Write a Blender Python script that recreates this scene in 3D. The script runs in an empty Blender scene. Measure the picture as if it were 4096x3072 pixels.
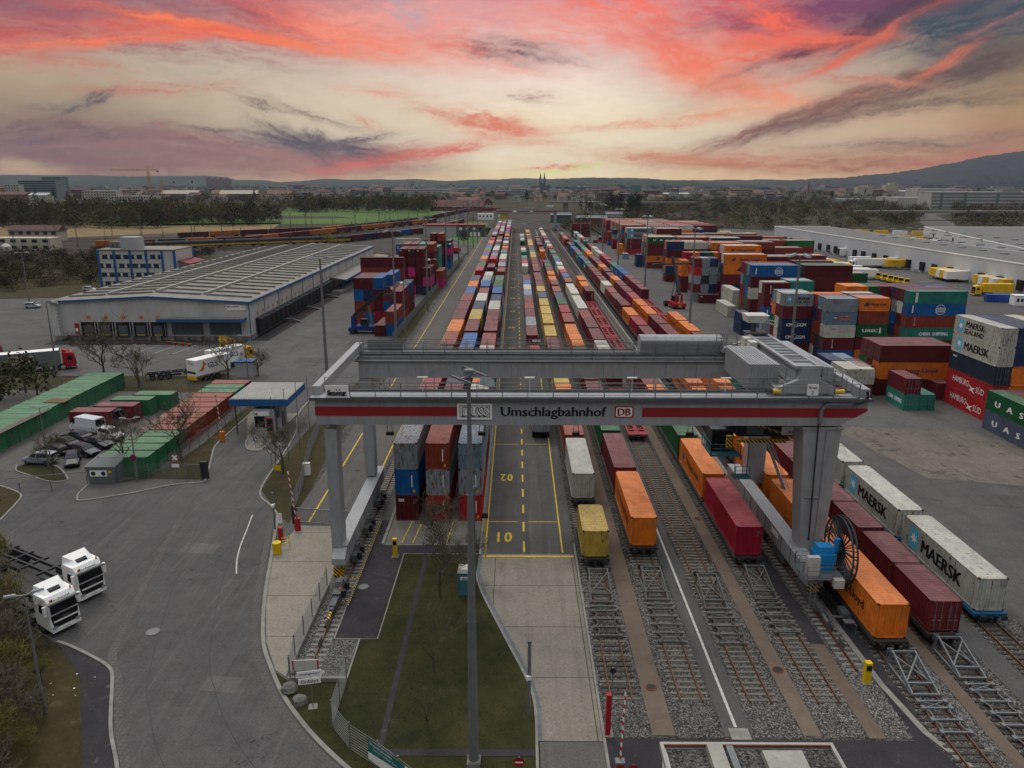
import bpy, math, random
import numpy as np
from mathutils import Vector, Matrix
random.seed(7); rng = np.random.default_rng(5)
PI = math.pi; R = math.radians
S = bpy.context.scene; C = S.collection

def lin(h):
    if isinstance(h, tuple): return h if len(h) == 4 else (*h, 1)
    h = h.lstrip('#'); o = []
    for i in (0, 2, 4):
        c = int(h[i:i+2], 16) / 255
        o.append(c/12.92 if c <= .04045 else ((c+.055)/1.055)**2.4)
    return (*o, 1)

# ---------------------------------------------------------------- mesh builder
class MB:
    def __init__(s): s.v = []; s.f = []; s.m = []
    def face(s, pts, mi=0):
        n = len(s.v); s.v += [tuple(p) for p in pts]; s.f.append(tuple(range(n, n+len(pts)))); s.m.append(mi); return s
    def hexa(s, p, mi=0):
        n = len(s.v); s.v += [tuple(q) for q in p]
        for q in ((0,3,2,1),(4,5,6,7),(0,1,5,4),(1,2,6,5),(2,3,7,6),(3,0,4,7)):
            s.f.append(tuple(n+i for i in q)); s.m.append(mi)
        return s
    def box(s, x0, y0, z0, x1, y1, z1, mi=0):
        return s.hexa([(x0,y0,z0),(x1,y0,z0),(x1,y1,z0),(x0,y1,z0),(x0,y0,z1),(x1,y0,z1),(x1,y1,z1),(x0,y1,z1)], mi)
    def beam(s, a, b, w, h=None, mi=0, up=(0,0,1)):
        h = h or w; a = Vector(a); b = Vector(b); d = (b-a).normalized(); u = Vector(up)
        if abs(d.dot(u)) > .98: u = Vector((0,1,0))
        r = d.cross(u).normalized()*w/2; u = r.cross(d).normalized()*h/2
        return s.hexa([a-r-u, a+r-u, a+r+u, a-r+u, b-r-u, b+r-u, b+r+u, b-r+u], mi)
    def cyl(s, a, b, r0, r1=None, n=8, mi=0, caps=True):
        r1 = r0 if r1 is None else r1; a = Vector(a); b = Vector(b); d = (b-a).normalized()
        u = Vector((0,0,1)) if abs(d.z) < .9 else Vector((1,0,0))
        p = d.cross(u).normalized(); q = d.cross(p); k = len(s.v)
        for c, r in ((a, r0), (b, r1)):
            for i in range(n):
                t = 2*PI*i/n; s.v.append(tuple(c+p*math.cos(t)*r+q*math.sin(t)*r))
        for i in range(n):
            j = (i+1) % n; s.f.append((k+i, k+j, k+n+j, k+n+i)); s.m.append(mi)
        if caps:
            s.f.append(tuple(k+n-1-i for i in range(n))); s.m.append(mi)
            s.f.append(tuple(k+n+i for i in range(n))); s.m.append(mi)
        return s
    def prism(s, poly, a, b, ax='y', mi=0):
        f = {'y': lambda p, t: (p[0], t, p[1]), 'x': lambda p, t: (t, p[0], p[1]), 'z': lambda p, t: (p[0], p[1], t)}[ax]
        n = len(poly); k = len(s.v); s.v += [f(p, a) for p in poly] + [f(p, b) for p in poly]
        s.f.append(tuple(range(k, k+n))); s.m.append(mi); s.f.append(tuple(k+2*n-1-i for i in range(n))); s.m.append(mi)
        for i in range(n):
            j = (i+1) % n; s.f.append((k+i, k+n+i, k+n+j, k+j)); s.m.append(mi)
        return s
    def loft(s, rings, mi=0, close=True):
        k = len(s.v); n = len(rings[0])
        for r in rings: s.v += [tuple(p) for p in r]
        for a in range(len(rings)-1):
            for i in range(n if close else n-1):
                j = (i+1) % n; s.f.append((k+a*n+i, k+a*n+j, k+(a+1)*n+j, k+(a+1)*n+i)); s.m.append(mi)
        if close:
            s.f.append(tuple(k+n-1-i for i in range(n))); s.m.append(mi)
            b = k+(len(rings)-1)*n; s.f.append(tuple(b+i for i in range(n))); s.m.append(mi)
        return s
    def add(s, o, loc=(0,0,0), rz=0, mi=None, sc=1):
        k = len(s.v); c, q = math.cos(rz)*sc, math.sin(rz)*sc
        s.v += [(loc[0]+c*x-q*y, loc[1]+q*x+c*y, loc[2]+z*sc) for x, y, z in o.v]
        s.f += [tuple(i+k for i in f) for f in o.f]; s.m += o.m if mi is None else [mi]*len(o.m); return s
    def mesh(s, name, mats, smooth=False, fix=True):
        me = bpy.data.meshes.new(name); me.from_pydata(s.v, [], s.f)
        for m in (mats if isinstance(mats, (list, tuple)) else [mats]): me.materials.append(m)
        if len(me.materials) > 1: me.polygons.foreach_set('material_index', s.m)
        if smooth: me.polygons.foreach_set('use_smooth', [True]*len(s.f))
        if fix:
            import bmesh
            b = bmesh.new(); b.from_mesh(me)
            bmesh.ops.recalc_face_normals(b, faces=b.faces); b.to_mesh(me); b.free()
        me.update(); return me

def npmesh(name, V, F, mats, mi=None, col=None):
    """fast mesh from numpy arrays; F (n,k) of one polygon size"""
    me = bpy.data.meshes.new(name); n, k = F.shape
    me.vertices.add(len(V)); me.vertices.foreach_set('co', np.asarray(V, np.float32).ravel())
    me.loops.add(n*k); me.loops.foreach_set('vertex_index', F.astype(np.int32).ravel())
    me.polygons.add(n); me.polygons.foreach_set('loop_start', np.arange(0, n*k, k, dtype=np.int32))
    try: me.polygons.foreach_set('loop_total', np.full(n, k, np.int32))
    except Exception: pass
    for m in (mats if isinstance(mats, (list, tuple)) else [mats]): me.materials.append(m)
    if mi is not None: me.polygons.foreach_set('material_index', np.asarray(mi, np.int32))
    me.update(calc_edges=True)
    if col is not None:
        a = me.attributes.new('Col', 'FLOAT_COLOR', 'POINT'); a.data.foreach_set('color', np.asarray(col, np.float32).ravel())
    me.validate(); return me

def ob(name, mesh, parent=None, loc=(0,0,0), rz=0, label=None, cat=None, group=None, kind=None, rot=None, sc=None):
    o = bpy.data.objects.new(name, mesh); C.objects.link(o); o.location = loc
    o.rotation_euler = rot if rot else (0, 0, rz)
    if sc: o.scale = sc
    if parent: o.parent = parent
    if label: o['label'] = label
    if cat: o['category'] = cat
    if group: o['group'] = group
    if kind: o['kind'] = kind
    return o
def root(name, loc, rz=0, label=None, cat=None, group=None, sc=None):
    return ob(name, None, None, loc, rz, label, cat, group, sc=sc)
def part(name, mb, mats, parent, loc=(0,0,0), rz=0, label=None, smooth=False, rot=None):
    return ob(name, mb.mesh(name, mats, smooth), parent, loc, rz, label, rot=rot)
def kids(o): return [c for c in bpy.data.objects if c.parent == o]
def tree_copy(o, loc=None, rz=None, label=None, sc=None, _k=None):
    c = o.copy(); C.objects.link(c)
    if loc is not None: c.location = loc
    if rz is not None: c.rotation_euler = (0, 0, rz)
    if sc is not None: c.scale = sc
    if label: c['label'] = label
    for ch in CH.get(o.name, []):
        d = ch.copy(); C.objects.link(d); d.parent = c
        for g in CH.get(ch.name, []):
            e = g.copy(); C.objects.link(e); e.parent = d
    return c
CH = {}
def index(o):
    ks = list(o.children); CH[o.name] = ks
    for k in ks: CH[k.name] = list(k.children)
    return o
ORD = 'first second third fourth fifth sixth seventh eighth ninth tenth eleventh twelfth thirteenth fourteenth fifteenth sixteenth seventeenth eighteenth nineteenth twentieth twenty-first twenty-second twenty-third twenty-fourth twenty-fifth twenty-sixth twenty-seventh twenty-eighth twenty-ninth thirtieth thirty-first thirty-second thirty-third thirty-fourth thirty-fifth thirty-sixth thirty-seventh thirty-eighth thirty-ninth fortieth forty-first forty-second forty-third forty-fourth'.split()

# ---------------------------------------------------------------- node helper
class N:
    def __init__(s, tree): s.t = tree; s.n = tree.nodes; s.l = tree.links
    def new(s, t, **k):
        n = s.n.new(t)
        for a, b in k.items(): setattr(n, a, b)
        return n
    def set(s, sock, v):
        if isinstance(v, bpy.types.NodeSocket): s.l.new(v, sock)
        elif v is not None: sock.default_value = v
    def math(s, op, a, b=None, c=None, clamp=False):
        n = s.new('ShaderNodeMath', operation=op, use_clamp=clamp)
        for i, v in enumerate((a, b, c)):
            if v is not None: s.set(n.inputs[i], v)
        return n.outputs[0]
    def mix(s, f, a, b, mode='MIX'):
        n = s.new('ShaderNodeMix', data_type='RGBA', blend_type=mode)
        s.set(n.inputs[0], f); s.set(n.inputs[6], a); s.set(n.inputs[7], b); return n.outputs[2]
    def noise(s, vec, scale, detail=4, rough=.55, dist=0, dim='3D'):
        n = s.new('ShaderNodeTexNoise', noise_dimensions=dim); s.set(n.inputs['Vector'], vec)
        n.inputs['Scale'].default_value = scale; n.inputs['Detail'].default_value = detail
        n.inputs['Roughness'].default_value = rough; n.inputs['Distortion'].default_value = dist
        return n.outputs[0]
    def vor(s, vec, scale, feat='F1', out='Distance', rnd=1):
        n = s.new('ShaderNodeTexVoronoi', feature=feat); s.set(n.inputs['Vector'], vec)
        n.inputs['Scale'].default_value = scale; n.inputs['Randomness'].default_value = rnd
        return n.outputs[out]
    def ramp(s, f, stops, interp='LINEAR'):
        n = s.new('ShaderNodeValToRGB'); s.set(n.inputs[0], f); r = n.color_ramp; r.interpolation = interp
        while len(r.elements) < len(stops): r.elements.new(.5)
        for e, (p, c) in zip(r.elements, stops):
            e.position = p; e.color = lin(c) if isinstance(c, str) else ((c, c, c, 1) if isinstance(c, (int, float)) else c)
        return n.outputs[0]
    def mr(s, v, a, b, c=0, d=1):
        n = s.new('ShaderNodeMapRange'); s.set(n.inputs[0], v)
        for i, q in enumerate((a, b, c, d)): n.inputs[i+1].default_value = q
        return n.outputs[0]
    def map(s, vec, sc=(1,1,1), rot=(0,0,0)):
        n = s.new('ShaderNodeMapping'); s.set(n.inputs[0], vec); n.inputs['Scale'].default_value = sc; n.inputs['Rotation'].default_value = rot
        return n.outputs[0]
    def bump(s, h, st=.3, d=.05):
        n = s.new('ShaderNodeBump'); s.set(n.inputs['Height'], h); n.inputs['Strength'].default_value = st; n.inputs['Distance'].default_value = d
        return n.outputs[0]
def newmat(name):
    m = bpy.data.materials.new(name); m.use_nodes = True; t = N(m.node_tree)
    t.b = next(n for n in m.node_tree.nodes if n.type == 'BSDF_PRINCIPLED')
    t.co = t.new('ShaderNodeTexCoord').outputs['Object']; return m, t
def mat(name, col, rough=.65, metal=0, var=.18, scale=1.5, dirt=0, emit=None, spec=.4):
    m, t = newmat(name); c = lin(col)
    oi = t.new('ShaderNodeObjectInfo').outputs['Random']
    v = t.noise(t.co, scale, 5, .6)
    f = t.mr(v, .3, .7, 1-var, 1+var)
    cc = t.mix(1, c, t.ramp(f, [(0, 0.), (1, 1.)]), 'MULTIPLY') if False else None
    n = t.new('ShaderNodeVectorMath', operation='SCALE'); n.inputs[0].default_value = c[:3]; t.l.new(f, n.inputs['Scale'])
    out = n.outputs[0]
    if dirt:
        d = t.mr(t.noise(t.map(t.co, (2.5, 2.5, .5)), 1.2, 6, .65), .48, .75, 0, dirt)
        out = t.mix(d, out, lin('3a3029'))
    t.set(t.b.inputs['Base Color'], out); t.b.inputs['Roughness'].default_value = rough
    t.b.inputs['Metallic'].default_value = metal; t.b.inputs['Specular IOR Level'].default_value = spec
    if emit: t.b.inputs['Emission Color'].default_value = lin(col); t.b.inputs['Emission Strength'].default_value = emit
    return m

M = {}
def defmats():
    L = dict(
        crane=('9a9c9d', .45, 0, .09, .5, .28), crane_dk=('55585a', .6, 0, .2, .8, .4), galv=('75797a', .5, .2, .12, 2), galv_dk=('5c6468', .5, .3, .2, 2, .2),
        rail=('6a4a38', .6, .2, .25, 2), railtop=('8c8780', .3, .8, .1, 2), sleeper=('6f695f', .9, 0, .25, .8), sleeper_w=('453d36', .9, 0, .3, .8),
        white=('efeeea', .5, 0, .06, 1), offwhite=('c4c2ba', .6, 0, .12, .8, .2), black=('121314', .5, 0, .2, 2), dark=('26282a', .6, 0, .2, 1), rubber=('17171a', .85, 0, .2, 3),
        red=('a31c22', .45, 0, .12, 1), redstripe=('94232a', .5, 0, .08, .5), crimson=('7d1c2a', .5, 0, .15, 1), yellow=('e3b418', .5, 0, .12, 1), paintY=('c8aa30', .8, 0, .3, 3), paintW=('b9b7b0', .8, 0, .25, 3),
        orange=('d87424', .5, 0, .12, 1), blue=('1d4f9c', .45, 0, .1, 1), reelblue=('1585c4', .4, 0, .08, 1), skyblue=('4db4d6', .5, 0, .05, 1), navy=('1a2f6b', .5, 0, .1, 1), green=('1f6a3c', .5, 0, .15, 1),
        glass=('10161a', .08, 0, .1, 1, 0), glassb=('2a3a44', .12, 0, .2, .3, 0), rust=('6b3a1e', .9, 0, .3, 2), concrete=('7f7c75', .9, 0, .2, .6, .3), kerb=('85827a', .9, 0, .2, 1),
        roofw=('7e7a71', .7, 0, .2, .4, .4), rooflight=('5e5d57', .4, 0, .3, .7, .2), wallw=('a9abab', .6, 0, .07, .3, .12), hallw=('c2c6ca', .55, 0, .05, .2, .05), roofg=('6f6e6a', .95, 0, .15, .15), blueframe=('215a90', .5, 0, .1, 1),
        trunk=('554a3c', .95, 0, .3, 2), twig=('5c5445', .95, 0, .3, 2), twigg=('66602f', .95, 0, .3, 2), rock=('6a6962', .95, 0, .35, 1.5),
        plaster=('b9b09c', .8, 0, .1, .1), redroof=('60403a', .85, 0, .2, .1), farred=('80604f', .85, 0, .2, .1), farwhite=('b3b0a8', .8, 0, .1, .1), fargrey=('7c8184', .7, 0, .1, .1), fargreen=('5a7a6c', .8, 0, .1, .1), stone=('5b5a55', .9, 0, .15, .3), craneY=('b98a35', .6, 0, .1, 1),
        pink=('c4166f', .5, 0, .1, 1), teal=('3c6e74', .6, 0, .1, 1), lamp=('98a1a3', .3, .2, .1, 2), hiviz=('d9b400', .5, 0, .1, 1), brick=('7a4d40', .85, 0, .15, .5), ribs=('9c998f', .7, 0, .15, .5, .3), rim=('a19f98', .7, 0, .12, 1, .3), reel=('333d42', .6, .2, .15, 2), wood=('6b563c', .9, 0, .3, 1))
    for k, v in L.items():
        M[k] = mat(k, v[0], v[1], v[2], v[3], v[4], v[5] if len(v) > 5 else 0)
    M['taillight'] = mat('taillight', '8a1210', .3); M['plateblue'] = mat('plateblue', 'c9c9c0', .5)
defmats()

def hazard(name, a='e3b418', b='151515', sc=5.5, rot=R(45)):
    m, t = newmat(name)
    n = t.new('ShaderNodeSeparateXYZ'); t.l.new(t.co, n.inputs[0])
    s = t.math('ADD', t.math('ADD', n.outputs[0], n.outputs[1]), n.outputs[2])
    w = t.math('FRACT', t.math('MULTIPLY', s, sc/2))
    t.set(t.b.inputs['Base Color'], t.mix(t.math('GREATER_THAN', w, .5), lin(a), lin(b))); t.b.inputs['Roughness'].default_value = .6; return m
M['hazard'] = hazard('hazard_stripes'); M['redwhite'] = hazard('barrier_stripes', 'b01818', 'cfcfcb', 3)

# ---- ground materials
def gmat(name, c1, c2, big=.04, mid=.6, fine=14, bumpd=.02, cracks=0, joints=None, jst=.75, stain=0, streak=0, speck=0, rough=.95):
    m, t = newmat(name); co = t.co
    b = t.noise(co, big, 6, .62, .6); md = t.noise(co, mid, 6, .65, .3); fn = t.noise(co, fine, 3, .6)
    f = t.math('ADD', t.math('MULTIPLY', b, .55), t.math('MULTIPLY', md, .45))
    col = t.mix(t.mr(f, .36, .64), lin(c1), lin(c2))
    sp = t.mr(fn, .25, .75, .72, 1.28)
    n = t.new('ShaderNodeVectorMath', operation='SCALE'); t.l.new(col, n.inputs[0]); t.l.new(sp, n.inputs['Scale']); col = n.outputs[0]
    if speck:
        vc = t.vor(co, speck, 'F1', 'Color'); sx = t.new('ShaderNodeSeparateColor'); t.l.new(vc, sx.inputs[0])
        vv = t.math('POWER', sx.outputs[0], 1.6)
        n = t.new('ShaderNodeVectorMath', operation='SCALE'); t.l.new(col, n.inputs[0]); t.l.new(t.mr(vv, 0, 1, .35, 2.2), n.inputs['Scale']); col = n.outputs[0]
    if streak:
        s = t.noise(t.map(co, (1.2, .045, 1)), 1.0, 5, .6)
        col = t.mix(t.mr(s, .5, .72, 0, streak), col, lin('26241f'))
        s = t.noise(t.map(co, (2.2, .06, 1), (0, 0, .04)), 1.0, 4, .6)
        col = t.mix(t.mr(s, .56, .75, 0, streak*.6), col, lin('9b958a'))
    if stain:
        s = t.noise(co, .35, 6, .7, 1.2); col = t.mix(t.mr(s, .56, .72, 0, stain), col, lin('1d1b18'))
        s = t.noise(co, .9, 5, .6, .5); col = t.mix(t.mr(s, .6, .8, 0, stain*.7), col, lin('8b857a'))
    h = fn
    if cracks:
        wv = t.new('ShaderNodeVectorMath', operation='ADD'); t.l.new(co, wv.inputs[0])
        nz = t.new('ShaderNodeTexNoise'); t.l.new(co, nz.inputs[0]); nz.inputs['Scale'].default_value = .5; nz.inputs['Detail'].default_value = 5
        sc = t.new('ShaderNodeVectorMath', operation='SCALE'); t.l.new(nz.outputs[1], sc.inputs[0]); sc.inputs['Scale'].default_value = 5; t.l.new(sc.outputs[0], wv.inputs[1])
        for q, w, pres in ((.055, .0013, .47), (.22, .0035, .6)):
            v = t.vor(wv.outputs[0], q, 'DISTANCE_TO_EDGE'); k = t.math('LESS_THAN', v, w)
            k = t.math('MULTIPLY', k, t.mr(t.noise(co, .09, 2), pres, pres+.06, 0, cracks*.7))
            col = t.mix(k, col, lin('1c1b19'))
    if joints:
        x0, y0, px, py = joints; sx = t.new('ShaderNodeSeparateXYZ'); t.l.new(co, sx.inputs[0])
        for o, p, c in ((0, px, x0), (1, py, y0)):
            if not p: continue
            fr = t.math('ABSOLUTE', t.math('SUBTRACT', t.math('FRACT', t.math('DIVIDE', t.math('SUBTRACT', sx.outputs[o], c), p)), .5))
            col = t.mix(t.math('MULTIPLY', t.math('GREATER_THAN', fr, .5-.035/p), jst), col, lin('1b1a18'))
    t.set(t.b.inputs['Base Color'], col); t.b.inputs['Roughness'].default_value = rough; t.b.inputs['Specular IOR Level'].default_value = .25
    t.set(t.b.inputs['Normal'], t.bump(h, .5, bumpd)); return m
G = dict(
    asphalt=gmat('worn_asphalt', '454443', '565554', .035, .5, 9, .015, cracks=.8, stain=.25),
    road=gmat('road_asphalt', '494847', '5b5a58', .03, .4, 9, .015, cracks=1, stain=.2, streak=.22),
    lane=gmat('lane_asphalt', '4c4b49', '595755', .04, .4, 9, .012, streak=.3, stain=.15),
    lane2=gmat('service_road_asphalt', '565350', '625f5b', .05, .4, 9, .012, streak=.22, cracks=.6),
    path=gmat('dark_path_asphalt', '2d2b2d', '3d3a3c', .08, .5, 9, .015, stain=.35),
    yard=gmat('yard_concrete', '4c4b4a', '64625f', .02, .25, 7, .015, cracks=.5, stain=.45, streak=.12),
    conc=gmat('cast_concrete', '746f65', '8a8378', .05, .5, 8, .01, joints=(-1.9, 42, 7.3, 6.6), stain=.3, streak=.25),
    drive=gmat('drive_concrete', '7d786d', '90897d', .05, .5, 8, .01, joints=(-90, 47.5, 0, 6.2), stain=.25),
    pad=gmat('stacking_pad_concrete', '69645c', '7f796f', .05, .4, 8, .01, stain=.6, streak=.3),
    ballast=gmat('track_ballast', '3c3a39', '575552', .05, .7, 9, .08, speck=9, rough=1),
    ballastd=gmat('oily_ballast', '393633', '4c4844', .05, .7, 7, .06, speck=7, rough=1, streak=.3),
    gravel=gmat('brown_gravel', '62554a', '75675a', .08, .6, 20, .02, rough=1, stain=.3),
    grass=gmat('winter_grass', '1f260f', '3f3b20', .16, .7, 18, .1, rough=1, stain=.2),
    grassb=gmat('rough_verge', '302c18', '474026', .1, .9, 14, .1, rough=1, stain=.3),
    meadow=gmat('meadow', '3f5a22', '57703a', .004, .03, .8, .2, rough=1),
    field=gmat('ploughed_field', '3a332c', '4a4138', .004, .05, .8, .2, rough=1),
    dry=gmat('dry_grassland', '6f5d40', '8b7652', .01, .08, .9, .3, rough=1),
    scrub=gmat('scrubland', '2c2a1c', '44402b', .006, .06, .7, .3, rough=1),
    pavers=gmat('paving_stones', '54514e', '625f5b', .1, .8, 8, .02, joints=(0, 0, .35, .35), jst=.22),
    dirt=gmat('yard_dirt', '55514b', '756e63', .05, .35, 8, .03, stain=.95, streak=.25),
)
def sheet(name, poly, z, m, label=None):
    mb = MB(); mb.face([(x, y, z) for x, y in poly]); me = mb.mesh(name, G[m] if isinstance(m, str) else m, fix=False)
    if me.polygons[0].normal.z < 0: me.flip_normals()
    return ob(name, me, kind='structure', label=label)
def rect(x0, y0, x1, y1): return [(x0, y0), (x1, y0), (x1, y1), (x0, y1)]

# ---------------------------------------------------------------- lettering
_T = {}
def words(txt, bold=.02, space=1, linesp=.9):
    k = (txt, bold, space)
    if k in _T: return _T[k]
    c = bpy.data.curves.new('t', 'FONT'); c.body = txt; c.space_character = space; c.space_line = linesp; c.resolution_u = 2
    c.align_x = 'CENTER' if '\n' in txt else 'LEFT'
    o = bpy.data.objects.new('t', c); C.objects.link(o); bpy.context.view_layer.update()
    me = bpy.data.meshes.new_from_object(o.evaluated_get(bpy.context.evaluated_depsgraph_get()))
    bpy.data.objects.remove(o); bpy.data.curves.remove(c)
    n = len(me.vertices); a = np.empty(n*3, np.float32); me.vertices.foreach_get('co', a); a = a.reshape(-1, 3)
    P_ = [tuple(p.vertices) for p in me.polygons]; vs, fs = [], []
    for q, (dx, dy) in enumerate(((0, 0), (bold, .3*bold), (-bold, -.3*bold)) if bold > .003 else ((0, 0),)):
        b = a.copy(); b[:, 0] += dx; b[:, 1] += dy; b[:, 2] = .0025*q; vs.append(b); fs += [tuple(v+n*q for v in p) for p in P_]
    a = np.concatenate(vs); lo, hi = a.min(0), a.max(0); a[:, 0] = (a[:, 0]-lo[0])/(hi[0]-lo[0]); a[:, 1] = (a[:, 1]-lo[1])/(hi[1]-lo[1])
    me = bpy.data.meshes.new('lettering'); me.from_pydata(a.tolist(), [], fs); _T[k] = (me, (hi[0]-lo[0])/(hi[1]-lo[1])); return _T[k]
_TM = {}
def text(txt, parent, loc, w, h, m, th=0, flat=False, bold=.02, space=1, name='lettering', roll=0):
    """writing of size w x h, lower left corner at loc, facing -y turned by th (flat: lying on the ground)"""
    k = (txt, bold, space, m)
    if k not in _TM:
        me = words(txt, bold, space)[0].copy(); me.materials.clear(); me.materials.append(M[m]); me.name = name; _TM[k] = me
    asp = words(txt, bold, space)[1]
    if w is None: w = h*asp
    if h is None: h = w/asp
    o = ob(name, _TM[k], parent, loc, sc=(w, h, 1), rot=((0 if flat else PI/2), 0, th)); 
    if roll:
        o.rotation_euler = (Matrix.Rotation(th, 4, 'Z') @ Matrix.Rotation(PI/2, 4, 'X') @ Matrix.Rotation(roll, 4, 'Z')).to_euler()
    return o
ALLTXT = ['Hapag-Lloyd','MAERSK','SEALAND','HAMBURG','SÜD','U   A   S   C','UASC','COSCO','SHIPPING','CMA CGM','OOCL','T\nR\nI\nT\nO\nN','tex','CHINA  SHIPPING','P&O','Nedlloyd','seaco','U\nE\nS','D\nO\nN\nG\n \nF\nA\nN\nG']
for _t in ALLTXT: words(_t)
def shape(name, pts, m, parent, loc, th=0, sc=(1,1)):
    mb = MB()
    for p in pts: mb.face([(a*sc[0], b*sc[1], 0) for a, b in p])
    return ob(name, mb.mesh(name, M[m], fix=False), parent, loc, rot=(PI/2, 0, th))
def ringpts(r0, r1, n=24, a0=0, a1=2*PI, cx=0, cy=0, ey=1):
    o = []
    for i in range(n):
        t, u = a0+(a1-a0)*i/n, a0+(a1-a0)*(i+1)/n
        o.append([(cx+r0*math.cos(t), cy+ey*r0*math.sin(t)), (cx+r1*math.cos(t), cy+ey*r1*math.sin(t)), (cx+r1*math.cos(u), cy+ey*r1*math.sin(u)), (cx+r0*math.cos(u), cy+ey*r0*math.sin(u))])
    return o
def disc(r, n=24, cx=0, cy=0): return [[(cx+r*math.cos(2*PI*i/n), cy+r*math.sin(2*PI*i/n)) for i in range(n)]]
def rrect(x0, y0, x1, y1, r, n=4):
    o = []
    for cx, cy, a in ((x1-r, y1-r, 0), (x0+r, y1-r, PI/2), (x0+r, y0+r, PI), (x1-r, y0+r, 3*PI/2)):
        for i in range(n+1): t = a+PI/2*i/n; o.append((cx+r*math.cos(t), cy+r*math.sin(t)))
    return o
# ---------------------------------------------------------------- camera
cam = bpy.data.cameras.new('camera'); cam.sensor_width = 36; cam.lens = 36*3060/4096; cam.clip_end = 60000; cam.clip_start = .5
co = bpy.data.objects.new('camera', cam); C.objects.link(co); co.location = (0, 0, 35); S.camera = co
co.rotation_euler = (Matrix.Rotation(R(.3), 4, 'Z') @ Matrix.Rotation(R(90-14.75), 4, 'X') @ Matrix.Rotation(R(.08), 4, 'Z')).to_euler()
S.view_settings.view_transform = 'Standard'; S.view_settings.look = 'None'; S.view_settings.exposure = 0; S.view_settings.gamma = 1
S.cycles.max_bounces = 5; S.cycles.diffuse_bounces = 2; S.cycles.glossy_bounces = 2; S.cycles.transmission_bounces = 2; S.cycles.volume_bounces = 0
S.cycles.use_adaptive_sampling = True; S.cycles.adaptive_threshold = .02
S.render.threads_mode = 'AUTO'

ZLO, ZHI = .44, 1.8
# ---------------------------------------------------------------- sky: smooth sky light, and the sunset clouds on a far dome
W = bpy.data.worlds.new('World'); S.world = W; W.use_nodes = True; t = N(W.node_tree)
for n in list(t.n): t.n.remove(n)
SUNEL, SUNAZ = R(9), R(4)
co_ = t.new('ShaderNodeTexCoord').outputs['Generated']
vn = t.new('ShaderNodeVectorMath', operation='NORMALIZE'); t.l.new(co_, vn.inputs[0])
sp = t.new('ShaderNodeSeparateXYZ'); t.l.new(vn.outputs[0], sp.inputs[0])
az = t.math('ARCTAN2', sp.outputs[0], sp.outputs[1]); el = t.math('ARCSINE', sp.outputs[2])
RL = [(0, 'b48a6c'), (.12, 'a07c64'), (.3, 'a28c70'), (.5, 'beae92'), (.7, 'b29c8a'), (.9, '8e6070'), (1, '7e6070')]
RM = [(0, 'fee0a8'), (.1, 'fff0cc'), (.3, 'fdeccb'), (.5, 'f8e4d4'), (.7, 'eec8c0'), (.9, 'd68e96'), (1, 'ae8894')]
RR_ = [(0, 'c8885c'), (.15, 'bc8256'), (.35, 'ae8c62'), (.6, '8a8068'), (.85, '606870'), (1, '525c68')]
hz = t.math('MULTIPLY', el, 1/.24)
base = t.mix(t.mr(az, -.5, -.02), t.ramp(hz, RL), t.ramp(hz, RM)); base = t.mix(t.mr(az, .08, .56), base, t.ramp(hz, RR_))
nish = t.new('ShaderNodeTexSky', sky_type='NISHITA', sun_disc=False, sun_elevation=SUNEL, sun_rotation=SUNAZ); nish.air_density = 1.2; nish.dust_density = 2
ns = t.new('ShaderNodeVectorMath', operation='SCALE'); t.l.new(nish.outputs[0], ns.inputs[0]); ns.inputs['Scale'].default_value = .1
up = t.new('ShaderNodeMix', data_type='RGBA', blend_type='ADD'); up.inputs[0].default_value = .5; up.inputs[6].default_value = lin((.70, .70, .72)); t.l.new(ns.outputs[0], up.inputs[7])
zen = t.new('ShaderNodeVectorMath', operation='SCALE'); t.l.new(up.outputs[2], zen.inputs[0]); t.l.new(t.mr(el, .45, 1.05, ZLO, ZHI), zen.inputs['Scale'])
col = t.mix(t.mr(el, .25, .5), base, zen.outputs[0])
back = t.mr(sp.outputs[1], .3, -.25); low = t.mr(el, .9, .1)
col = t.mix(t.math('MULTIPLY', back, low), col, lin((.13, .132, .14)))
col = t.mix(t.mr(el, -.002, -.03), col, lin((.08, .075, .07)))
bg = t.new('ShaderNodeBackground'); t.l.new(col, bg.inputs[0]); bg.inputs[1].default_value = 1
wo = t.new('ShaderNodeOutputWorld'); t.l.new(bg.outputs[0], wo.inputs[0])
W.cycles.sampling_method = 'MANUAL'; W.cycles.sample_map_resolution = 512

def sdir(x, y):
    a, b = (x-2048)/3060, (1536-y)/3060; c, s = math.cos(R(14.75)), math.sin(R(14.75))
    Y, Z_ = c+b*s, -s+b*c; A = math.atan2(a, Y)-R(.3); return A, math.atan2(Z_, math.hypot(a, Y))
def vnoise(x, y, seed):
    g = np.random.default_rng(seed).random((256, 256)); xi = np.floor(x).astype(int); yi = np.floor(y).astype(int); fx = x-xi; fy = y-yi
    fx = fx*fx*(3-2*fx); fy = fy*fy*(3-2*fy); G_ = lambda i, j: g[i & 255, j & 255]
    return (G_(xi, yi)*(1-fx)+G_(xi+1, yi)*fx)*(1-fy)+(G_(xi, yi+1)*(1-fx)+G_(xi+1, yi+1)*fx)*fy
def fbm(x, y, seed, o=6, g=.55):
    s = 0; a = 1; n = 0
    for k in range(o): s = s+a*vnoise(x*2**k+k*17.3, y*2**k+k*9.1, seed+k); n += a; a *= g
    return s/n
DA, DE = np.arange(-44, 44.01, .08)*PI/180, np.arange(-1.6, 17.5, .08)*PI/180
AZ, EL = np.meshgrid(DA, DE)
def nramp(h, st): c = np.array([lin(q)[:3] for _, q in st]); p = [q for q, _ in st]; return np.stack([np.interp(h, p, c[:, i]) for i in range(3)], -1)
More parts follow.
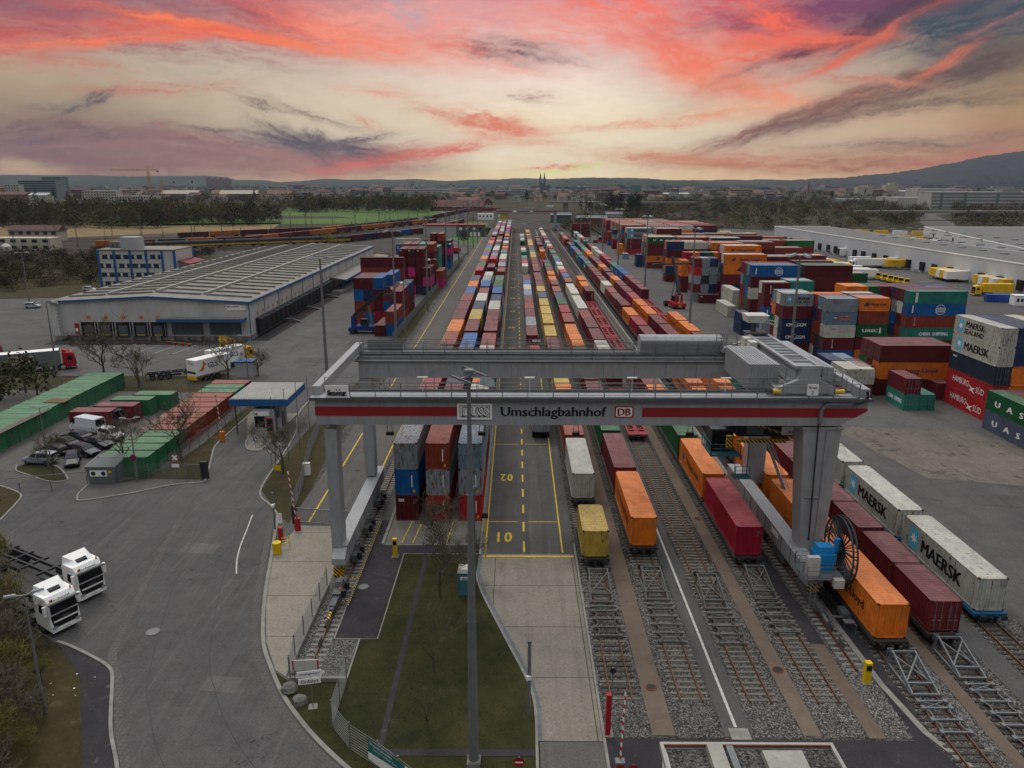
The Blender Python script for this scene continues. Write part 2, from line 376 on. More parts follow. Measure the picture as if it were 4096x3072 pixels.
def nbase(A, E): h = E/.24; sm = lambda v, a, b: np.clip((v-a)/(b-a), 0, 1)[..., None]; m = nramp(h, RL)*(1-sm(A, -.5, -.02))+nramp(h, RM)*sm(A, -.5, -.02); return m*(1-sm(A, .08, .56))+nramp(h, RR_)*sm(A, .08, .56)
wx = fbm(AZ*9, EL*16, 1)-.5; wy = fbm(AZ*9+40, EL*16+11, 2)-.5
wx2 = fbm(AZ*30, EL*60, 3)-.5; wx3 = fbm(AZ*120, EL*160, 8)-.5; wy2 = fbm(AZ*30+7, EL*60+3, 4)-.5
AW = AZ+wx*.16+wx2*.02; EW = EL+wy*.06+wy2*.01
sky = nbase(AZ+wx*.1+wx2*.02, EL+wy*.03+wy2*.008)
k = 1.6126
St = [ # x, y, rx, ry, angle, colour, strength, wispiness
 (60, 15, 170, 30, 0, '86586a', .8, .3), (240, 62, 340, 46, 3, '9c5864', .9, .55), (600, 40, 230, 44, 5, 'b0646e', .9, .6), (40, 118, 120, 34, -12, 'c4564e', .85, .4), (330, 20, 150, 22, 4, '8a4a60', .7, .5),
 (270, 102, 190, 10, -9, 'fb7850', .95, .35), (600, 90, 230, 11, 7, 'fb8050', 1, .35), (430, 80, 170, 12, 0, 'f0664c', .95, .3), (640, 45, 60, 22, 10, '7a4a5c', .6, .6), (780, 56, 140, 24, 10, 'ec6650', .8, .5), (760, 92, 60, 9, 8, '9a4a4a', .7, .5), (880, 90, 150, 34, 8, 'fa8262', .95, .45), (1050, 66, 210, 60, 5, 'f4a090', .8, .6), (1130, 116, 150, 20, 12, 'f48c78', .75, .6), (1010, 30, 60, 26, 20, 'b8a8b4', .5, .5),
 (1230, 26, 110, 34, 0, 'd69aa4', .6, .4), (200, 165, 80, 12, 5, 'd06a58', .7, .6),
 (260, 392, 430, 40, 2, '84544e', .95, .3), (60, 352, 190, 34, -6, '6a4a4e', .85, .5), (330, 352, 130, 9, -6, 'a06a64', .7, .6), (560, 372, 260, 24, 7, '8c5852', .95, .5), (760, 396, 270, 24, 4, 'a46c60', .85, .4), (540, 410, 300, 12, 3, 'a06e60', .6, .5), (1000, 392, 175, 14, -9, 'e86a4e', .95, .4), (940, 378, 90, 10, -14, 'c86054', .7, .6), (820, 366, 140, 18, 8, '583c42', 1, .4), (740, 350, 70, 16, 28, '4c3640', .95, .6), (790, 348, 24, 16, 60, '4c3640', .8, .7), (880, 350, 60, 8, -10, '6a4a50', .8, .6),
 (1195, 305, 100, 24, 8, 'e88462', .9, .5), (1090, 288, 80, 9, 10, 'e09478', .7, .6), (380, 222, 140, 10, -4, 'c87868', .8, .6), (190, 258, 60, 9, -28, '6c5a58', .8, .6), (95, 268, 30, 8, -5, '7a6662', .6, .6), (740, 277, 125, 7, 15, '84695f', .85, .5), (640, 262, 34, 7, 12, '6c5854', .7, .6), (540, 323, 60, 7, 3, '7c5c5a', .7, .6), (380, 305, 60, 5, 8, '9a6c64', .6, .6), (910, 305, 40, 9, 25, 'dc8a72', .7, .5), (930, 230, 90, 12, 5, 'e8a890', .5, .6), (430, 170, 240, 20, 0, 'b4a694', .4, .5),
 (40, 416, 70, 14, 6, 'c8a480', .8, .2)]
St = [(a*k, b*k, c*k, d*k, e, f, g, h) for a, b, c, d, e, f, g, h in St]
Sr = [(30, 128, 100, 20, 4, '6a505c', .85, .4), (110, 145, 60, 10, 12, '8a7078', .6, .5), (190, 8, 60, 20, 0, '9686a4', .6, .4), (330, 58, 240, 58, 16, 'fa7e6c', .95, .55), (230, 100, 170, 36, 12, 'f69684', .8, .6), (440, 160, 140, 36, 26, 'fa7c64', .95, .5), (540, 215, 180, 28, 12, 'f69a78', .8, .5), (620, 50, 130, 46, 10, 'dc606a', .85, .6), (640, 125, 210, 22, -6, 'f47656', .85, .5), (480, 90, 60, 24, 20, 'f0a08c', .5, .6),
 (880, 20, 290, 32, -3, '7c4462', .95, .3), (930, 60, 240, 22, -19, '5a3448', 1, .3), (760, 98, 130, 13, 3, 'f46c4e', .95, .4), (640, 38, 70, 22, 15, 'f46a52', .9, .5), (880, 108, 140, 9, -24, 'e8704e', .85, .3), (1180, 70, 170, 50, -10, '3e4854', .9, .3), (1180, 65, 70, 6, -25, '9a6a64', .6, .5),
 (640, 318, 200, 16, -16, 'a45c40', .9, .5), (820, 262, 210, 19, -19, '80544a', .95, .5), (1010, 214, 220, 18, -14, '684840', .9, .5), (1200, 160, 160, 26, -10, '5e4a46', .85, .4), (1000, 262, 260, 10, -8, '765248', .7, .6), (1085, 148, 55, 8, -28, 'e4704c', .9, .3), (870, 200, 100, 8, 8, 'c88268', .7, .6), (1150, 250, 150, 12, -3, '6a5a48', .6, .6),
 (420, 290, 250, 12, -6, 'f0a880', .7, .5), (480, 398, 270, 18, 2, 'e08e60', .85, .4), (900, 402, 340, 22, 0, 'a8643c', .75, .4), (1130, 350, 170, 11, -3, '7c5440', .8, .6), (940, 360, 140, 6, 0, '8c6248', .6, .6), (1080, 396, 90, 9, -10, 'c46248', .7, .5), (10, 322, 60, 20, 4, 'ea8460', .9, .5), (30, 240, 60, 12, 6, 'b08878', .7, .6), (110, 414, 55, 5, -4, 'e87458', .85, .5), (175, 410, 42, 3.5, -8, 'e0ee7a', .7, .3), (95, 428, 60, 4, 0, 'e2ea90', .6, .3), (70, 358, 60, 7, 0, 'eca07c', .6, .5), (240, 160, 110, 40, 20, 'd8ccc8', .4, .5)]
St += [(2048+a*k, b*k, c*k, d*k, e, f, g, h) for a, b, c, d, e, f, g, h in Sr]
for i, (x, y, rx, ry, an, cc, stg, wi) in enumerate(St):
    A, E = sdir(x, y); c, s_ = math.cos(R(-an)), math.sin(R(-an)); q = 1/3060
    AX = AZ+wx*.045*(.4+min(rx, 300)/300)+wx2*.014; EX = EL+wy*.013*(.4+min(ry, 70)/70)+wy2*.009+(wx3)*.004
    da, de = AX-A, EX-E; u = (da*c+de*s_)/(rx*q*1.1); v = (-da*s_+de*c)/(ry*q*1.2); gg = np.exp(-(u*u+v*v))
    n = fbm(u*2.4*max(1, rx/130)+i*5.1, v*3.4*max(1, ry/34)+i*3.7, 50+i, 7, .66); n2 = fbm(u*.9+v*.5+i, v*1.3+i*2, 90+i, 5, .6)
    al = gg*((1-wi)+wi*np.clip((n-.36)*5, 0, 2.2))*np.clip(.35+(n2-.25)*2.1, 0, 1.35)
    sky = sky+(np.array(lin(cc)[:3])-sky)*np.clip(al*stg*1.25, 0, 1)[..., None]
sky *= (.94+.12*fbm(AZ*60+EL*50, EL*260-AZ*20, 7, 5, .6))[..., None]
fade = np.clip((R(44)-np.abs(AZ))/R(4), 0, 1)*np.clip((R(17.4)-EL)/R(2.6), 0, 1); sky = sky*fade[..., None]+nbase(AZ, EL)*(1-fade[..., None])
RD = 13500; V = np.stack([np.sin(AZ)*np.cos(EL), np.cos(AZ)*np.cos(EL), np.sin(EL)], -1)*RD+np.array([0, 0, 35]); na, ne = len(DA), len(DE)
I = (np.arange(ne-1)[:, None]*na+np.arange(na-1)[None]).ravel(); F = np.stack([I, I+1, I+na+1, I+na], 1)
sm = bpy.data.materials.new('sunset_clouds'); sm.use_nodes = True; st_ = N(sm.node_tree); [st_.n.remove(n) for n in list(st_.n) if n.type == 'BSDF_PRINCIPLED']
e_ = st_.new('ShaderNodeEmission'); st_.l.new(st_.new('ShaderNodeAttribute', attribute_name='Col').outputs['Color'], e_.inputs[0]); st_.l.new(e_.outputs[0], next(n for n in st_.n if n.type == 'OUTPUT_MATERIAL').inputs[0]); sm.cycles.emission_sampling = 'NONE'
ob('sky', npmesh('sky', V.reshape(-1, 3), F, sm, None, np.concatenate([sky.reshape(-1, 3), np.ones((na*ne, 1))], 1)), kind='structure')
sun = bpy.data.lights.new('sun', 'SUN'); sun.energy = 1.0; sun.angle = R(18); sun.color = (1, .93, .84)
so = bpy.data.objects.new('sun', sun); C.objects.link(so)
so.rotation_euler = Vector((math.sin(R(-25))*math.cos(R(50)), math.cos(R(-25))*math.cos(R(50)), math.sin(R(50)))).to_track_quat('Z', 'Y').to_euler()

# ---------------------------------------------------------------- haze
hb = MB(); hb.box(-8200, -300, -1.2, 8600, 8900, 460)
hm = bpy.data.materials.new('haze_air'); hm.use_nodes = True; ht = hm.node_tree; ht.nodes.remove(next(n for n in ht.nodes if n.type == 'BSDF_PRINCIPLED'))
hv = ht.nodes.new('ShaderNodeVolumePrincipled'); hv.inputs['Color'].default_value = (.56, .72, .9, 1); hv.inputs['Density'].default_value = 3.8e-5; hv.inputs['Anisotropy'].default_value = .2
ht.links.new(hv.outputs[0], next(n for n in ht.nodes if n.type == 'OUTPUT_MATERIAL').inputs['Volume'])
HZ = ob('haze', hb.mesh('haze', hm), label='thin blue evening haze over the plain', kind='stuff')

# ---------------------------------------------------------------- ground
sheet('ground', rect(-8100, -280, 8500, 8800), 0, 'scrub')
Z = lambda i: .012*i
gs = [
 ('left_yard', [(-175, 30), (-12, 30), (-16, 560), (-60, 560), (-62, 340), (-150, 300), (-175, 240)], 1, 'yard'),
 ('container_yard', [(41, -20), (300, -20), (300, 520), (160, 620), (40, 520)], 1, 'yard'),
 ('yard_dirt_patch', [(50.5, 88), (68.6, 84), (69, 101), (66, 106.5), (50, 108.6), (47, 106)], 2, 'dirt'),
 ('track_bed', [(5.8, 40), (40.8, 40), (40.8, 470), (60, 900), (-20, 900), (2, 560), (5.8, 470)], 1, 'ballastd'),
 ('front_ballast', rect(5.85, 42.4, 26.9, 62), 2, 'ballast'),
 ('side_ballast', [(27.4, 30), (46, 30), (40.6, 62), (27.4, 62)], 2, 'ballast'),
 ('truck_lane', rect(-3.35, 67.8, 5.8, 560), 2, 'lane'),
 ('stack_pad', rect(-13.15, 69.7, -3.6, 600), 2, 'pad'),
 ('service_road', rect(-23.9, 58, -16.6, 620), 2, 'lane2'),
 ('concrete_drive', [(-3.2, 67.8), (-3.5, 64.4), (-2.6, 60.5), (-.3, 53), (1.3, 48), (1.7, 45), (1.6, 42), (5.7, 42), (5.7, 67.8)], 3, 'conc'),
 ('drive_asphalt', rect(1.6, 25, 5.8, 41.96), 3, 'lane2'),
 ('near_grass', [(-16.4, 48), (-17.9, 49.3), (-16.4, 46.8), (-14.9, 44.7), (-12.8, 42.2), (-10.3, 39.7), (-4, 33), (1.5, 33), (1.5, 45), (1.1, 48), (-.5, 53), (-2.8, 60.4), (-3.7, 64.3), (-3.6, 67.7), (-10.9, 67.7), (-11, 53.3), (-12.2, 53.3), (-12.2, 48)], 4, 'grass'),
 ('crane_rail_ballast', [(-16.5, 48.2), (-12.3, 48.2), (-12.3, 53.2), (-14.2, 53.3), (-14.6, 75), (-13.3, 110), (-13.2, 600), (-16.6, 600)], 3, 'ballast'),
 ('asphalt_path', [(-14.3, 53.5), (-11, 53.5), (-10.9, 67.8), (-3.6, 67.8), (-3.6, 69.6), (-13.2, 69.6), (-13.3, 75.4), (-14.4, 75.4)], 4, 'path'),
 ('entry_drive', [(-16.8, 61.2), (-16.8, 48.6), (-17.8, 49.4), (-19.6, 53), (-21.7, 59.5), (-23.5, 67.2), (-22.9, 74), (-16.8, 74)], 3, 'drive'),
 ('fence_verge', [(-24.1, 74.5), (-24, 84), (-25, 100), (-24.2, 160), (-24.2, 420), (-28.2, 360), (-28.4, 200), (-28.8, 130), (-30.4, 105), (-30.5, 91), (-29.8, 83.5), (-27.5, 79.6), (-25.6, 76.4)], 3, 'grassb'),
 ('verge_gravel', [(-24.05, 84), (-23.9, 84), (-23.9, 430), (-24.8, 430), (-25.2, 100)], 4, 'ballast'),
 ('left_bank', [(-60, 20), (-24.4, 20), (-24.4, 39.6), (-26.8, 39.6), (-31.5, 48), (-33.5, 50.2), (-35.6, 52.4), (-39.6, 55), (-60, 58)], 3, 'grassb'),
 ('walkway', [(-24.4, 38), (-24.4, 39.6), (-26.3, 42.5), (-29.3, 48.4), (-30.1, 49.4), (-31.6, 50.5), (-34.6, 52.2), (-35.6, 52.4), (-33.5, 50.2), (-31.5, 48), (-26.8, 39.6), (-25.8, 38)], 4, 'path'),
 ('compound_yard', [(-95, 96), (-62, 89), (-50, 84), (-41, 87), (-41.5, 128), (-60, 130), (-95, 128)], 3, 'lane2'),
 ('parking_island', [(-63.5, 90.8), (-62.5, 89.6), (-60.2, 88.1), (-56.3, 86), (-54.5, 86.6), (-57.6, 90.4), (-59.6, 92), (-62.4, 92)], 5, 'grass'),
 ('paved_tongue', [(-50.8, 84.6), (-50.6, 82), (-50, 80.9), (-49, 80.4), (-45, 82.2), (-40.9, 85), (-38.2, 85.8), (-37.9, 86.6), (-44.5, 87), (-48, 85.7)], 5, 'pavers'),
 ('tongue_verge', [(-37.9, 86.6), (-40, 94.7), (-41.2, 98.7), (-41.4, 103.7), (-41.4, 126), (-43.6, 126), (-43.2, 100), (-44.4, 90), (-47.8, 85.8), (-44.5, 87)], 6, 'grassb'),
 ('left_verge', [(-61.5, 84.7), (-59.2, 83.4), (-57, 81.7), (-56, 79), (-54.6, 73), (-75, 72), (-75, 86)], 5, 'grassb'),
 ('tree_verge', [(-95, 128), (-41.4, 126), (-41.4, 128.6), (-55, 138), (-95, 138)], 4, 'grassb'),
 ('kiosk_island', [(-36.2, 97.7), (-34.9, 96.9), (-34.4, 97.8), (-34.3, 108), (-34.2, 114.4), (-42, 114.4), (-38.2, 103)], 5, 'conc'),
 ('bank_left_far', [(-175, 232), (-120, 240), (-143, 262), (-145, 300), (-110, 345), (-60, 345), (-60, 330), (-50, 345), (-60, 400), (-300, 330), (-400, 250), (-175, 150)], 3, 'grassb'),
 ('cross_asphalt', [(5.9, 25), (40, 25), (27.6, 39.5), (26.9, 42.2), (5.9, 42.3)], 4, 'path'),
 ('crane_rail_strip', rect(22.9, 53, 24.3, 600), 3, 'path'),
 ('crane_rail_walk', [(25.9, 42.2), (26.9, 42.2), (27.35, 45), (27.35, 600), (26.2, 600), (26.2, 48)], 4, 'path'),
 ('brown_path', rect(9.0, 42.6, 10.5, 600), 4, 'gravel'),
 ('brown_path', rect(18.9, 42.6, 20.1, 600), 4, 'gravel'),
 ('brown_path', rect(23.1, 42.4, 24.2, 52.9), 4, 'gravel'),
 ('brown_path', rect(31.0, 30, 32.0, 600), 4, 'gravel'),
 ('asphalt_strip', rect(13.75, 42.5, 15.6, 600), 4, 'lane'),
 ('asphalt_strip', rect(35.3, 30, 37.2, 600), 4, 'lane'),
 ('hall_dock_apron', [(-60.5, 171), (-56.5, 171), (-56.5, 248), (-60.5, 248)], 2, 'path'),
 ('hall_front_apron', rect(-105, 166, -61, 171.8), 2, 'path'),
 ('field', [(-1500, 1180), (-60, 1080), (-30, 760), (-100, 700), (-330, 640), (-420, 700)], 1, 'meadow'),
 ('ploughed_strip', [(-440, 890), (-190, 830), (-160, 790), (-360, 745)], 2, 'field'),
 ('dry_grass_belt', [(-520, 520), (-420, 640), (-210, 700), (-180, 560), (-300, 430), (-620, 380)], 1, 'dry'),
 ('railway_yard', [(-500, 300), (-230, 340), (-60, 400), (-20, 540), (-20, 1000), (-70, 1000), (-140, 640), (-300, 500), (-620, 380)], 2, 'ballastd'),
 ('verge_far', [(-60, 560), (-24, 440), (-24, 700), (-60, 760)], 4, 'meadow'),
 ('road_far', [(150, 520), (330, 560), (480, 900), (700, 1100), (690, 1120), (460, 920), (310, 580), (150, 540)], 3, 'lane2'),
 ('hall_yard_road', [(112, 150), (160, 150), (146, 260), (150, 500), (120, 500), (118, 260)], 2, 'lane'),
 ('verge_right', [(146, 176), (175, 176), (175, 192), (150, 196)], 3, 'meadow'),
]
for a, p, z, m in gs: sheet(a, p, Z(z), m)
sheet('main_road', [(-60, 60), (-39.6, 55.1), (-34.6, 52.3), (-31.6, 50.6), (-30.2, 49.5), (-29.4, 48.5), (-27.5, 44.7), (-26.3, 42.4), (-24.5, 39.5), (-22, 34), (-5, 34), (-10.3, 39.7), (-13, 42.1), (-15.1, 44.6), (-16.6, 46.7), (-18.1, 49.3), (-19.9, 52.9), (-21.9, 59.5), (-23.7, 67.2), (-25.9, 76.6), (-27.7, 79.4), (-29.3, 81.3), (-30, 83.4), (-30.6, 88), (-30.8, 93), (-31.8, 104.5), (-33.8, 114), (-33.8, 130), (-41.3, 130), (-41.3, 103.7), (-41.1, 98.7), (-40, 94.7), (-37.8, 87.7), (-37.9, 85.7), (-40.9, 84.9), (-45, 82.1), (-49.1, 80.2), (-50.2, 80.9), (-51, 84.8), (-54.6, 86.5), (-56.4, 85.8), (-56, 79), (-55, 72), (-75, 70)], Z(2.5), 'road')

def strip(name, pts, w, h, m, z=0, kind='structure', label=None, seg=None):
    """a band of width w following pts on the ground (kerb when h>0)"""
    P = [Vector((x, y)) for x, y in pts]; L_, R_ = [], []
    for i, p in enumerate(P):
        d = (P[min(i+1, len(P)-1)]-P[max(i-1, 0)]).normalized(); n = Vector((-d.y, d.x))*w/2; L_.append(p+n); R_.append(p-n)
    mb = MB()
    for i in range(len(P)-1):
        a, b, c, d = L_[i], R_[i], R_[i+1], L_[i+1]
        if h: mb.hexa([(a.x, a.y, z), (b.x, b.y, z), (c.x, c.y, z), (d.x, d.y, z), (a.x, a.y, z+h), (b.x, b.y, z+h), (c.x, c.y, z+h), (d.x, d.y, z+h)])
        else: mb.face([(a.x, a.y, z), (b.x, b.y, z), (c.x, c.y, z), (d.x, d.y, z)])
    me = mb.mesh(name, m if not isinstance(m, str) else (M.get(m) or G[m]), fix=bool(h))
    return ob(name, me, kind=kind, label=label)
def smoothp(pts, n=4):
    P = [Vector((*p, 0)) for p in pts]; o = []
    for i in range(len(P)-1):
        a, b, c, d = P[max(i-1, 0)], P[i], P[i+1], P[min(i+2, len(P)-1)]
        for k in range(n):
            t = k/n; q = .5*((2*b)+(c-a)*t+(2*a-5*b+4*c-d)*t*t+(3*b-a-3*c+d)*t**3); o.append((q.x, q.y))
    o.append((P[-1].x, P[-1].y)); return o
KR = [(-25.8, 76.6), (-23.6, 67.2), (-21.8, 59.5), (-19.8, 52.9), (-18, 49.3), (-16.5, 46.7), (-15, 44.6), (-12.9, 42.1), (-10.4, 39.6), (-6, 35.6)]
strip('kerb', smoothp(KR), .3, .13, 'kerb'); strip('kerb', smoothp([(-34.2, 125), (-33.9, 114), (-31.7, 104.5), (-30.7, 93), (-30.4, 87.4), (-29.9, 83.4), (-29, 81.1), (-27.6, 79.4), (-25.8, 76.6)]), .22, .13, 'kerb')
strip('gutter', smoothp([(x-.62, y-.15) for x, y in KR]), .55, 0, 'pavers', Z(4))
strip('kerb', smoothp([(-36, 52.8), (-34.6, 52.2), (-31.6, 50.5), (-30.2, 49.5), (-29.4, 48.4), (-27.6, 44.7), (-26.4, 42.4), (-24.6, 39.6), (-22.6, 36)]), .24, .13, 'kerb')
strip('gutter', smoothp([(-37.9, 85.9), (-36.9, 80), (-35.1, 70.8), (-32.8, 59.5), (-31.2, 52.4), (-30.1, 49.9), (-28.9, 48.2), (-27.1, 44.7), (-24.1, 39.6), (-22, 36)]), .6, 0, 'pavers', Z(4))
strip('kerb', smoothp([(-41.4, 122), (-41.35, 103.7), (-41.1, 98.7), (-40, 94.7), (-37.9, 87.7), (-37.9, 85.9), (-40.9, 85), (-45, 82.2), (-49.1, 80.3), (-50.1, 81), (-50.7, 82.4), (-51, 84.8)]), .2, .13, 'kerb')
strip('kerb', smoothp([(-38, 106), (-37.6, 101), (-36.3, 97.8), (-35, 97), (-34.3, 98), (-34.2, 103), (-34.1, 114.5)]), .2, .14, 'kerb')
strip('kerb', smoothp([(-63.5, 91.2), (-62.5, 89.5), (-60.2, 88.1), (-56.3, 86), (-54.4, 86.6), (-57.6, 90.4), (-59.6, 91.7)]), .16, .12, 'kerb'); strip('kerb', smoothp([(-63, 85.4), (-59.2, 83.4), (-57, 81.7), (-56, 79), (-54.6, 73)]), .2, .13, 'kerb')
strip('kerb', [(-3.45, 67.6), (-3.45, 560)], .2, .14, 'kerb'); strip('drain_channel', [(-3.2, 600), (-3.25, 70), (-3.45, 64.3), (-2.7, 60.6), (-.35, 53), (1.2, 48.1), (1.62, 45.4), (1.6, 42)], .35, 0, 'galv_dk', Z(5))
strip('kerb', smoothp([(-3.7, 64.2), (-2.95, 60.5), (-.6, 53), (.95, 48), (1.4, 45), (1.4, 40), (1.4, 34)]), .18, .12, 'kerb'); strip('kerb', [(5.85, 70), (5.8, 33)], .18, .1, 'kerb')
strip('kerb', [(-13.25, 69.7), (-13.2, 600)], .28, .16, 'kerb'); strip('kerb', [(-13.2, 69.65), (-3.7, 69.65)], .12, .06, 'kerb'); strip('kerb', [(-14.35, 53.4), (-14.5, 75), (-14.2, 75.5)], .1, .06, 'kerb'); strip('kerb', [(-14.3, 53.4), (-10.9, 53.4), (-10.85, 67.8), (-3.7, 67.75)], .1, .06, 'kerb')
strip('kerb', [(-16.75, 61.4), (-16.7, 50.6), (-16.35, 48.1), (-12.2, 48.1)], .28, .35, 'kerb'); strip('kerb', [(-12.25, 48.1), (-12.3, 53.3)], .12, .12, 'kerb')
strip('drain_channel', [(-8.6, 67.6), (-8.65, 54), (-8.6, 41)], .4, 0, 'path', Z(6)); strip('path_slabs', [(-8.9, 40.9), (1.4, 40.9)], .6, 0, 'path', Z(6.2))
strip('cable_trough', [(26.3, 600), (26.3, 55), (26.4, 48), (27, 43), (29, 38), (33, 33)], .45, 0, 'kerb', Z(6)); strip('white_walk_line', [(14.75, 600), (14.72, 70), (14.65, 43.4)], .2, 0, 'paintW', Z(5.3))
sheet('manhole_slab', rect(14.1, 42.2, 15.4, 43.3), Z(6), M['kerb'])
for x, y, w in ((-29.1, 54.2, .55), (9.75, 47.5, .42), (19.5, 49.6, .42), (-13.6, 61.4, .5), (19.6, 76, .4), (-38.5, 88.5, .4)):
    mb = MB(); mb.cyl((0, 0, 0), (0, 0, .02), w, w, 24, 0); mb.cyl((0, 0, .02), (0, 0, .028), w*.72, w*.72, 24, 1)
    ob('manhole_cover', mb.mesh('manhole_cover', [M['rust'] if x > 0 else M['galv_dk'], M['concrete'] if x < 0 else M['dark']]), loc=(x, y, Z(5.6)), label={-29.1: 'round manhole cover in the middle of the curved main road', 9.75: 'rusty manhole cover in the brown gravel path by the first track', 19.5: 'manhole cover in the brown gravel path left of the fourth track', -13.6: 'manhole cover in the dark asphalt path beside the crane rail', 19.6: 'manhole cover in the gravel beside the empty rails under the crane', -38.5: 'manhole cover in the road before the paved tongue kerb'}[x], cat='manhole cover')

# painted markings
def line(pts, w=.15, m='paintY', z=Z(4.4)): return strip('road_marking', pts, w, 0, m, z)
line([(-2.95, 68.1), (-2.95, 560)]); line([(4.6, 68.1), (4.7, 560)]); line([(-3.2, 67.3), (5.6, 67.3)], .35, z=Z(4.6))
y = 68.2
while y < 420:
    line([(.85, y), (.85, y+2.3)], .2); y += 4.55 if y < 200 else 9.1
for i in range(14):
    y = 75.1+i*25; line([(-2.9, y), (.3, y)], .13); line([(1.35, y), (4.6, y)], .13)
for i in range(14):
    y = 71.4+i*25 if i == 0 else (87.7 if i == 1 else 88+25*(i-1))
    me, asp = words('%02d' % (i+1), .03, 1.25); k = me.copy(); k.materials.clear(); k.materials.append(M['paintY'])
    ob('road_marking', k, loc=(-.35, y+1.2, Z(4.4)), rz=PI, sc=(1.5, 2.3, 1), kind='structure')
line([(-22, 74.8), (-22.2, 160), (-21.6, 600)], .18); line([(-16.9, 74), (-16.9, 560)], .18)
line([(-11.4, 70), (-11, 75.2)], .12); line([(-10.3, 70), (-9.9, 75.2)], .12); line([(-6.9, 70.2), (-6.6, 75.2)], .12)
line(smoothp([(-28.6, 76.7), (-27.9, 72.6), (-27.3, 69.1), (-26.6, 66.2), (-25.75, 63.7)]), .12, 'paintW', Z(3.2))
for i in range(10): line([(-101+i*4.1, 158-(i % 2)), (-99.6+i*4.1, 166)], .12, 'paintW', Z(3))
for i in range(12): line([(150-i*.7, 255+i*9), (156-i*.6, 258+i*9)], .15, 'paintW', Z(4))
for i, (x, y) in enumerate([(-31.5, 47), (-32.5, 46.2), (-30.6, 48.3), (-33.4, 47.6), (-32.2, 48.7), (-34, 46), (-30.9, 46.2)]):
    mb = MB(); a = i*1.3; mb.face([(0, 0, .05), (.13*math.cos(a), .13*math.sin(a), .06), (.16*math.cos(a+.9), .14*math.sin(a+.9), .1), (-.03, .1, .05)])
    ob('paper_scrap', mb.mesh('paper_scrap', M['white'], fix=False), loc=(x, y, .03), label='white scrap of litter on the bank behind the walkway', cat='litter', group='litter scraps on the bank')

for off, z in ((4.2, 3.3), (8.6, 3.3)): strip('tar_seam', smoothp([(x-off*(.95 if y > 55 else .8), y-off*(.05 if y > 55 else .55)) for x, y in KR]), .06, 0, 'dark', Z(z))
for i, (x, y, w, h) in enumerate(((-33, 68, 3.5, 1.6), (-27, 58, 1.8, 4.5), (-22.5, 47, 2.6, 1.4), (-40, 72, 5, 1.5), (-36, 88, 1.5, 5), (-45, 150, 9, 3), (-80, 152, 6, 4), (-38, 165, 4, 7), (46, 60, 3, 6), (52, 80, 7, 2.5), (48, 135, 4, 8), (50, 160, 6, 5))): sheet('asphalt_patch', [(x, y), (x+w, y-.15*w), (x+w+.1*h, y+h), (x+.1*h, y+h+.1*w)], Z(3.2 if x < 0 else 2.4), 'lane' if i % 2 else 'lane2')
for i, (x, y) in enumerate(((-29, 47.3), (-35, 140), (-31, 150), (-40, 147), (-52, 160), (-19.8, 90), (-19.6, 120), (3.9, 90), (.2, 112))): ob('drain_grate', MB().box(-.3, -.2, 0, .3, .2, .012).mesh('drain_grate', M['dark']), loc=(x, y, Z(4.6)), label='small dark drain grate set in the asphalt', cat='drain', group='drain grates in the asphalt')
# ---------------------------------------------------------------- railway tracks
TX = [7.45, 12.3, 17.05, 21.8, 28.75, 33.35, 38.7]
tn = ['leftmost track, right beside the truck lane', 'second track from the truck lane, ending at a steel buffer', 'track with empty rails and pale sleepers under the gantry', 'fourth track from the truck lane, left of the crane rail', 'track right of the right-hand crane rail, under the orange train', 'track under the two dark red short containers at its end', 'outermost right track under the grey-white containers']
for i, x in enumerate(TX):
    y0 = [45.9, 45.9, 45.8, 45.75, 30, 30, 30][i]; y1 = 640
    r = root('railway_track', (x, y0, .03), label='rusty '+tn[i] if i != 2 else tn[i], cat='railway track', group='tracks under the gantry crane')
    r['kind'] = 'structure'
    for s in (-1, 1):
        mb = MB(); a = s*.7535
        mb.box(a-.07, 0, .05, a+.07, y1-y0, .08); mb.box(a-.015, 0, .08, a+.015, y1-y0, .15); mb.box(a-.045, 0, .15, a+.045, y1-y0, .2, 1)
        near = 20 if i < 4 else 0
        mb.m[-6:] = [1]*6
        part('rail', mb, [M['rail'], M['rail']], r)
    mb = MB(); y = .2
    while y < 330:
        w = 1.3; zt = .005
        old = (y < 12 and i in (0,)) and int(y*3) % 3 != 0
        mb.hexa([(-w, y, -.02), (w, y, -.02), (w, y+.26, -.02), (-w, y+.26, -.02), (-w, y+.03, .08), (w, y+.03, .08), (w, y+.23, .08), (-w, y+.23, .08)], 1 if old or i > 3 else 0); y += .63
    part('sleepers', mb, [M['sleeper'], M['sleeper_w']], r, loc=(0, 0, .0))
for x, y0, nm in ((-15.2, 49.6, 'left'), (25.3, 49.4, 'right')):
    r = root('crane_rail', (x, y0, .04), label=('single crane rail on pale blocks beside the left fence' if nm == 'left' else 'single crane rail on pale blocks between the fourth and fifth tracks'), cat='crane rail', group='crane rails'); r['kind'] = 'structure'
    mb = MB(); mb.box(-.09, 0, 0, .09, 550, .03); mb.box(-.02, 0, .03, .02, 550, .13); mb.box(-.05, 0, .13, .05, 550, .2); part('rail', mb, M['rail'], r)
    mb = MB(); y = .1
    while y < 260: mb.box(-.75, y, -.03, -.12, y+.3, .03); mb.box(.12, y, -.03, .75, y+.3, .03); y += .68
    part('sleepers', mb, M['concrete'], r)
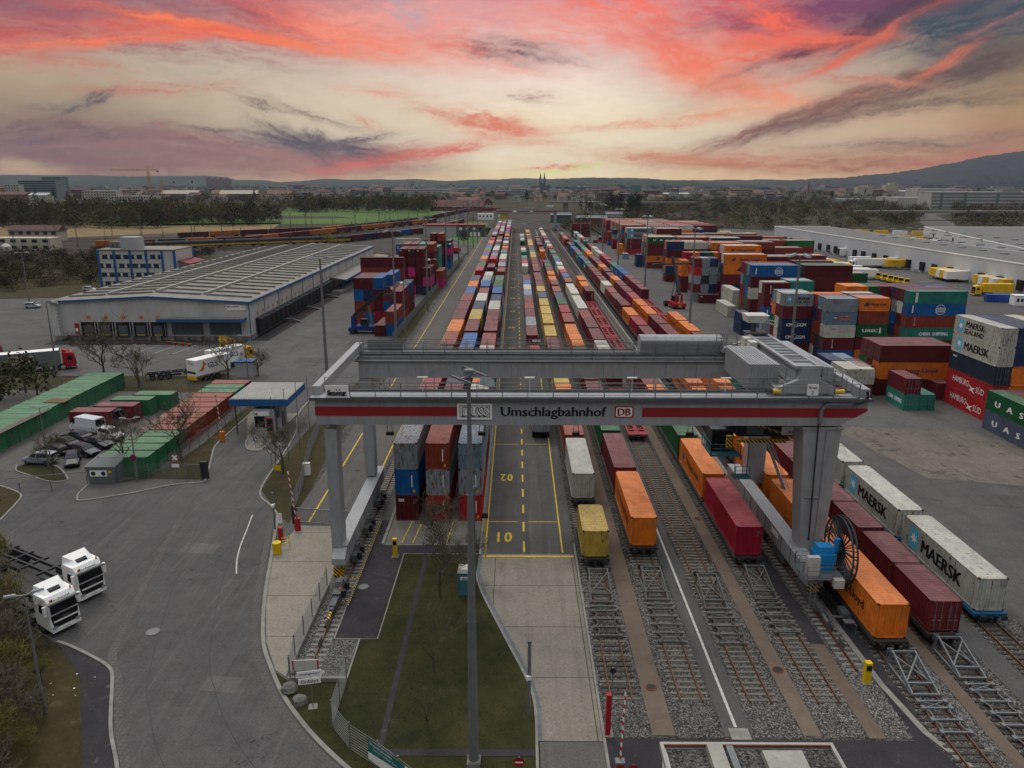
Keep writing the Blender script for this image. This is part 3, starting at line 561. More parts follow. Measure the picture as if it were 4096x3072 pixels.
# curving yard tracks beyond (marshalling yard)
def curved(pts, z=.05, n=5, gauge=1.5):
    P = smoothp(pts, n); mb = MB()
    for s in (-1, 1):
        Q = []
        for i, p in enumerate(P):
            a = Vector(P[max(i-1, 0)]); b = Vector(P[min(i+1, len(P)-1)]); d = (b-a).normalized(); Q.append((p[0]-d.y*s*gauge/2, p[1]+d.x*s*gauge/2))
        for i in range(len(Q)-1): mb.beam((*Q[i], z+.08), (*Q[i+1], z+.08), .09, .16)
    return mb
def ctrack(pts, lab, i):
    r = root('railway_track', (0, 0, 0), label=lab, cat='railway track', group='tracks of the marshalling yard'); r['kind'] = 'structure'
    part('rails', curved(pts), M['railtop'] if i % 3 == 0 else M['rail'], r); return r
for i in range(15):
    o = i*9.0
    ctrack([(-620+o*.4, 300+o*1.05), (-400+o*.5, 330+o*1.2), (-230+o*.55, 362+o*1.35), (-120+o*.4, 440+o*1.5), (-70+o*.25, 560+o*1.7), (-50+o*.1, 760+o*1.7), (-40, 1000+o)], 'rail line %s from the hall in the marshalling yard' % ORD[i], i)
ctrack([(-57.5, 185), (-57.4, 300), (-56, 345), (-62, 380), (-90, 410), (-160, 420)], 'siding along the loading platform of the white hall', 1)
ctrack([(7.4, 640), (4, 760), (-20, 900), (-60, 1050)], 'left track curving away beyond the far gantry', 0)
ctrack([(33.3, 560), (24, 700), (-8, 860), (-45, 1040)], 'right track curving away beyond the far gantry', 0)
ctrack([(21.8, 500), (16, 660), (-5, 800), (-40, 950)], 'middle track curving away beyond the far gantry', 2)

# ---------------------------------------------------------------- buffer stops
M['bufsteel'] = mat('weathered_steel', '5c5e5b', .7, 0, .25, 2, .5)
def buffer_stop(x, yh, yf, yend, lab, pale=0):
    m = M['bufsteel'] if not pale else M['galv']; r = root('buffer_stop', (x, yf, .2), label=lab, cat='buffer stop', group='sliding buffer stops at the ends of the tracks')
    h = yh-yf; w = .93
    mb = MB()
    for s in (-1, 1):
        mb.beam((s*w, 0, .05), (s*w*.88, h-.2, 1.2), .11, .15); mb.beam((s*w, 0, .0), (s*w, h, .05), .14, .14); mb.beam((s*w, h-.1, .05), (s*w*.9, h-.2, 1.2), .12, .16)
        mb.beam((s*w, .8, .1), (s*w*.9, h-.9, .95), .1)
    mb.beam((-w*.9, h-.25, 1.15), (w*.9, h-.25, 1.15), .12, .16); mb.beam((-w, .9, .35), (w, .9, .35), .14, .18); mb.beam((-w, 0, .1), (w, 0, .1), .14, .16)
    part('frame', mb, m, r)
    mb = MB(); mb.beam((-w*.88, h-.6, 1.05), (w*.95, 1.1, .3), .1); mb.beam((w*.88, h-.6, 1.05), (-w*.95, 1.1, .3), .1); part('cross_brace', mb, m, r)
    for s in (-1, 1):
        mb = MB(); mb.box(s*.87-.22, h-.1, .85, s*.87+.22, h+.06, 1.28, 1); mb.box(s*.87-.07, h-.35, .95, s*.87+.07, h-.1, 1.2, 0); part('buffer_head', mb, [m, M['dark'] if not pale else M['galv_dk']], r)
    k = 0; y = -.7; ys = []
    while yf+y > yend: ys.append(y); y -= 1.2 if k else .7; k += 1
    mb = MB()
    for i, y in enumerate(ys):
        mb.beam((-w, y, .1), (w, y, .1), .12, .12); 
        for s in (-1, 1):
            mb.box(s*w-.13, y-.16, -.02, s*w+.13, y+.16, .2)
            if i+1 < len(ys):
                z = ys[i+1]; d = y-z
                if d > 1: mb.beam((s*w*.93, y, .1), (s*w*.72, y-d*.35, .12), .07); mb.beam((s*w*.72, y-d*.35, .12), (s*w*.74, y-d*.65, .12), .07); mb.beam((s*w*.74, y-d*.65, .12), (s*w*.95, z, .1), .07)
                else: mb.beam((s*w*.9, y, .1), (0, (y+z)/2, .1), .06); mb.beam((s*w*.9, z, .1), (0, (y+z)/2, .1), .06)
    part('brake_frames', mb, m, r)
    return r
buffer_stop(TX[0]-.02, 62.6, 58.6, 52.5, 'grey buffer stop at the end of the track behind the yellow container')
buffer_stop(TX[1]-.05, 63.1, 59, 52.5, 'grey buffer stop on the second track, below the orange container end')
buffer_stop(TX[2]-.05, 61.8, 57.6, 52.4, 'grey buffer stop at the end of the empty rails')
buffer_stop(TX[3]-.1, 63.4, 59.2, 53.4, 'grey buffer stop below the crimson container on the fourth track')
buffer_stop(TX[4]+.1, 50.3, 46.5, 41.9, 'pale buffer stop in front of the near orange container at the right', 1)
buffer_stop(TX[5]-.1, 52.2, 48.4, 40.5, 'grey buffer stop in front of the dark red container with white door writing', 1)

# ---------------------------------------------------------------- the gantry crane
def railing(mb, pts, h=1.15, post=2.2, w=.05, rails=(1, .62, .25), kick=True):
    for i in range(len(pts)-1):
        a, b = Vector(pts[i]), Vector(pts[i+1]); L = (b-a).length; n = max(1, int(round(L/post)))
        for k in range(n+1):
            p = a+(b-a)*k/n; mb.beam(p, p+Vector((0, 0, h)), w*1.4 if k % 2 == 0 else w)
        for f in rails: mb.beam(a+Vector((0, 0, h*f)), b+Vector((0, 0, h*f)), w*.8)
        if kick: mb.beam(a+Vector((0, 0, .06)), b+Vector((0, 0, .06)), .02, .12)
    return mb
def crane():
    g = root('gantry_crane', (0, 0, 0), label='big grey rail gantry crane with red stripe spanning tracks and container rows', cat='gantry crane')
    P = lambda n, mb, m, par=g, **k: part(n, mb, M[m] if isinstance(m, str) else [M[q] for q in m], par, **k)
    mb = MB(); mb.prism([(-17.2, 14.72), (27.9, 14.72), (30.2, 16.05), (30.2, 17.0), (-17.3, 17.0)], 63.1, 65.3, 'y'); mb.box(-17.7, 62.85, 17.0, 30.5, 65.85, 17.12, 0); mb.box(-17.7, 62.8, 16.93, 30.5, 62.86, 17.2, 1)
    mb.box(-17, 65.15, 17.12, 29.5, 65.27, 17.3, 1); mb.box(-17, 62.95, 17.12, 29.6, 63.9, 17.17, 0)
    fg = P('front_girder', mb, ('crane', 'crane_dk'))
    y = 63.085
    mb = MB(); mb.face([(-17.312, y, 15.5), (-5.06, y, 15.5), (-5.06, y, 16.34), (-17.312, y, 16.34)]); mb.face([(-17.312, y, 15.5), (-17.312, 65.3, 15.5), (-17.312, 65.3, 16.34), (-17.312, y, 16.34)]); ob('red_stripe', mb.mesh('red_stripe', M['redstripe'], fix=False), g)
    mb = MB(); mb.face([(10.86, y, 15.47), (29.2, y, 15.47), (30.19, y, 16.05), (30.19, y, 16.32), (10.86, y, 16.32)]); ob('red_stripe', mb.mesh('red_stripe', M['redstripe'], fix=False), g)
    mb = MB(); mb.box(-5.04, 63.03, 15.22, -2.04, 63.08, 16.66); dp = P('sign_panel', mb, 'white')
    me = None
    text('DUSS', dp, (-4.64, 63.02, 15.5), 2.3, .86, 'black', bold=.07); text('DUSS', dp, (-4.55, 63.005, 15.58), 2.16, .7, 'white', bold=0)
    fr = MB()
    for a in ((-4.84, 15.44, -2.24, 15.5), (-4.84, 16.42, -2.24, 16.48), (-4.84, 15.5, -4.78, 16.42), (-2.3, 15.5, -2.24, 16.42)): fr.box(a[0], 63.015, a[1], a[2], 63.03, a[3])
    P('frame_line', fr, 'black', dp)
    text('Umschlagbahnhof', g, (-1.3, 63.08, 15.26), 9.1, 1.1, 'black', bold=.03)
    mb = MB(); mb.face([(a, 63.08, b) for a, b in rrect(8.5, 15.4, 10.14, 16.46, .16)]); lp = ob('logo_panel', mb.mesh('logo_panel', M['redstripe'], fix=False), g)
    mb = MB(); mb.face([(a, 63.074, b) for a, b in rrect(8.62, 15.52, 10.02, 16.34, .1)]); ob('logo_field', mb.mesh('logo_field', M['white'], fix=False), lp)
    text('DB', lp, (8.74, 63.068, 15.6), 1.16, .66, 'redstripe', bold=.05)
    # rear girder
    mb = MB(); mb.box(-16.9, 79.75, 14.7, 28, 82.3, 16.45); mb.box(-17.3, 79.6, 16.45, 28.4, 82.6, 16.53, 1); mb.box(-17, 80.95, 16.53, 28.2, 82.6, 17.02); mb.box(-17.2, 80.8, 17.02, 28.4, 82.9, 17.1, 1)
    for i in range(13):
        x = -14.8+i*3.3; mb.prism([(80.95, 16.55), (80.0, 16.55), (80.95, 16.95)], x, x+.06, 'x', 1); mb.box(x+1.1, 79.735, 14.75, x+1.13, 79.75, 16.45, 1)
    mb.beam((-16.5, 80.5, 16.8), (28, 80.5, 16.8), .05)
    P('rear_girder', mb, ('crane', 'crane_dk'))
    mb = MB(); mb.prism([(79, 17.0), (63.85, 17.12), (63.85, 17.95), (82.6, 17.95), (82.6, 17.12)], -17.65, -16.95, 'x'); P('left_cross_beam', mb, 'crane')
    mb = MB(); mb.box(29.55, 63.3, 17.12, 30.35, 84, 17.95); P('right_cross_beam', mb, 'crane')
    # legs
    mb = MB(); mb.loft([[(-16.62, 63.2, 2.15), (-15.68, 63.2, 2.15), (-15.68, 64.9, 2.15), (-16.62, 64.9, 2.15)], [(-16.66, 63.2, 14.2), (-15.62, 63.2, 14.2), (-15.62, 64.9, 14.2), (-16.66, 64.9, 14.2)]]); mb.box(-16.72, 63.1, 2.05, -15.58, 65, 2.16); mb.cyl((-16.1, 64, 14.2), (-16.1, 64, 14.72), .35, .35, 12); mb.box(-16.55, 63.25, .95, -15.75, 64.6, 2.1)
    P('front_left_leg', mb, 'crane')
    mb = MB(); mb.loft([[(-16.8, 79.9, 3.3), (-15.7, 79.9, 3.3), (-15.7, 81.6, 3.3), (-16.8, 81.6, 3.3)], [(-16.85, 79.9, 14.7), (-15.65, 79.9, 14.7), (-15.65, 81.6, 14.7), (-16.85, 81.6, 14.7)]]); P('rear_left_leg', mb, 'crane')
    mb = MB(); mb.loft([[(25.7, 63.2, 2.4), (27.75, 63.2, 2.4), (27.75, 65.2, 2.4), (25.7, 65.2, 2.4)], [(24.92, 63.2, 14.4), (28.23, 63.2, 14.4), (28.23, 65.6, 14.4), (24.92, 65.6, 14.4)]]); mb.box(24.8, 63.1, 14.4, 28.35, 65.7, 14.55); mb.box(26.9, 63.05, 3.5, 27.02, 63.2, 14.2); mb.box(25.6, 63.1, 8, 27.1, 63.2, 8.1); P('front_right_leg', mb, 'crane')
    mb = MB(); mb.loft([[(25.9, 79.9, 2.6), (27.6, 79.9, 2.6), (27.6, 81.8, 2.6), (25.9, 81.8, 2.6)], [(25.3, 79.9, 14.7), (27.8, 79.9, 14.7), (27.8, 81.8, 14.7), (25.3, 81.8, 14.7)]]); P('rear_right_leg', mb, 'crane')
    for nm, x0, x1, ya, yb in (('left_sill_beam', -16.5, -15.3, 62.3, 83.5), ('right_sill_beam', 24.9, 26.2, 58.8, 84.5)):
        mb = MB(); mb.prism([(ya, 1.7), (ya+1.6, 1.5), (yb, 1.5), (yb, 3.1), (ya+1.2, 3.1), (ya, 2.3)], x0, x1, 'x'); mb.box(x0-.06, ya+1, 3.08, x1+.06, yb, 3.14)
        for q in range(8): mb.box(x1 if x0 < 0 else x0-.03, ya+2+q*2.4, 1.6, x1+.03 if x0 < 0 else x0, ya+2.08+q*2.4, 3.05, 1)
        P(nm, mb, ('crane', 'crane_dk'))
    # bogies
    for side, xr in (('l', -15.2), ('r', 25.3)):
        for k, yb in enumerate((59.6, 66.5, 72.4, 79.2)):
            mb = MB(); mb.box(xr-.35, yb-1.5, .55, xr+.35, yb+1.5, 1.25); mb.prism([(yb-.6, 1.2), (yb+.6, 1.2), (yb+.35, 1.75), (yb-.35, 1.75)], xr-.3, xr+.3, 'x')
            b = P('bogie', mb, 'crane_dk')
            for dy in (-.95, .95):
                w = MB(); w.cyl((xr-.09, yb+dy, .55), (xr+.09, yb+dy, .55), .36, .36, 16); P('wheel', w, 'dark', b)
            w = MB()
            for dy in (-1.0, .3): w.cyl((xr+.55, yb+dy, .7), (xr+.55, yb+dy, 1.35), .2, .2, 10); w.box(xr+.35, yb+dy-.1, .8, xr+.6, yb+dy+.1, 1)
            P('drive_motor', w, 'dark', b)
        mb = MB(); ye = 57.2 if side == 'l' else 57.2
        mb.box(xr-.25, ye-.6, .5, xr+.25, ye+1, 1.05); mb.box(xr-.18, ye-1, .62, xr+.18, ye-.55, .95); P('end_carriage', mb, 'crane_dk')
        mb = MB(); mb.cyl((xr, ye-1, .7), (xr, ye-2.2, .62), .13, .13, 10); P('buffer', mb, 'galv' if side == 'r' else 'hazard')
        mb = MB(); mb.cyl((xr, ye-2.2, .62), (xr, ye-3, .55), .14, .12, 10); P('buffer_tip', mb, 'dark')
        mb = MB(); mb.box(xr-.02, ye-5.3, .2, xr+.04, ye-4.3, .75); P('rail_stop', mb, 'galv_dk')
        if side == 'l':
            mb = MB()
            for yy in (58, 60.2, 62, 66.8, 68.2, 71, 73.5): mb.box(xr+.3, yy, .62, xr+1.15, yy+.08, .68)
            mb.beam((xr+1.1, 57.5, .5), (xr+1.1, 74, .5), .05); P('guard_rail', mb, 'hazard')
        mb = MB(); mb.cyl((xr+.2, ye+1.5, 1.3), (xr+.2, ye+1.5, 1.48), .08, .08, 8); P('warning_light', mb, 'orange')
    mb = MB(); mb.box(-16.6, 63.12, -.0+.12, -15.66, 63.19, 1.0); mb.box(-16.55, 63.19, .12, -15.75, 64.4, .95); P('hazard_panel', mb, 'hazard')
    mb = MB(); mb.box(24.9, 58.7, 1.0, 25.9, 58.76, 2.05); P('hazard_panel', mb, 'hazard')
    # railings and walkways
    mb = railing(MB(), [(-14.2, 63.0, 17.15), (29.3, 63.0, 17.15)], 1.3, 2.18, .06, (1, .78, .4, .2)); railing(mb, [(-17.0, 65.7, 17.12), (29.3, 65.7, 17.12)], 1.15, 2.4, .05); railing(mb, [(29.3, 63, 17.15), (29.3, 64.6, 17.15)], 1.3, 2)
    P('front_railing', mb, 'galv')
    mb = railing(MB(), [(-16.9, 81.1, 17.1), (22, 81.1, 17.1)], 1.25, 2.35, .06, (1, .8, .45)); railing(mb, [(-16.9, 82.8, 17.1), (13, 82.8, 17.1)], 1.2, 2.35, .05); mb.box(-16.4, 82.7, 17.15, -12.6, 82.74, 18.2); P('rear_railing', mb, 'galv')
    mb = MB(); mb.box(-16.28, 62.9, 17.17, -14.3, 62.95, 18.27); kz = P('sign_panel', mb, 'white'); text('kunz', kz, (-16.1, 62.89, 17.33), 1.66, .56, 'black', bold=.11)
    ub = MB(); ub.box(-15.36, 62.888, 17.83, -15.24, 62.892, 17.93); ub.box(-15.1, 62.888, 17.83, -14.98, 62.892, 17.93); P('umlaut_dots', ub, 'black', kz)
    mb = MB(); mb.prism(rrect(24.76, 17.5, 25.72, 18.5, .08), 62.86, 62.9, 'y'); ks = P('number_sign', mb, 'white'); text('Kran', ks, (24.9, 62.85, 18.08), .68, .25, 'black'); text('2', ks, (25.16, 62.85, 17.62), .18, .28, 'black')
    for x in (-8.2, 1.2, 10.2, 18.4, 26.5):
        mb = MB(); mb.box(x-.45, 64.9, 18.42, x+.45, 65.2, 18.5); mb.beam((x, 65, 17.2), (x, 65, 18.45), .06); P('walkway_lamp', mb, 'offwhite')
    for x in (-11.5, -3.1, 5.5, 15.9):
        mb = MB()
        for s in (-.26, .26): mb.beam((x+s, 65.8, 18.1), (x+s*.8, 66.5, 13), .05); 
        for q in range(5): mb.beam((x-.24, 65.95+q*.11, 17.2-q*.9), (x+.24, 65.95+q*.11, 17.2-q*.9), .03)
        mb.box(x-.34, 66.3, 12.65, x+.34, 66.7, 12.98, 1); P('floodlight', mb, ('galv_dk', 'dark'))
    # cable duct at the right end
    mb = MB(); pts = [(29.4, 16.75), (26.9, 16.75), (26.45, 16.6), (26.2, 16.2), (26.15, 14.9)]
    for a, b in zip(pts, pts[1:]): mb.beam((a[0], 62.95, a[1]), (b[0], 62.95, b[1]), .28, .2, up=(0, 1, 0))
    P('cable_duct', mb, 'galv'); mb = MB()
    for a, b in zip([(26.1, 14.9), (26.1, 13.9)], [(26.1, 13.9), (26.3, 4)]): mb.beam((a[0], 63.0, a[1]), (b[0], 63.0, b[1]), .1)
    c = [(29.9, 17.9), (30.0, 17.3), (29.6, 16.9), (28.8, 16.75)]
    for a, b in zip(c, c[1:]): mb.cyl((a[0], 62.9, a[1]), (b[0], 62.9, b[1]), .12, .12, 8)
    P('cable', mb, 'dark')
    # trolley
    tr = MB()
    for x in (22.9, 27.3): tr.box(x-.35, 63.9, 17.3, x+.35, 81.8, 17.8)
    for y in (64.2, 81.0): tr.prism([(22.2, 17.35), (28.2, 17.35), (28.0, 17.75), (26.2, 18.6), (24.4, 18.6), (22.4, 17.75)], y-.25, y+.25, 'y')
    tr.prism([(24.35, 18.6), (26.25, 18.6), (26.0, 19.6), (24.6, 19.6)], 64.0, 65.6, 'y')
    trl = P('trolley', tr, 'crane')
    mb = MB(); mb.box(24.3, 64.6, 18.3, 26.2, 79, 19.55); mb.box(24.05, 64.3, 19.55, 24.4, 79.2, 19.75); mb.box(26.1, 64.3, 19.55, 26.45, 79.2, 19.75); mb.box(24.05, 64.1, 19.55, 26.45, 64.4, 19.78); mb.box(24.05, 79.0, 19.55, 26.45, 79.4, 19.78)
    for y in (66.5, 68.7, 71.3, 74, 76.6): mb.box(24.4, y, 19.5, 26.1, y+.35, 19.72)
    for y in (67, 69.4, 72, 74.8): mb.box(24.45, y, 19.52, 26.05, y+1.4, 19.57, 1)
    P('slewing_beam', mb, ('crane', 'crane_dk'), trl)
    mb = MB()
    def corr(x0, y0, z0, x1, y1, z1, p=.28, d=.06):
        n = int((y1-y0)/p)
        for i in range(n): mb.box(x0-d, y0+i*p, z0, x0, y0+i*p+p*.5, z1)
        n = int((x1-x0)/p)
        for i in range(n): mb.box(x0+i*p, y0-d, z0, x0+i*p+p*.5, y0, z1); mb.box(x0+i*p, y0-.05, z1, x0+i*p+p*.5, y1, z1+d)
    mb.box(20.6, 65.8, 17.2, 23.3, 73.6, 19.5); corr(20.6, 65.8, 17.2, 23.3, 73.6, 19.5); P('machine_house', mb, 'crane', trl)
    mb = MB(); mb.box(27.0, 66.5, 17.8, 28.4, 71, 19.1)
    corr(27.0, 66.5, 17.8, 28.4, 71, 19.1); P('machine_house', mb, 'crane', trl)
    for y in (74.6, 76.6): mb = MB(); mb.box(23.3, y, 17.9, 24.0, y+1.3, 19.7); P('switch_cabinet', mb, 'offwhite', trl)
    mb = MB(); mb.box(23.4, 64.5, 18.35, 24.2, 80, 18.42); railing(mb, [(23.4, 64.5, 18.4), (23.4, 80, 18.4)], 1.1, 2.2, .05); railing(mb, [(26.5, 64.4, 18.4), (28.3, 64.4, 18.0), (28.3, 66, 17.9)], 1.1, 1.5, .05); railing(mb, [(21.2, 79.5, 18.4), (23.4, 79.5, 18.4)], 1.2, 1, .05); railing(mb, [(22.2, 82, 17.8), (22.2, 79.5, 18.4)], 1.2, 1, .05); P('maintenance_walkway', mb, 'galv', trl)
    mb = MB(); mb.cyl((24.9, 79.2, 19.7), (24.9, 79.2, 21), .28, .28, 10); mb.box(24, 78.4, 19.75, 26.2, 79.8, 19.95); P('antenna_post', mb, 'crane_dk', trl)
    mb = MB(); mb.hexa([(24.0, 78.3, 21.0), (25.6, 78.3, 21.0), (25.6, 80.2, 21.0), (24.0, 80.2, 21.0), (23.9, 78.2, 21.75), (26.2, 78.2, 21.75), (26.2, 80.4, 21.75), (23.9, 80.4, 21.75)]); mb.beam((25.6, 79, 21.1), (27.2, 79.3, 20.6), .12); mb.beam((25.6, 79.6, 21.2), (27.3, 79.9, 20.9), .08); P('roof_hood', mb, 'offwhite', trl)
    mb = MB()
    mb.cyl((22.9, 64.0, 17.55), (22.2, 64.0, 17.55), .22, .22, 10, 1); mb.cyl((22.2, 64.0, 17.55), (21.7, 64.0, 17.55), .26, .26, 10, 0); mb.cyl((27.6, 64, 17.55), (28.4, 64, 17.55), .22, .22, 10, 1); mb.cyl((21.9, 81.6, 18), (21.5, 81.6, 18), .24, .24, 10, 0); mb.cyl((22.2, 81.6, 18), (21.9, 81.6, 18), .24, .24, 10, 1)
    P('end_buffer', mb, ('dark', 'hiviz'), trl)
    mb = MB(); mb.prism([(81.3, 17.15), (83.4, 17.15), (83.4, 18.5), (83, 18.85), (81.7, 18.85), (81.3, 18.5)], 13.5, 22.4, 'x'); k = 13.6
    while k < 22.2: mb.box(k, 81.24, 17.2, k+.14, 81.3, 18.4); k += .3
    P('festoon_hood', mb, 'crane')
    # hanging machinery, driver's cab and spreader
    mb = MB(); mb.box(20.2, 66.5, 12.6, 25.4, 76, 14.55); mb.box(19.4, 67, 13.2, 20.4, 75, 14.6); mb.box(21, 65.9, 13, 22.4, 66.6, 14.4, 1); hw = P('hoist_frame', mb, ('dark', 'galv_dk'))
    mb = MB(); mb.box(24.0, 65.78, 13.0, 25.4, 65.84, 13.75); sg = P('maker_sign', mb, 'white', hw); text('HILGERS', sg, (24.6, 65.77, 13.15), .72, .24, 'black')
    mb = MB(); mb.box(20.2, 65.5, 14.2, 25.9, 65.7, 14.4)
    mb = MB(); mb.beam((20.7, 66.0, 14.3), (26.2, 66.0, 12.3), .16, .3, up=(0, 1, 0)); mb.beam((20.0, 65.6, 12.5), (24.4, 65.6, 12.5), .3, .3); mb.box(19.0, 65.4, 11.9, 19.5, 65.7, 13); P('warning_bar', mb, 'hazard', hw)
    mb = MB(); mb.box(18.2, 67.5, 10.8, 20.2, 69.6, 12.9); mb.box(18.1, 67.4, 12.9, 20.3, 69.7, 13.0, 1); cb = P('driver_cab', mb, ('dark', 'galv_dk')); mb = MB(); mb.box(18.3, 67.46, 11.2, 20.1, 67.5, 12.6); P('window', mb, 'glass', cb)
    mb = MB(); mb.box(17.9, 66.3, 10.7, 20.6, 69.8, 10.78); railing(mb, [(17.9, 66.3, 10.78), (20.6, 66.3, 10.78), (20.6, 67.4, 10.78)], 1.1, .9, .05); railing(mb, [(17.9, 69.8, 10.78), (17.9, 66.3, 10.78)], 1.1, 1, .05); mb.beam((20.2, 66.4, 8.7), (20.2, 66.4, 10.7), .05); railing(mb, [(20.3, 66.4, 8.6), (21.6, 66.4, 8.6)], 1.1, .7, .05); mb.box(20.2, 66.3, 8.5, 21.8, 67.6, 8.56); mb.beam((21.7, 67.5, 8.6), (21.7, 67.5, 12.6), .08); P('cab_platform', mb, 'teal', cb)
    # cable reel
    pf = MB(); pf.box(23.8, 56.6, 3.55, 27.0, 59.6, 3.63); railing(pf, [(23.9, 59.5, 3.6), (23.9, 56.7, 3.6), (27.0, 56.7, 3.6)], 1.1, 1.1, .045); railing(pf, [(23.9, 59.5, 3.6), (26.6, 59.5, 3.6)], 1.1, 1.3, .045); pf.beam((24.3, 56.7, .9), (24.3, 56.7, 3.6), .07); pf.beam((24.75, 56.7, .9), (24.75, 56.7, 3.6), .07)
    for q in range(9): pf.beam((24.3, 56.7, 1+q*.28), (24.75, 56.7, 1+q*.28), .04)
    pf.beam((25.9, 59, 3.6), (25.6, 61, 2.2), .15); pf.beam((24.3, 59, 3.6), (25, 61, 2.2), .15)
    P('reel_platform', pf, 'galv')
    mb = MB(); mb.hexa([(24.95, 57.7, 4.9), (26.5, 57.7, 4.9), (26.5, 59.0, 4.9), (24.95, 59.0, 4.9), (25.1, 57.85, 5.85), (26.4, 57.85, 5.85), (26.4, 58.9, 5.85), (25.1, 58.9, 5.85)]); mb.box(24.9, 57.65, 4.35, 26.55, 59.05, 5.25); mb.cyl((26.65, 58.1, 5.4), (26.65, 58.1, 6.5), .19, .19, 12); mb.cyl((26.65, 58.1, 6.1), (26.65, 58.1, 6.55), .24, .24, 12); mb.cyl((26.5, 58.4, 5.4), (27.1, 58.4, 5.4), .28, .28, 12); mb.box(25.0, 57.8, 3.63, 26.4, 58.9, 4.35); P('reel_drive', mb, 'reelblue')
    mb = MB(); mb.box(24.05, 57.1, 3.65, 25.05, 57.6, 5.3); P('switch_cabinet', mb, 'offwhite'); mb = MB(); mb.box(26.0, 56.2, 3.0, 26.8, 56.7, 3.75); P('junction_box', mb, 'offwhite')
    rl = MB(); cx, cy, cz, RR = 27.15, 58.4, 5.4, 2.85
    for xo in (-.17, .17):
        for i in range(48):
            a, b = 2*PI*i/48, 2*PI*(i+1)/48
            rl.beam((cx+xo, cy+RR*math.cos(a), cz+RR*math.sin(a)), (cx+xo, cy+RR*math.cos(b), cz+RR*math.sin(b)), .09, .13, up=(1, 0, 0))
    for i in range(24):
        a = 2*PI*i/24; rl.beam((cx+.05, cy+.3*math.cos(a), cz+.3*math.sin(a)), (cx-.17, cy+RR*math.cos(a), cz+RR*math.sin(a)), .075); rl.beam((cx, cy+.3*math.cos(a+.13), cz+.3*math.sin(a+.13)), (cx+.17, cy+RR*math.cos(a+.13), cz+RR*math.sin(a+.13)), .075)
        rl.beam((cx-.17, cy+RR*math.cos(a), cz+RR*math.sin(a)), (cx+.17, cy+RR*math.cos(a), cz+RR*math.sin(a)), .06)
    rl.cyl((cx-.25, cy, cz), (cx+.25, cy, cz), .4, .4, 16)
    P('cable_reel', rl, 'reel')
    mb = MB(); mb.beam((25.6, 55.6, .9), (27.2, 55.2, 1.0), .1); mb.beam((26.9, 55.4, .9), (27.2, 54.2, .9), .08); mb.beam((27.2, 54.2, .1), (27.2, 54.2, .9), .05); mb.box(26.4, 54.4, .9, 27.2, 55.0, 1.0); mb.box(26.5, 55.2, .95, 27.1, 56.4, 1.35, 1); P('cable_guide', mb, ('galv', 'galv_dk'))
    mb = MB(); mb.box(24.86, 66.6, 2.3, 24.89, 68.4, 2.8); P('number_plate', mb, 'white')
    # stair at the rear right leg
    mb = MB()
    for s in (0, .8): mb.beam((27.2, 79+s, 8.2), (28.3, 73.5+s, 3.2), .06, .2); mb.beam((27.2, 79+s, 9.2), (28.3, 73.5+s, 4.2), .04)
    for q in range(18): k = q/18; mb.box(27.15+1.1*k, 78.9-5.5*k, 8.1-5*k, 27.35+1.1*k, 79.9-5.5*k, 8.14-5*k)
    P('access_stair', mb, 'galv')
    return g
crane()
def far_crane():
    g = root('gantry_crane', (8.0, 585, 0), label='distant grey rail gantry crane with red stripe at the far end of the rows', cat='gantry crane')
    P = lambda n, mb, m: part(n, mb, M[m] if isinstance(m, str) else [M[q] for q in m], g)
    mb = MB(); mb.prism([(-23.2, 13.0), (21.8, 13.0), (23.9, 14.2), (23.9, 15.3), (-23.2, 15.3)], 0, 2.2, 'y'); P('front_girder', mb, 'crane')
    mb = MB(); mb.box(-23, 16.5, 13, 23, 18.8, 15.3); P('rear_girder', mb, 'crane')
    [P('red_stripe', MB().box(*q), 'redstripe') for q in ((-23.2, -.03, 13.8, -11, -.01, 14.6), (5, -.03, 13.8, 23.3, -.01, 14.6))]
    text('Umschlagbahnhof', g, (-7.5, -.05, 13.6), 9.3, 1.2, 'black', bold=.012); mb = MB(); mb.box(-10.5, -.05, 13.6, -7.8, -.03, 15); mb.box(2.6, -.05, 13.7, 4.2, -.03, 14.8); P('sign_panel', mb, 'white')
    for x in (-22.6, 21.4):
        for y in (.3, 16.8): mb = MB(); mb.loft([[(x-.6, y, 1.6), (x+.6, y, 1.6), (x+.6, y+1.6, 1.6), (x-.6, y+1.6, 1.6)], [(x-.9, y, 13), (x+.9, y, 13), (x+.9, y+1.6, 13), (x-.9, y+1.6, 13)]]); P('leg', mb, 'crane')
        mb = MB(); mb.box(x-.6, -3, .4, x+.6, 21, 1.8); P('sill_beam', mb, 'crane_dk')
    mb = railing(MB(), [(-23, 0, 15.3), (23.5, 0, 15.3)], 1.2, 4, .08, (1, .5)); P('railing', mb, 'galv')
    P('trolley', MB().box(15, 2, 15.3, 20, 15, 18), 'crane'); P('festoon_hood', MB().box(-2, 17, 15.3, 6, 19, 16.6), 'crane')
    mb = MB(); mb.box(21.2, -3.2, 2.6, 23, -1.4, 4.4); P('reel_drive', mb, 'reelblue')
far_crane()
# ---------------------------------------------------------------- shipping containers
PAL = dict(m=('6a2028', 'maroon'), r=('863826', 'brick red'), c=('98142e', 'crimson'), o=('de7820', 'orange'), b=('0f5c98', 'bright blue'), n=('1f3358', 'navy blue'),
  w=('c3c0b2', 'cream white'), g=('185a34', 'dark green'), t=('2c8070', 'teal green'), y=('bda044', 'mustard yellow'), p=('bc2472', 'magenta'), s=('8b9499', 'weathered grey'),
  l=('6d8798', 'steel blue'), k=('2b3644', 'slate'), d=('5a181c', 'dark red-brown'), e=('b3262a', 'bright red'), G=('31734a', 'bright green'), M=('b9b9ae', 'grey white'), u=('5c6478', 'blue grey'))
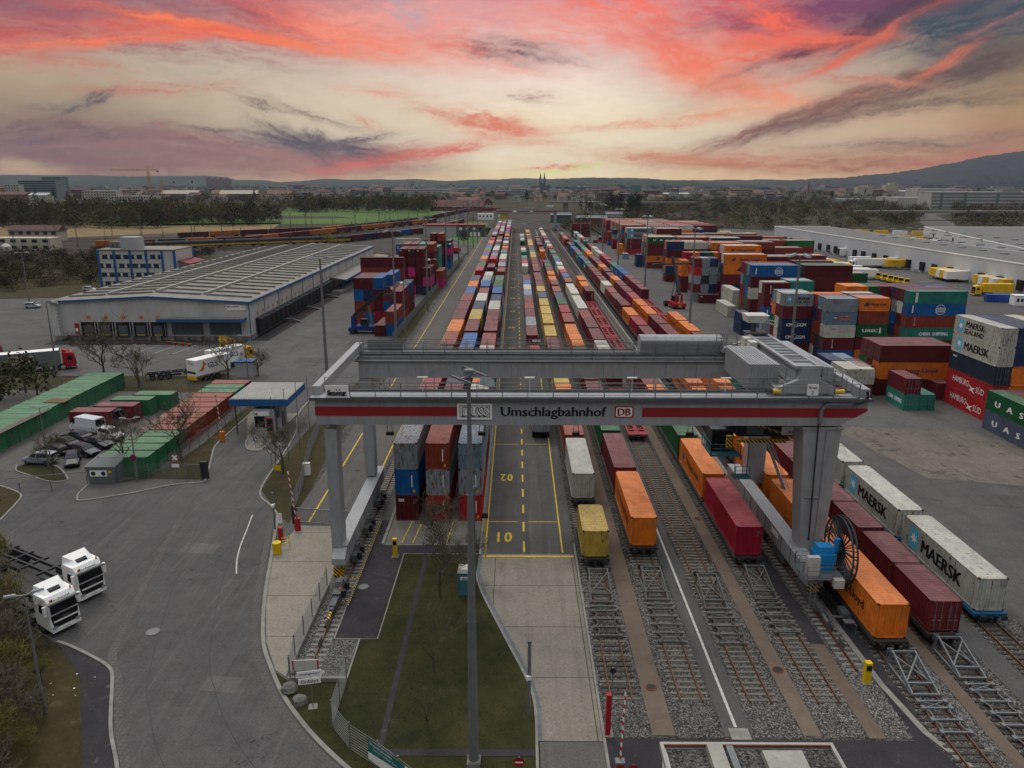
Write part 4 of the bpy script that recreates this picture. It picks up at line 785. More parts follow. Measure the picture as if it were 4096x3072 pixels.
# paint: colour from the object, rust from its 'rust' property, fading and grime on the roof sheet
def paintmat(name, src):
    m, t = newmat(name)
    if src == 'obj':
        oi = t.new('ShaderNodeObjectInfo'); base = oi.outputs['Color']; rnd = oi.outputs['Random']
        at = t.new('ShaderNodeAttribute', attribute_type='OBJECT', attribute_name='rust'); rust = at.outputs['Fac']
        off = t.new('ShaderNodeCombineXYZ'); s = t.math('MULTIPLY', rnd, 60); t.l.new(s, off.inputs[0]); t.l.new(s, off.inputs[1])
        v = t.new('ShaderNodeVectorMath', operation='ADD'); t.l.new(t.co, v.inputs[0]); t.l.new(off.outputs[0], v.inputs[1]); co_ = v.outputs[0]
    else:
        a = t.new('ShaderNodeAttribute', attribute_name='Col'); base = a.outputs['Color']; rust = None; co_ = t.co
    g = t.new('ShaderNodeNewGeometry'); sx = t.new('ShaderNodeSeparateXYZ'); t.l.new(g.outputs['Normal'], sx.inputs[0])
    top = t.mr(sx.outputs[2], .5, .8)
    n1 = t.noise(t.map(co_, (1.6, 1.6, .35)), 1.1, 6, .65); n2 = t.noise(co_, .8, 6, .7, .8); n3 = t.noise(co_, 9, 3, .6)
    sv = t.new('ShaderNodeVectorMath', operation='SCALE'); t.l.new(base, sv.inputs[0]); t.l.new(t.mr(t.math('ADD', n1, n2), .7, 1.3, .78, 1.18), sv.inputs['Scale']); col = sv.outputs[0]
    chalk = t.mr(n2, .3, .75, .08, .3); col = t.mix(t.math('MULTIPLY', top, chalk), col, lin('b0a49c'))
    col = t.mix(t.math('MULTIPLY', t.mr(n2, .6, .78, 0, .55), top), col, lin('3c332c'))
    col = t.mix(t.mr(n1, .56, .76, 0, .5), col, lin('2d2622'))
    n4 = t.noise(t.map(co_, (5, 5, .22)), 1.6, 5, .7); col = t.mix(t.math('MULTIPLY', t.mr(n4, .52, .7, 0, .35), t.math('SUBTRACT', 1, top)), col, lin('201a17'))
    pv = t.vor(t.map(co_, (1, .45, .8)), 1.3, 'F1', 'Color'); pc = t.new('ShaderNodeSeparateColor'); t.l.new(pv, pc.inputs[0]); pw = t.new('ShaderNodeVectorMath', operation='SCALE'); t.l.new(col, pw.inputs[0]); t.l.new(t.mr(pc.outputs[0], 0, 1, .88, 1.12), pw.inputs['Scale']); col = pw.outputs[0]
    if rust is not None:
        th = t.math('SUBTRACT', .76, t.math('MULTIPLY', rust, .235)); d = t.math('SUBTRACT', t.noise(t.map(co_, (3.2, 1.5, .7)), 1.3, 8, .72, .3), th)
        col = t.mix(t.mr(d, 0, .05, 0, .9), col, t.ramp(n3, [(.3, '4e2a14'), (.7, '85491f')]))
    t.set(t.b.inputs['Base Color'], col); t.b.inputs['Roughness'].default_value = .62; t.b.inputs['Specular IOR Level'].default_value = .3
    if src != 'obj': pass
    return m
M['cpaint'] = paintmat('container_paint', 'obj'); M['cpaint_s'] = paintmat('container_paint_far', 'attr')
M['cedge'] = mat('container_underframe', '3a2c26', .8, 0, .3, 2)
def cont_mb(L, H, W=2.44, fine=True):
    """corrugated steel box, origin at the bottom centre, long axis y, door end +y"""
    mb = MB(); h = W/2; e = .06; d = .036; z0, z1 = .13, H-.1
    pt = .28 if fine else .6
    # corner posts, rails
    for sx in (-1, 1):
        x0, x1 = sorted((sx*h, sx*(h-.1)))
        mb.box(x0, -L/2, 0, x1, -L/2+.12, H); mb.box(x0, L/2-.12, 0, x1, L/2, H)
        xa, xb = sorted((sx*(h-.005), sx*(h-.07))); mb.box(xa, -L/2+.12, 0, xb, L/2-.12, .15); mb.box(xa, -L/2+.12, H-.09, xb, L/2-.12, H-.01)
        n = int((L-.24)/pt); p = (L-.24)/n; y = -L/2+.12; xo, xi = sx*(h-.022), sx*(h-.058); k = len(mb.v)
        prof = []
        for i in range(n): prof += [(xi, y), (xi, y+p*.28), (xo, y+p*.42), (xo, y+p*.86)]; y += p
        prof.append((xi, y)); 
        for a, b in prof: mb.v += [(a, b, .14), (a, b, H-.08)]
        for i in range(len(prof)-1):
            q = k+2*i; mb.f.append((q, q+2, q+3, q+1) if sx > 0 else (q, q+1, q+3, q+2)); mb.m.append(0)
    for y0, y1 in ((-L/2, -L/2+.1), (L/2-.1, L/2)):
        mb.box(-h+.1, y0, 0, h-.1, y1, .14); mb.box(-h+.1, y0, H-.12, h-.1, y1, H)
    # front end corrugated
    n = 9; p = (W-.2)/n; x = -h+.1; k = len(mb.v); prof = []
    for i in range(n): prof += [(x, -L/2+.07), (x+p*.3, -L/2+.07), (x+p*.45, -L/2+.02), (x+p*.85, -L/2+.02)]; x += p
    prof.append((x, -L/2+.07))
    for a, b in prof: mb.v += [(a, b, .14), (a, b, H-.1)]
    for i in range(len(prof)-1): q = k+2*i; mb.f.append((q, q+2, q+3, q+1)); mb.m.append(0)
    mb.face([(-h+.1, L/2-.06, .14), (-h+.1, L/2-.06, H-.1), (h-.1, L/2-.06, H-.1), (h-.1, L/2-.06, .14)])
    # roof, corrugated across
    n = int((L-.2)/(.36 if fine else .8)); p = (L-.2)/n; y = -L/2+.1; k = len(mb.v); prof = []
    for i in range(n): prof += [(y, H-.035), (y+p*.55, H-.035), (y+p*.65, H-.012), (y+p*.92, H-.012)]; y += p
    prof.append((y, H-.035))
    for a, b in prof: mb.v += [(-h+.05, a, b), (h-.05, a, b)]
    for i in range(len(prof)-1): q = k+2*i; mb.f.append((q, q+1, q+3, q+2)); mb.m.append(0)
    mb.face([(-h, -L/2, .02), (-h, L/2, .02), (h, L/2, .02), (h, -L/2, .02)], 1)
    for sx in (-1, 1):
        for sy in (-1, 1):
            for z in (0, H-.13): a, b = sorted((sx*(h+.006), sx*(h-.17))); c, e_ = sorted((sy*(L/2+.006), sy*(L/2-.18))); mb.box(a, c, z, b, e_, z+.13+(.006 if z else 0), 1)
    return mb
CM = {}; CMB = {}
for L in (6.06, 12.19):
    for H in (2.59, 2.9):
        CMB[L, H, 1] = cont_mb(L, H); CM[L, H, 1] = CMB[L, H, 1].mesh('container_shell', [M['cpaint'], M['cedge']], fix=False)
        CMB[L, H, 0] = cont_mb(L, H, fine=False)
def door_mb(H):
    a = MB(); w = 1.1; a.box(.01, 0, .16, w, .035, H-.14)
    for q in range(5): z = .3+q*(H-.5)/5; a.box(.08, .035, z, w-.06, .055, z+(H-.5)/5*.55)
    b = MB()
    for x in (.3, .78): b.cyl((x, .08, .12), (x, .08, H-.1), .022, .022, 6); b.box(x-.05, .04, .9, x+.22, .09, .97); b.box(x-.05, .04, 1.15, x+.05, .1, 1.22)
    return a, b
DM = {}
for H in (2.59, 2.9):
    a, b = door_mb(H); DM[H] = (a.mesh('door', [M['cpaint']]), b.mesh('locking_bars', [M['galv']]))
SPEC = []; PITCH = 12.45
def box_(x, y, z, L, H, ori, col, pl, deco=None, rust=.15, vis=1., doors=None):
    """x,y: centre on the ground; ori Y/D/X/E; pl: where it stands, for its label"""
    SPEC.append(dict(x=x, y=y, z=z, L=L, H=H, o=ori, c=col, pl=pl, d=deco, r=rust, v=vis, dd=(ori in 'DXE') if doors is None else doors))
L20, L40 = 6.06, 12.19
# -- decoration helpers -------------------------------------------------------
RZ = dict(Y=0, D=PI, X=PI/2, E=-PI/2)
def face_frame(s, fc):
    """local placement for writing on the world-facing side fc: -x, -y, +x ; returns fn(u,v)->(loc), theta, width"""
    o, L = s['o'], s['L']; a = {'-y': 0, '-x': -PI/2, '+x': PI/2}[fc]; th = a-RZ[o]; th = math.atan2(math.sin(th), math.cos(th))
    nx, ny = round(math.sin(th)), round(-math.cos(th)); rx, ry = round(math.cos(th)), round(math.sin(th))
    side = abs(nx) > .5; W = L if side else 2.44; off = (1.22-.018) if side else (L/2-.016)
    if not side and ny > 0: off = L/2+.07
    return (lambda u, v, e=0: (nx*(off+.004+e)+rx*(u-W/2), ny*(off+.004+e)+ry*(u-W/2), v)), th, W
def emblem_wings(c, F, th, u, v, h, m):  # two stacked swept wings
    pts = [[(0, .1), (.55, .55), (.35, .55), (.75, 1), (1.25, 1), (.95, .6), (1.15, .6), (.6, .1)], [(.55, 0), (1.0, .42), (1.3, .42), (1.0, .62), (1.35, .95), (1.6, .95), (1.45, .5), (1.6, .5), (1.2, 0)]]
    o = shape('emblem', [pts[0]], m, c, F(u, v), th, (h, h)); shape('emblem', [pts[1]], m, c, F(u, v, .002), th, (h, h)); return o
def star(c, F, th, u, v, w, h):
    p = shape('emblem_panel', [[(a, b) for a, b in rrect(0, 0, w, h, .12)]], 'skyblue', c, F(u, v), th)
    pts = []
    for i in range(14): a = PI/2+PI*i/7; r = .44 if i % 2 == 0 else .17; pts.append((w/2+w*r*math.cos(a), h/2+w*r*math.sin(a)*1.0))
    tri = [[(w/2, h/2), pts[i], pts[(i+1) % 14]] for i in range(14)]
    shape('emblem', tri, 'white', c, F(u, v, .003), th)
def globe(c, F, th, u, v, r):
    pts = ringpts(r*.9, r, 24, cx=0, cy=0)+ringpts(r*.42, r*.5, 20)+ringpts(r*.9, r, 20, 0, PI, ey=.35)+ringpts(r*.9, r, 20, PI, 2*PI, ey=.35)
    shape('emblem', pts, 'white', c, F(u, v), th)
def deco(c, s):
    k = s['d']; o = s['o']; H = s['H']
    fc, k = k if isinstance(k, tuple) else (('-y' if o in 'XE' else '-x'), k)
    F, th, W = face_frame(s, fc); big = W > 10; T = lambda *a, **q: text(a[0], c, F(a[1], a[2]), a[3], a[4], a[5], th, **q)
    if k == 'hapag':
        if big: emblem_wings(c, F, th, 1.6, 1.0, .85, 'navy'); T('Hapag-Lloyd', 4.0, .85, 6.0, 1.05, 'navy' if o != 'Y' else 'black', bold=.03)
        else: emblem_wings(c, F, th, .8, 1.0, .8, 'navy'); T('Hapag-Lloyd', 2.2, .95, 3.2, .75, 'black', bold=.03)
    elif k == 'wings': emblem_wings(c, F, th, 3.4, .9, 1.2, 'navy')
    elif k == 'maersk':
        if big: star(c, F, th, 1.3, .5, 1.5, 2.0); T('MAERSK', 3.4, .8, 6.6, 1.25, 'black', bold=.045)
        else: star(c, F, th, .5, .8, .9, 1.1); T('MAERSK', 1.7, .9, 3.6, .8, 'black', bold=.045)
    elif k == 'sealand':
        if big: star(c, F, th, 1.1, .5, 1.4, 1.9); T('MAERSK', 3.1, 1.45, 5, .95, 'black', bold=.045); T('SEALAND', 2.9, .4, 5.2, .8, 'black', bold=.045)
        else: star(c, F, th, .7, .9, .9, 1.1); T('MAERSK', 2.4, 1.35, 2.9, .55, 'black', bold=.045); T('SEALAND', 2.4, .65, 2.9, .45, 'black', bold=.045)
    elif k == 'hsud':
        if not big: T('HAMBURG', .8, 1.0, 4.2, .8, 'white'); return
        T('HAMBURG', 1.7, 1.15, 4.4, .95, 'white', bold=.0); T('SÜD', 8.2, .75, 2.1, 1.15, 'white', bold=.0)
        shape('emblem', [[(0, 1.6), (.25, 1.05), (1.1, .75), (2.0, .95), (1.3, .45), (1.9, -.1), (.9, .3), (.3, .1), (.75, .65), (.1, 1.0)]], 'white', c, F(6.1, .5), th)
    elif k == 'uascw': T('U   A   S   C', 2.1, .95, 9.2, .85, 'white', bold=.045)
    elif k == 'uasc': T('UASC', 1.1, .95, 3.2, .65, 'white', bold=.045); shape('panel', [[(0, 0), (.35, 0), (.35, 1.1), (0, 1.1)]], 'white', c, F(4.5, .7), th)
    elif k == 'cosco':
        x = W/2-.2; T('COSCO', x, 1.2, 2.0, .42, 'white', bold=.045); T('SHIPPING', x, .78, 2.0, .26, 'white', bold=.03); globe(c, F, th, x+1, 1.3, 1.05); shape('panel', [[(0, 0), (.25, 0), (.25, 1.6), (0, 1.6)]], 'white', c, F(.9, .6), th)
    elif k == 'cma':
        T('CMA CGM', .9, .95, 4.1, .68, 'white', bold=.045); shape('emblem', ringpts(1.6, 1.72, 12, R(95), R(150), cx=2.5, cy=-.1, ey=.65)+ringpts(1.5, 1.62, 12, R(-75), R(-15), cx=1.6, cy=1, ey=.7), 'white', c, F(.8, .9), th)
    elif k == 'cmab': shape('panel', [[(0, 0), (3.4, 0), (3.4, .95), (0, .95)]], 'white', c, F(1, .7), th); text('CMA CGM', c, F(1.15, .85, .004), 3.1, .65, 'red', th, bold=.045)
    elif k == 'oocl': T('OOCL', (1.1 if not big else 1.0), 1.6, 1.1, .32, 'red', bold=.045)
    elif k == 'oocle': T('OOCL', .75, 1.45, .95, .22, 'red', bold=.045)
    elif k == 'triton': T('T\nR\nI\nT\nO\nN', 1.6, .45, .3, 1.8, 'white', bold=.03)
    elif k == 'tex': T('tex', .3, H-.75, .65, .38, 'white', bold=.045)
    elif k == 'texs': T('tex', W-1.3, 1.2, .9, .5, 'white', bold=.045)
    elif k == 'dong': shape('panel', [[(0, 0), (.5, 0), (.5, 2.1), (0, 2.1)]], 'white', c, F(1.3, .25), th); text('D\nO\nN\nG\n \nF\nA\nN\nG', c, F(1.42, .32, .004), .26, 1.96, 'black', th)
    elif k == 'china': T('CHINA  SHIPPING', 3.0 if big else .7, .9, 6.2 if big else 4.6, .75 if big else .7, 'white', bold=.045)
    elif k == 'nedl': shape('panel', [[(0, 0), (2.2, 0), (2.2, .6), (0, .6)]], 'orange', c, F(2.5, 1.1), th); shape('panel', [[(0, 0), (1.1, 0), (1.1, .6), (0, .6)]], 'navy', c, F(1.4, 1.1), th); text('P&O', c, F(1.5, 1.2, .004), .9, .38, 'white', th, bold=.045); text('Nedlloyd', c, F(2.6, 1.2, .004), 2.0, .4, 'navy', th, bold=.045)
    elif k == 'seaco': T('seaco', .9, 2.1, 1.1, .28, 'white', bold=.045)
    elif k == 'ues': T('U\nE\nS', 1.2, .3, .38, 2.0, 'white', bold=.03)
    elif k == 'numend': T('seaco', 0, 0, .01, .01, 'white')
    elif k == 'endmark': shape('marking', [[(0, 0), (.1, 0), (.1, 1.35), (0, 1.35)]], 'white', c, F(1.75, .9), th); shape('marking', [[(0, 0), (.22, 0), (.22, .3), (0, .3)]], 'hiviz', c, F(1.9, .3), th)
    elif k == 'one': shape('marking', [[(0, 0), (1.8, 0), (1.8, .5), (0, .5)]], 'white', c, F(1.2, 1.4), th)
# -- stack rows by the truck lane (three high) ---------------------------------
rows = {  # left edge x, colours of the top layer; '.' a gap down to two layers
 0: (-12.75, ['s', 'r', 'c', 'k', 'r', 'o', 'm', 'm', 'r', 'b', 'o', 'n', '.', 'c', 'g', 'm', 'o', 'b', 'r', 't', 'b', 'r', 'o', 'p', 'c', '.', 'm', 'w', 'b', 'n', 'r', 'p', 'w', 'r', 'w', 'm', 'b', 'w', 'w', 'm']),
 1: (-9.45, ['m', 'm', 'k', 'u', 'b', 'm', 'y', 'n', 'w', 'r', 'b', 's', 'w', '.', 'm', '.', 'e', 'l', 'm', 'w', 'w', 'g', 'm', 'w', 'r', 'g', '.', 'r', 'n', 'w', 'w', 'n', 'w', 'm', 'm', 'm', 'r', 'w', 'm', 'm']),
 2: (-6.0, ['l', 'w', 'o', 'w', 'r', 'm', 'R', 'w', 'n', 'b', 'g', 'g', '.', 'r', 's', 'm', 'w', 'w', 't', 'm', 'o', 'm', 'w', 'n', 'l', '.', 'o', 'n', 'r', 'm', 'b', 'p', 'p', 'w', 'b', 'w', 'm', 'w', 'b', 'w'])}
fr = {0: ('s', 'b', 'd'), 1: ('r', 's', 'e'), 2: ('l', 's', 'e')}
rn = ['left stack row', 'middle stack row', 'right stack row']
pool = 'mmmrrobnwgtscdkl'
for ri, (xe, cs) in rows.items():
    for i, c in enumerate(cs):
        y0 = 75.4+PITCH*i if i < 4 else 75.85+PITCH*i
        for lev in range(3):
            H = 2.9; z = lev*H
            if c == '.' and lev == 2: continue
            cc = c if lev == 2 else random.choice(pool)
            if i == 0: cc = fr[ri][2-lev]
            vis = 1 if lev == 2 or i == 0 else (.55 if ri == 2 else .12)
            if i > 0 and cs[i-1] == '.' and lev == 1: vis = .8
            lv = ['bottom', 'middle', 'top'][lev]
            pl = ('%s layer of the %s by the truck lane, %s from the near end' % (lv, rn[ri], ORD[i]))
            if i == 0: d = {(0, 0): ('-y', 'tex')}.get((ri, lev), ('-y', 'endmark') if lev != 2 or ri == 1 else None); rs = .95 if cc == 's' or (ri == 2 and lev == 2) else .3
            else: d = None; rs = random.random()*.6
            if cc == 'R':
                box_(xe+1.22, y0+3.05-.1, z, 6.06, H-.0, 'Y', 'm', 'near half of a pair on the '+pl.split(' of the ', 1)[1], None, .2); box_(xe+1.22, y0+9.2, z, 6.06, H, 'Y', 'm', 'far half of a pair on the '+pl.split(' of the ', 1)[1], None, .2); continue
            jx, jy = (random.uniform(-.07, .07), random.uniform(-.1, .1)) if i else (0, 0); box_(xe+1.22+jx, y0+6.1+jy, z, 12.19, (2.59 if lev == 2 and random.random() < .3 and i > 3 else H), 'Y', cc, pl, d, rs, vis)
# -- containers waiting on the truck lane ---------------------------------------
ln = [(163.5, 'm', ('-y', 'one')), (175.5, 's', None), (188, 'm', None), (200.4, 'r', None), (212.8, 'm', None), (225.2, 'l', None), (237.6, 'w', None), (250, 'b', None), (262.4, 'm', None), (305, 'w', 'D'), (317, 'e', None), (329, 'm', None), (341, 't', None), (370, 't', 'D'), (382, 'w', None), (394, 'r', None), (440, 'g', 'D'), (452, 'w', None), (464, 'm', None), (476, 'b', None), (488, 'w', None), (140.5, 'e', None)]
for i, (y, c, d) in enumerate(ln):
    box_(3.55, y+6.1, 0 if y > 150 else (0.02 if y > 120 else 0), 12.19, 2.9, 'D' if d == 'D' else 'Y', c, {140.5: 'on the truck lane behind the rear gantry girder'}.get(y, 'on the truck lane, %s in the queue beyond the gantry' % ORD[i]), d if d != 'D' else None, .2)
box_(3.55, 102.2+6.1-.1, 1.15, 12.19, 2.59, 'D', 's', 'on a truck chassis in the lane, doors facing us under the gantry', None, .25)
# -- trains ------------------------------------------------------------------------
WAG = []
def train(ti, y, cs, nm, z=1.18, pitch=13.3, start=1):
    x = TX[ti]; n = start
    for tok in cs:
        if tok == '.': y += pitch; continue
        if tok == '_': WAG.append((x, y, 12.2, 'red' if ti in (3, 6, 1) else 'dark', nm)); y += pitch; continue
        c = tok[0]; L = 6.06 if '2' in tok else 12.19; H = 2.59 if 'S' in tok else 2.9; d = None; ori = 'Y'; H = 2.59 if n > 4 and L > 7 and random.random() < .3 else H
        for k in ('hapag', 'maersk', 'tex', 'oocle', 'triton', 'endmark', 'oocl', 'china', 'cosco', 'wings'):
            if ':'+k in tok: d = k
        if '+D' in tok: ori = 'D'
        if d in ('tex', 'oocle', 'endmark'): d = ('-y', d)
        box_(x, y+L/2, z, L, H, ori, c, 'on the %s, %s from the buffer stops' % (nm, ORD[min(n-1, 43)]), d, .75 if '!' in tok else random.random()*.6, .9)
        WAG.append((x, y, L, 'dark' if ti not in (6,) else 'blue', nm)); y += (L+.25 if '~' in tok else (6.25 if L < 7 and '-' in tok else (pitch if L > 7 else 7.2))); n += 1
train(0, 65.1, ['y2S!'], 'first train right of the lane'); train(0, 78.8, ['M:oocle', 'r:tex', 'o', 'y', 'm', 'm', 'y', 'y', 'y', 'y', 'n', 'y', 'm', 'm', 'm', 'm', 'r', 'm', 'm', 'y', 'y', 't', 'n', 'c', 'y', 'y', 'y', 'm', 'm', 'm', 'y', 'm', 'y', 'y'], 'first train right of the lane', start=2)
train(1, 67.4, ['o:hapag', 'm', 'g', 'm', 'm', 'g', 'o', 'o', 'r:endmark', 'c', 'g', 'n', 'r', 'm', 'o', 'o', 'm', 'g', 'n', '_', '_', '_', 'o', 'm', '.', 'm', 'g', 'm', 'm', 'm'], 'second train right of the lane')
WAG.append((TX[2], 101.5, 24, 'red', 'empty'))
train(2, 127, ['d', 'w', 'm', 'm', 'r', 'w', 'w', 'w', 'w', 'r', 'b', 'e', 'w', 'w', 'b', 't', 'm', 't', 'm', 'r', 'w', 'n', 'w', 'n', 'r', 'm', 'w', 'w', 'c', 'w', 'm', 'w'], 'third train right of the lane')
train(3, 65.5, ['c', 'o:hapag', 'g', 'o', 'm', '_', '_', '_', '_', '_', '_', '_', 'm:endmark', 'o:hapag', 'o:hapag'], 'fourth train right of the lane')
train(4, 52.0, ['o:hapag', 'o', 'o:hapag', 'o', 'o:hapag', 'o:hapag', 'm', 'g', 'm', 'c', 'o:hapag', 'm', 'm', 'r', 'w', 'm', 'm', 'm', 'm', 't:china', 'n', 'b', 't:china', 'r', 'b', 'b', 'n', 'm', '.', 'm', 'o', 'r', 'r', 't'], 'train just right of the crane rail')
train(5, 53.0, ['m2S+D-', 'm2S-'], 'train with dark red boxes at the right'); train(5, 66.1, ['m2S+D-', 'm2S-', 'm2S-', 'm2S', 'd', 'o:hapag', 'o', 'm', 't', 'm', 'm', 'o:hapag', 'o:hapag', 'c', 'm', 'm', 'o', 'm', 'm', 'o', 'm', 'm', 'm', 'o', 'o', 'l', 'g', 'g', 'n', 't'], 'train with dark red boxes at the right', start=3)
train(6, 56.0, ['M!:maersk', 'M!:maersk+D', 'M!:maersk+D'], 'outermost train at the right', pitch=13.4); train(6, 96.5, ['o', 'm', 't', 'm', 'm', 'o:hapag', 'o:hapag', '_', '_', '_', 'm', 'm', 'm', 'b:cosco', 'b:cosco', 't:china', 'm', 'c', 'c', 'w', 'w', 'w', 'r', 'm', '.', 't', 'c', 'w', 'w', 'b', 'w', 'g', 'r'], 'outermost train at the right', start=4)
# -- yard at the left of the rows ---------------------------------------------------
def stack(x, y, cols, L, H, ori, nm, rust=.2, vis=1, z=0, under=None):
    """cols: list of (colour[, deco]) bottom to top"""
    lv = ['on the ground', 'second from the ground', 'third from the ground', 'fourth from the ground', 'fifth from the ground', 'sixth from the ground']
    for i, c in enumerate(cols):
        c = c if isinstance(c, tuple) else (c,)
        box_(x, y, z+i*H, L, H, ori, c[0], lv[i]+' in the '+nm, c[1] if len(c) > 1 else None, c[2] if len(c) > 2 else rust*random.random()*1.5, vis if i >= len(cols)-2 else vis*.8)
x0 = -41.2
for j, cs in enumerate((['r', 'r', 'b', 'd'], ['b', 'r', 'n', 'd'], ['c', 'd', 'd', 'b'], ['r', 'b', 'r'])): stack(x0+1.22+j*2.47, 193.5+6.1, cs, L40, 2.9, 'Y', 'front stack of the left yard, %s from the left' % ORD[j])
stack(-33.1+1.22, 176.4+6.1, ['d'], L40, 2.59, 'Y', 'front block behind the blue lifting truck'); stack(-30.6+1.22, 176.8+6.1, ['b', 'r'], L40, 2.9, 'Y', 'stack at the fence beside the blue lifting truck')
stack(-31+1.22, 190+6.1, ['r', 'd', 'm'], L40, 2.9, 'Y', 'second stack along the left yard fence'); stack(-28.5-1.4, 203+6.1, ['d', 'd', 'n'], L40, 2.9, 'Y', 'third stack along the left yard fence'); stack(-33.4, 207, ['r', 'r', 'r', 'b'], L40, 2.9, 'Y', 'stack with a blue top behind the second lamp mast')
stack(-38, 219, ['d', 'm', 'r', 'r', 'd'], L40, 2.9, 'E', 'crosswise stack behind the blue-topped containers', vis=.7)
for j, cs in enumerate((['d', 'm', 'm', 'd'], ['m', 'c', 'd', 'd', ('d', ('-y', 'tex'))], ['p', 'd', 'p', 'd', ('d', ('-y', 'tex'))], ['k', 'd', 'd', 'd', ('d', ('-y', 'tex'))])): stack(-39+j*2.75, 246+6.1, cs, L40, 2.9, 'Y' if j != 3 else 'Y', 'tex-lettered stack in the left yard, %s from the left' % ORD[j])
stack(-28.4, 243.7+6.1, ['k', 'p', 'd'], L40, 2.9, 'D', 'magenta stack by the left yard fence'); stack(-26.2, 262+6.1, ['p', 'r'], L40, 2.9, 'D', 'second magenta stack by the left yard fence')
for j, c in enumerate(['r', 'm', 't', 'r']): stack(-38+j*2.8, 266+6.1, ['d', 'd', 'd', 'd', c], L40, 2.9, 'Y', 'stack with %s top behind the tex containers' % PAL[c][1] if j != 3 else 'stack with right-hand top behind the tex containers', vis=.5)
stack(-52.5, 378, ['b', ('b', 'cosco'), ('w', 'oocl')], L40, 2.9, 'X', 'crosswise stack beyond the white hall')
for j, cs in enumerate((['w', 't', 't'], ['m', 't', 'w'], ['t', 't', 'w'])): stack(-40.5+j*2.9, 340+3, cs, L20*1.0, 2.9, 'D', 'teal and white stack in the far left yard, %s from the left' % ORD[j])
for j, cs in enumerate((['w', 'm', 't'], ['t', 't', 't', 't'])): stack(-33.2+j*2.9, 290+6, cs, L40, 2.9, 'Y', 'teal stack beside the left yard fence, %s from the left' % ORD[j])
for j, cs in enumerate((['m', 'm', 'c', 'd', 'd'], ['n', 'k', 'e', 'd', 'r'], ['b', 'n', 'p', 'k'])): stack(-34.5+j*3.0, 322+6, cs, L40, 2.9, 'D' if j == 0 else 'Y', 'tall stack by the small white office, %s from the left' % ORD[j])
# -- green storage rows (compound at the left) ---------------------------------------
y = 93.2
for i in range(15):
    box_(-72, y+1.22, 0, L20, 2.59, 'E', 'G', 'in the long row of the storage compound, %s from the near end' % ORD[i] if i != 8 else 'in the storage compound row, the one with a dark sheet on its roof', None, .3, 1, True); y += 2.47
y = 87.5
for i, c in enumerate(['G', 'G', 'G', 'G', 'r', 'r', 'r', 'r', 'r', 'r', 'r', 'G', 'G', 'r']):
    box_(-47.9, y+1.22, 0, L20, 2.59, 'X', c, 'in the storage row beside the access road, %s from the near end' % ORD[i], None, .75, 1, False); y += 2.72
for i, (x, y, c, nm) in enumerate([(-62.2, 107.6, 'm', 'in front beside the parked vans'), (-60.2, 110.6, 'm', 'behind the maroon one at the vans'), (-59.4, 114, 'G', 'in the middle of the storage compound'), (-57.3, 117, 'G', 'at the back of the storage compound')]): box_(x, y, 0, L20, 2.59, 'E', c, nm, None, .4, 1, True)
# -- big yard at the right ----------------------------------------------------------
def blk(nm, x, y, L, H, ori, cols, deep=(), rust=.3):
    stack(x, y, cols, L, H, ori, nm, rust)
    for i, c in enumerate(deep):
        dx, dy = ((0, 2.5*(i+1)) if ori in 'XE' else (2.5*(i+1), 0)); n = len(cols)
        for lev in range(n):
            last = lev == n-1
            box_(x+dx, y+dy, lev*H, L, H, ori, c if last else random.choice(pool), ('top' if last else ORD[lev]+' layer')+' of the %s stack behind the %s' % (ORD[i], nm), None, random.random()*.4, .5 if last else .1)
box_(61.6+1.22, 120.1, 0, L20, 2.59, 'D', 't', 'on the ground under the maroon box in the open yard', ('-x', 'china'), .35, 1); box_(64.1+1.22, 120.1, 0, L20, 2.59, 'D', 't', 'right one of the pair in the open yard', None, .3, 1); box_(61.6+1.22, 120.15, 2.59, L20, 2.59, 'D', 'm', 'lying on the teal pair in the open yard', None, .2, 1)
blk('maroon and orange long stack', 67.2, 126.9, L40, 2.9, 'X', ['d', ('o', 'hapag'), 'd'], 'mm'); blk('small stack left of the long orange one', 58.7+.2, 128.5, L20, 2.59, 'D', [('d', ('-y', 'tex')), 'm'], '')
blk('white doored pair behind the right gantry end', 55.8, 126.4, L20, 2.59, 'D', ['m', ('w', ('-x', 'maersk'))], ''); blk('white doored pair, its right half', 58.3, 126.4, L20, 2.59, 'D', ['m', 'w'], ''); blk('blue short pair behind the white doored pair', 55.8, 133, L20, 2.59, 'D', ['m', ('n', ('-x', 'cmab'))], 'l')
blk('tall near stack with grey-white top', 72.2, 116.5, L40, 2.9, 'D', [('e', 'hsud', .1), ('e', 'hsud', .1), ('k', 'seaco', .1), ('M', 'maersk', .8), ('M', 'sealand', .8)], 'nkwrmto'); box_(71, 129, 0, L40, 2.9, 'Y', 'm', 'behind the tall red-based stack', None, .2, .3)
blk('lettered pair at the right edge', 70.2, 102.2, L40, 2.9, 'Y', [('u', 'uascw', .2), ('g', 'uascw', .15)], 'mc')
blk('five-high short stack with white corrugated top', 64.4, 151.3, L20, 2.59, 'X', ['b', ('m', 'triton'), ('w', 'oocl'), ('l', 'nedl'), ('s', 'oocl', .4)], 'lro')
blk('five-high short stack with orange top', 71.1, 152.2, L20, 2.59, 'X', [('o', 'hapag'), ('m', 'triton'), ('g', 'uasc'), 'r', ('o', 'hapag', .3)], 'smw')
blk('five-high short stack with rusty white top', 58.3, 158.4, L20, 2.59, 'X', ['d', ('n', 'cma'), ('n', 'cma'), 'm', ('s', 'sealand', .9)], 'wl')
blk('five-high long stack with green top', 89.0, 162.2, L40, 2.59, 'X', ['m', ('t', 'china'), ('r', 'triton'), ('b', 'cosco'), ('t', 'dong')], 'mmb')
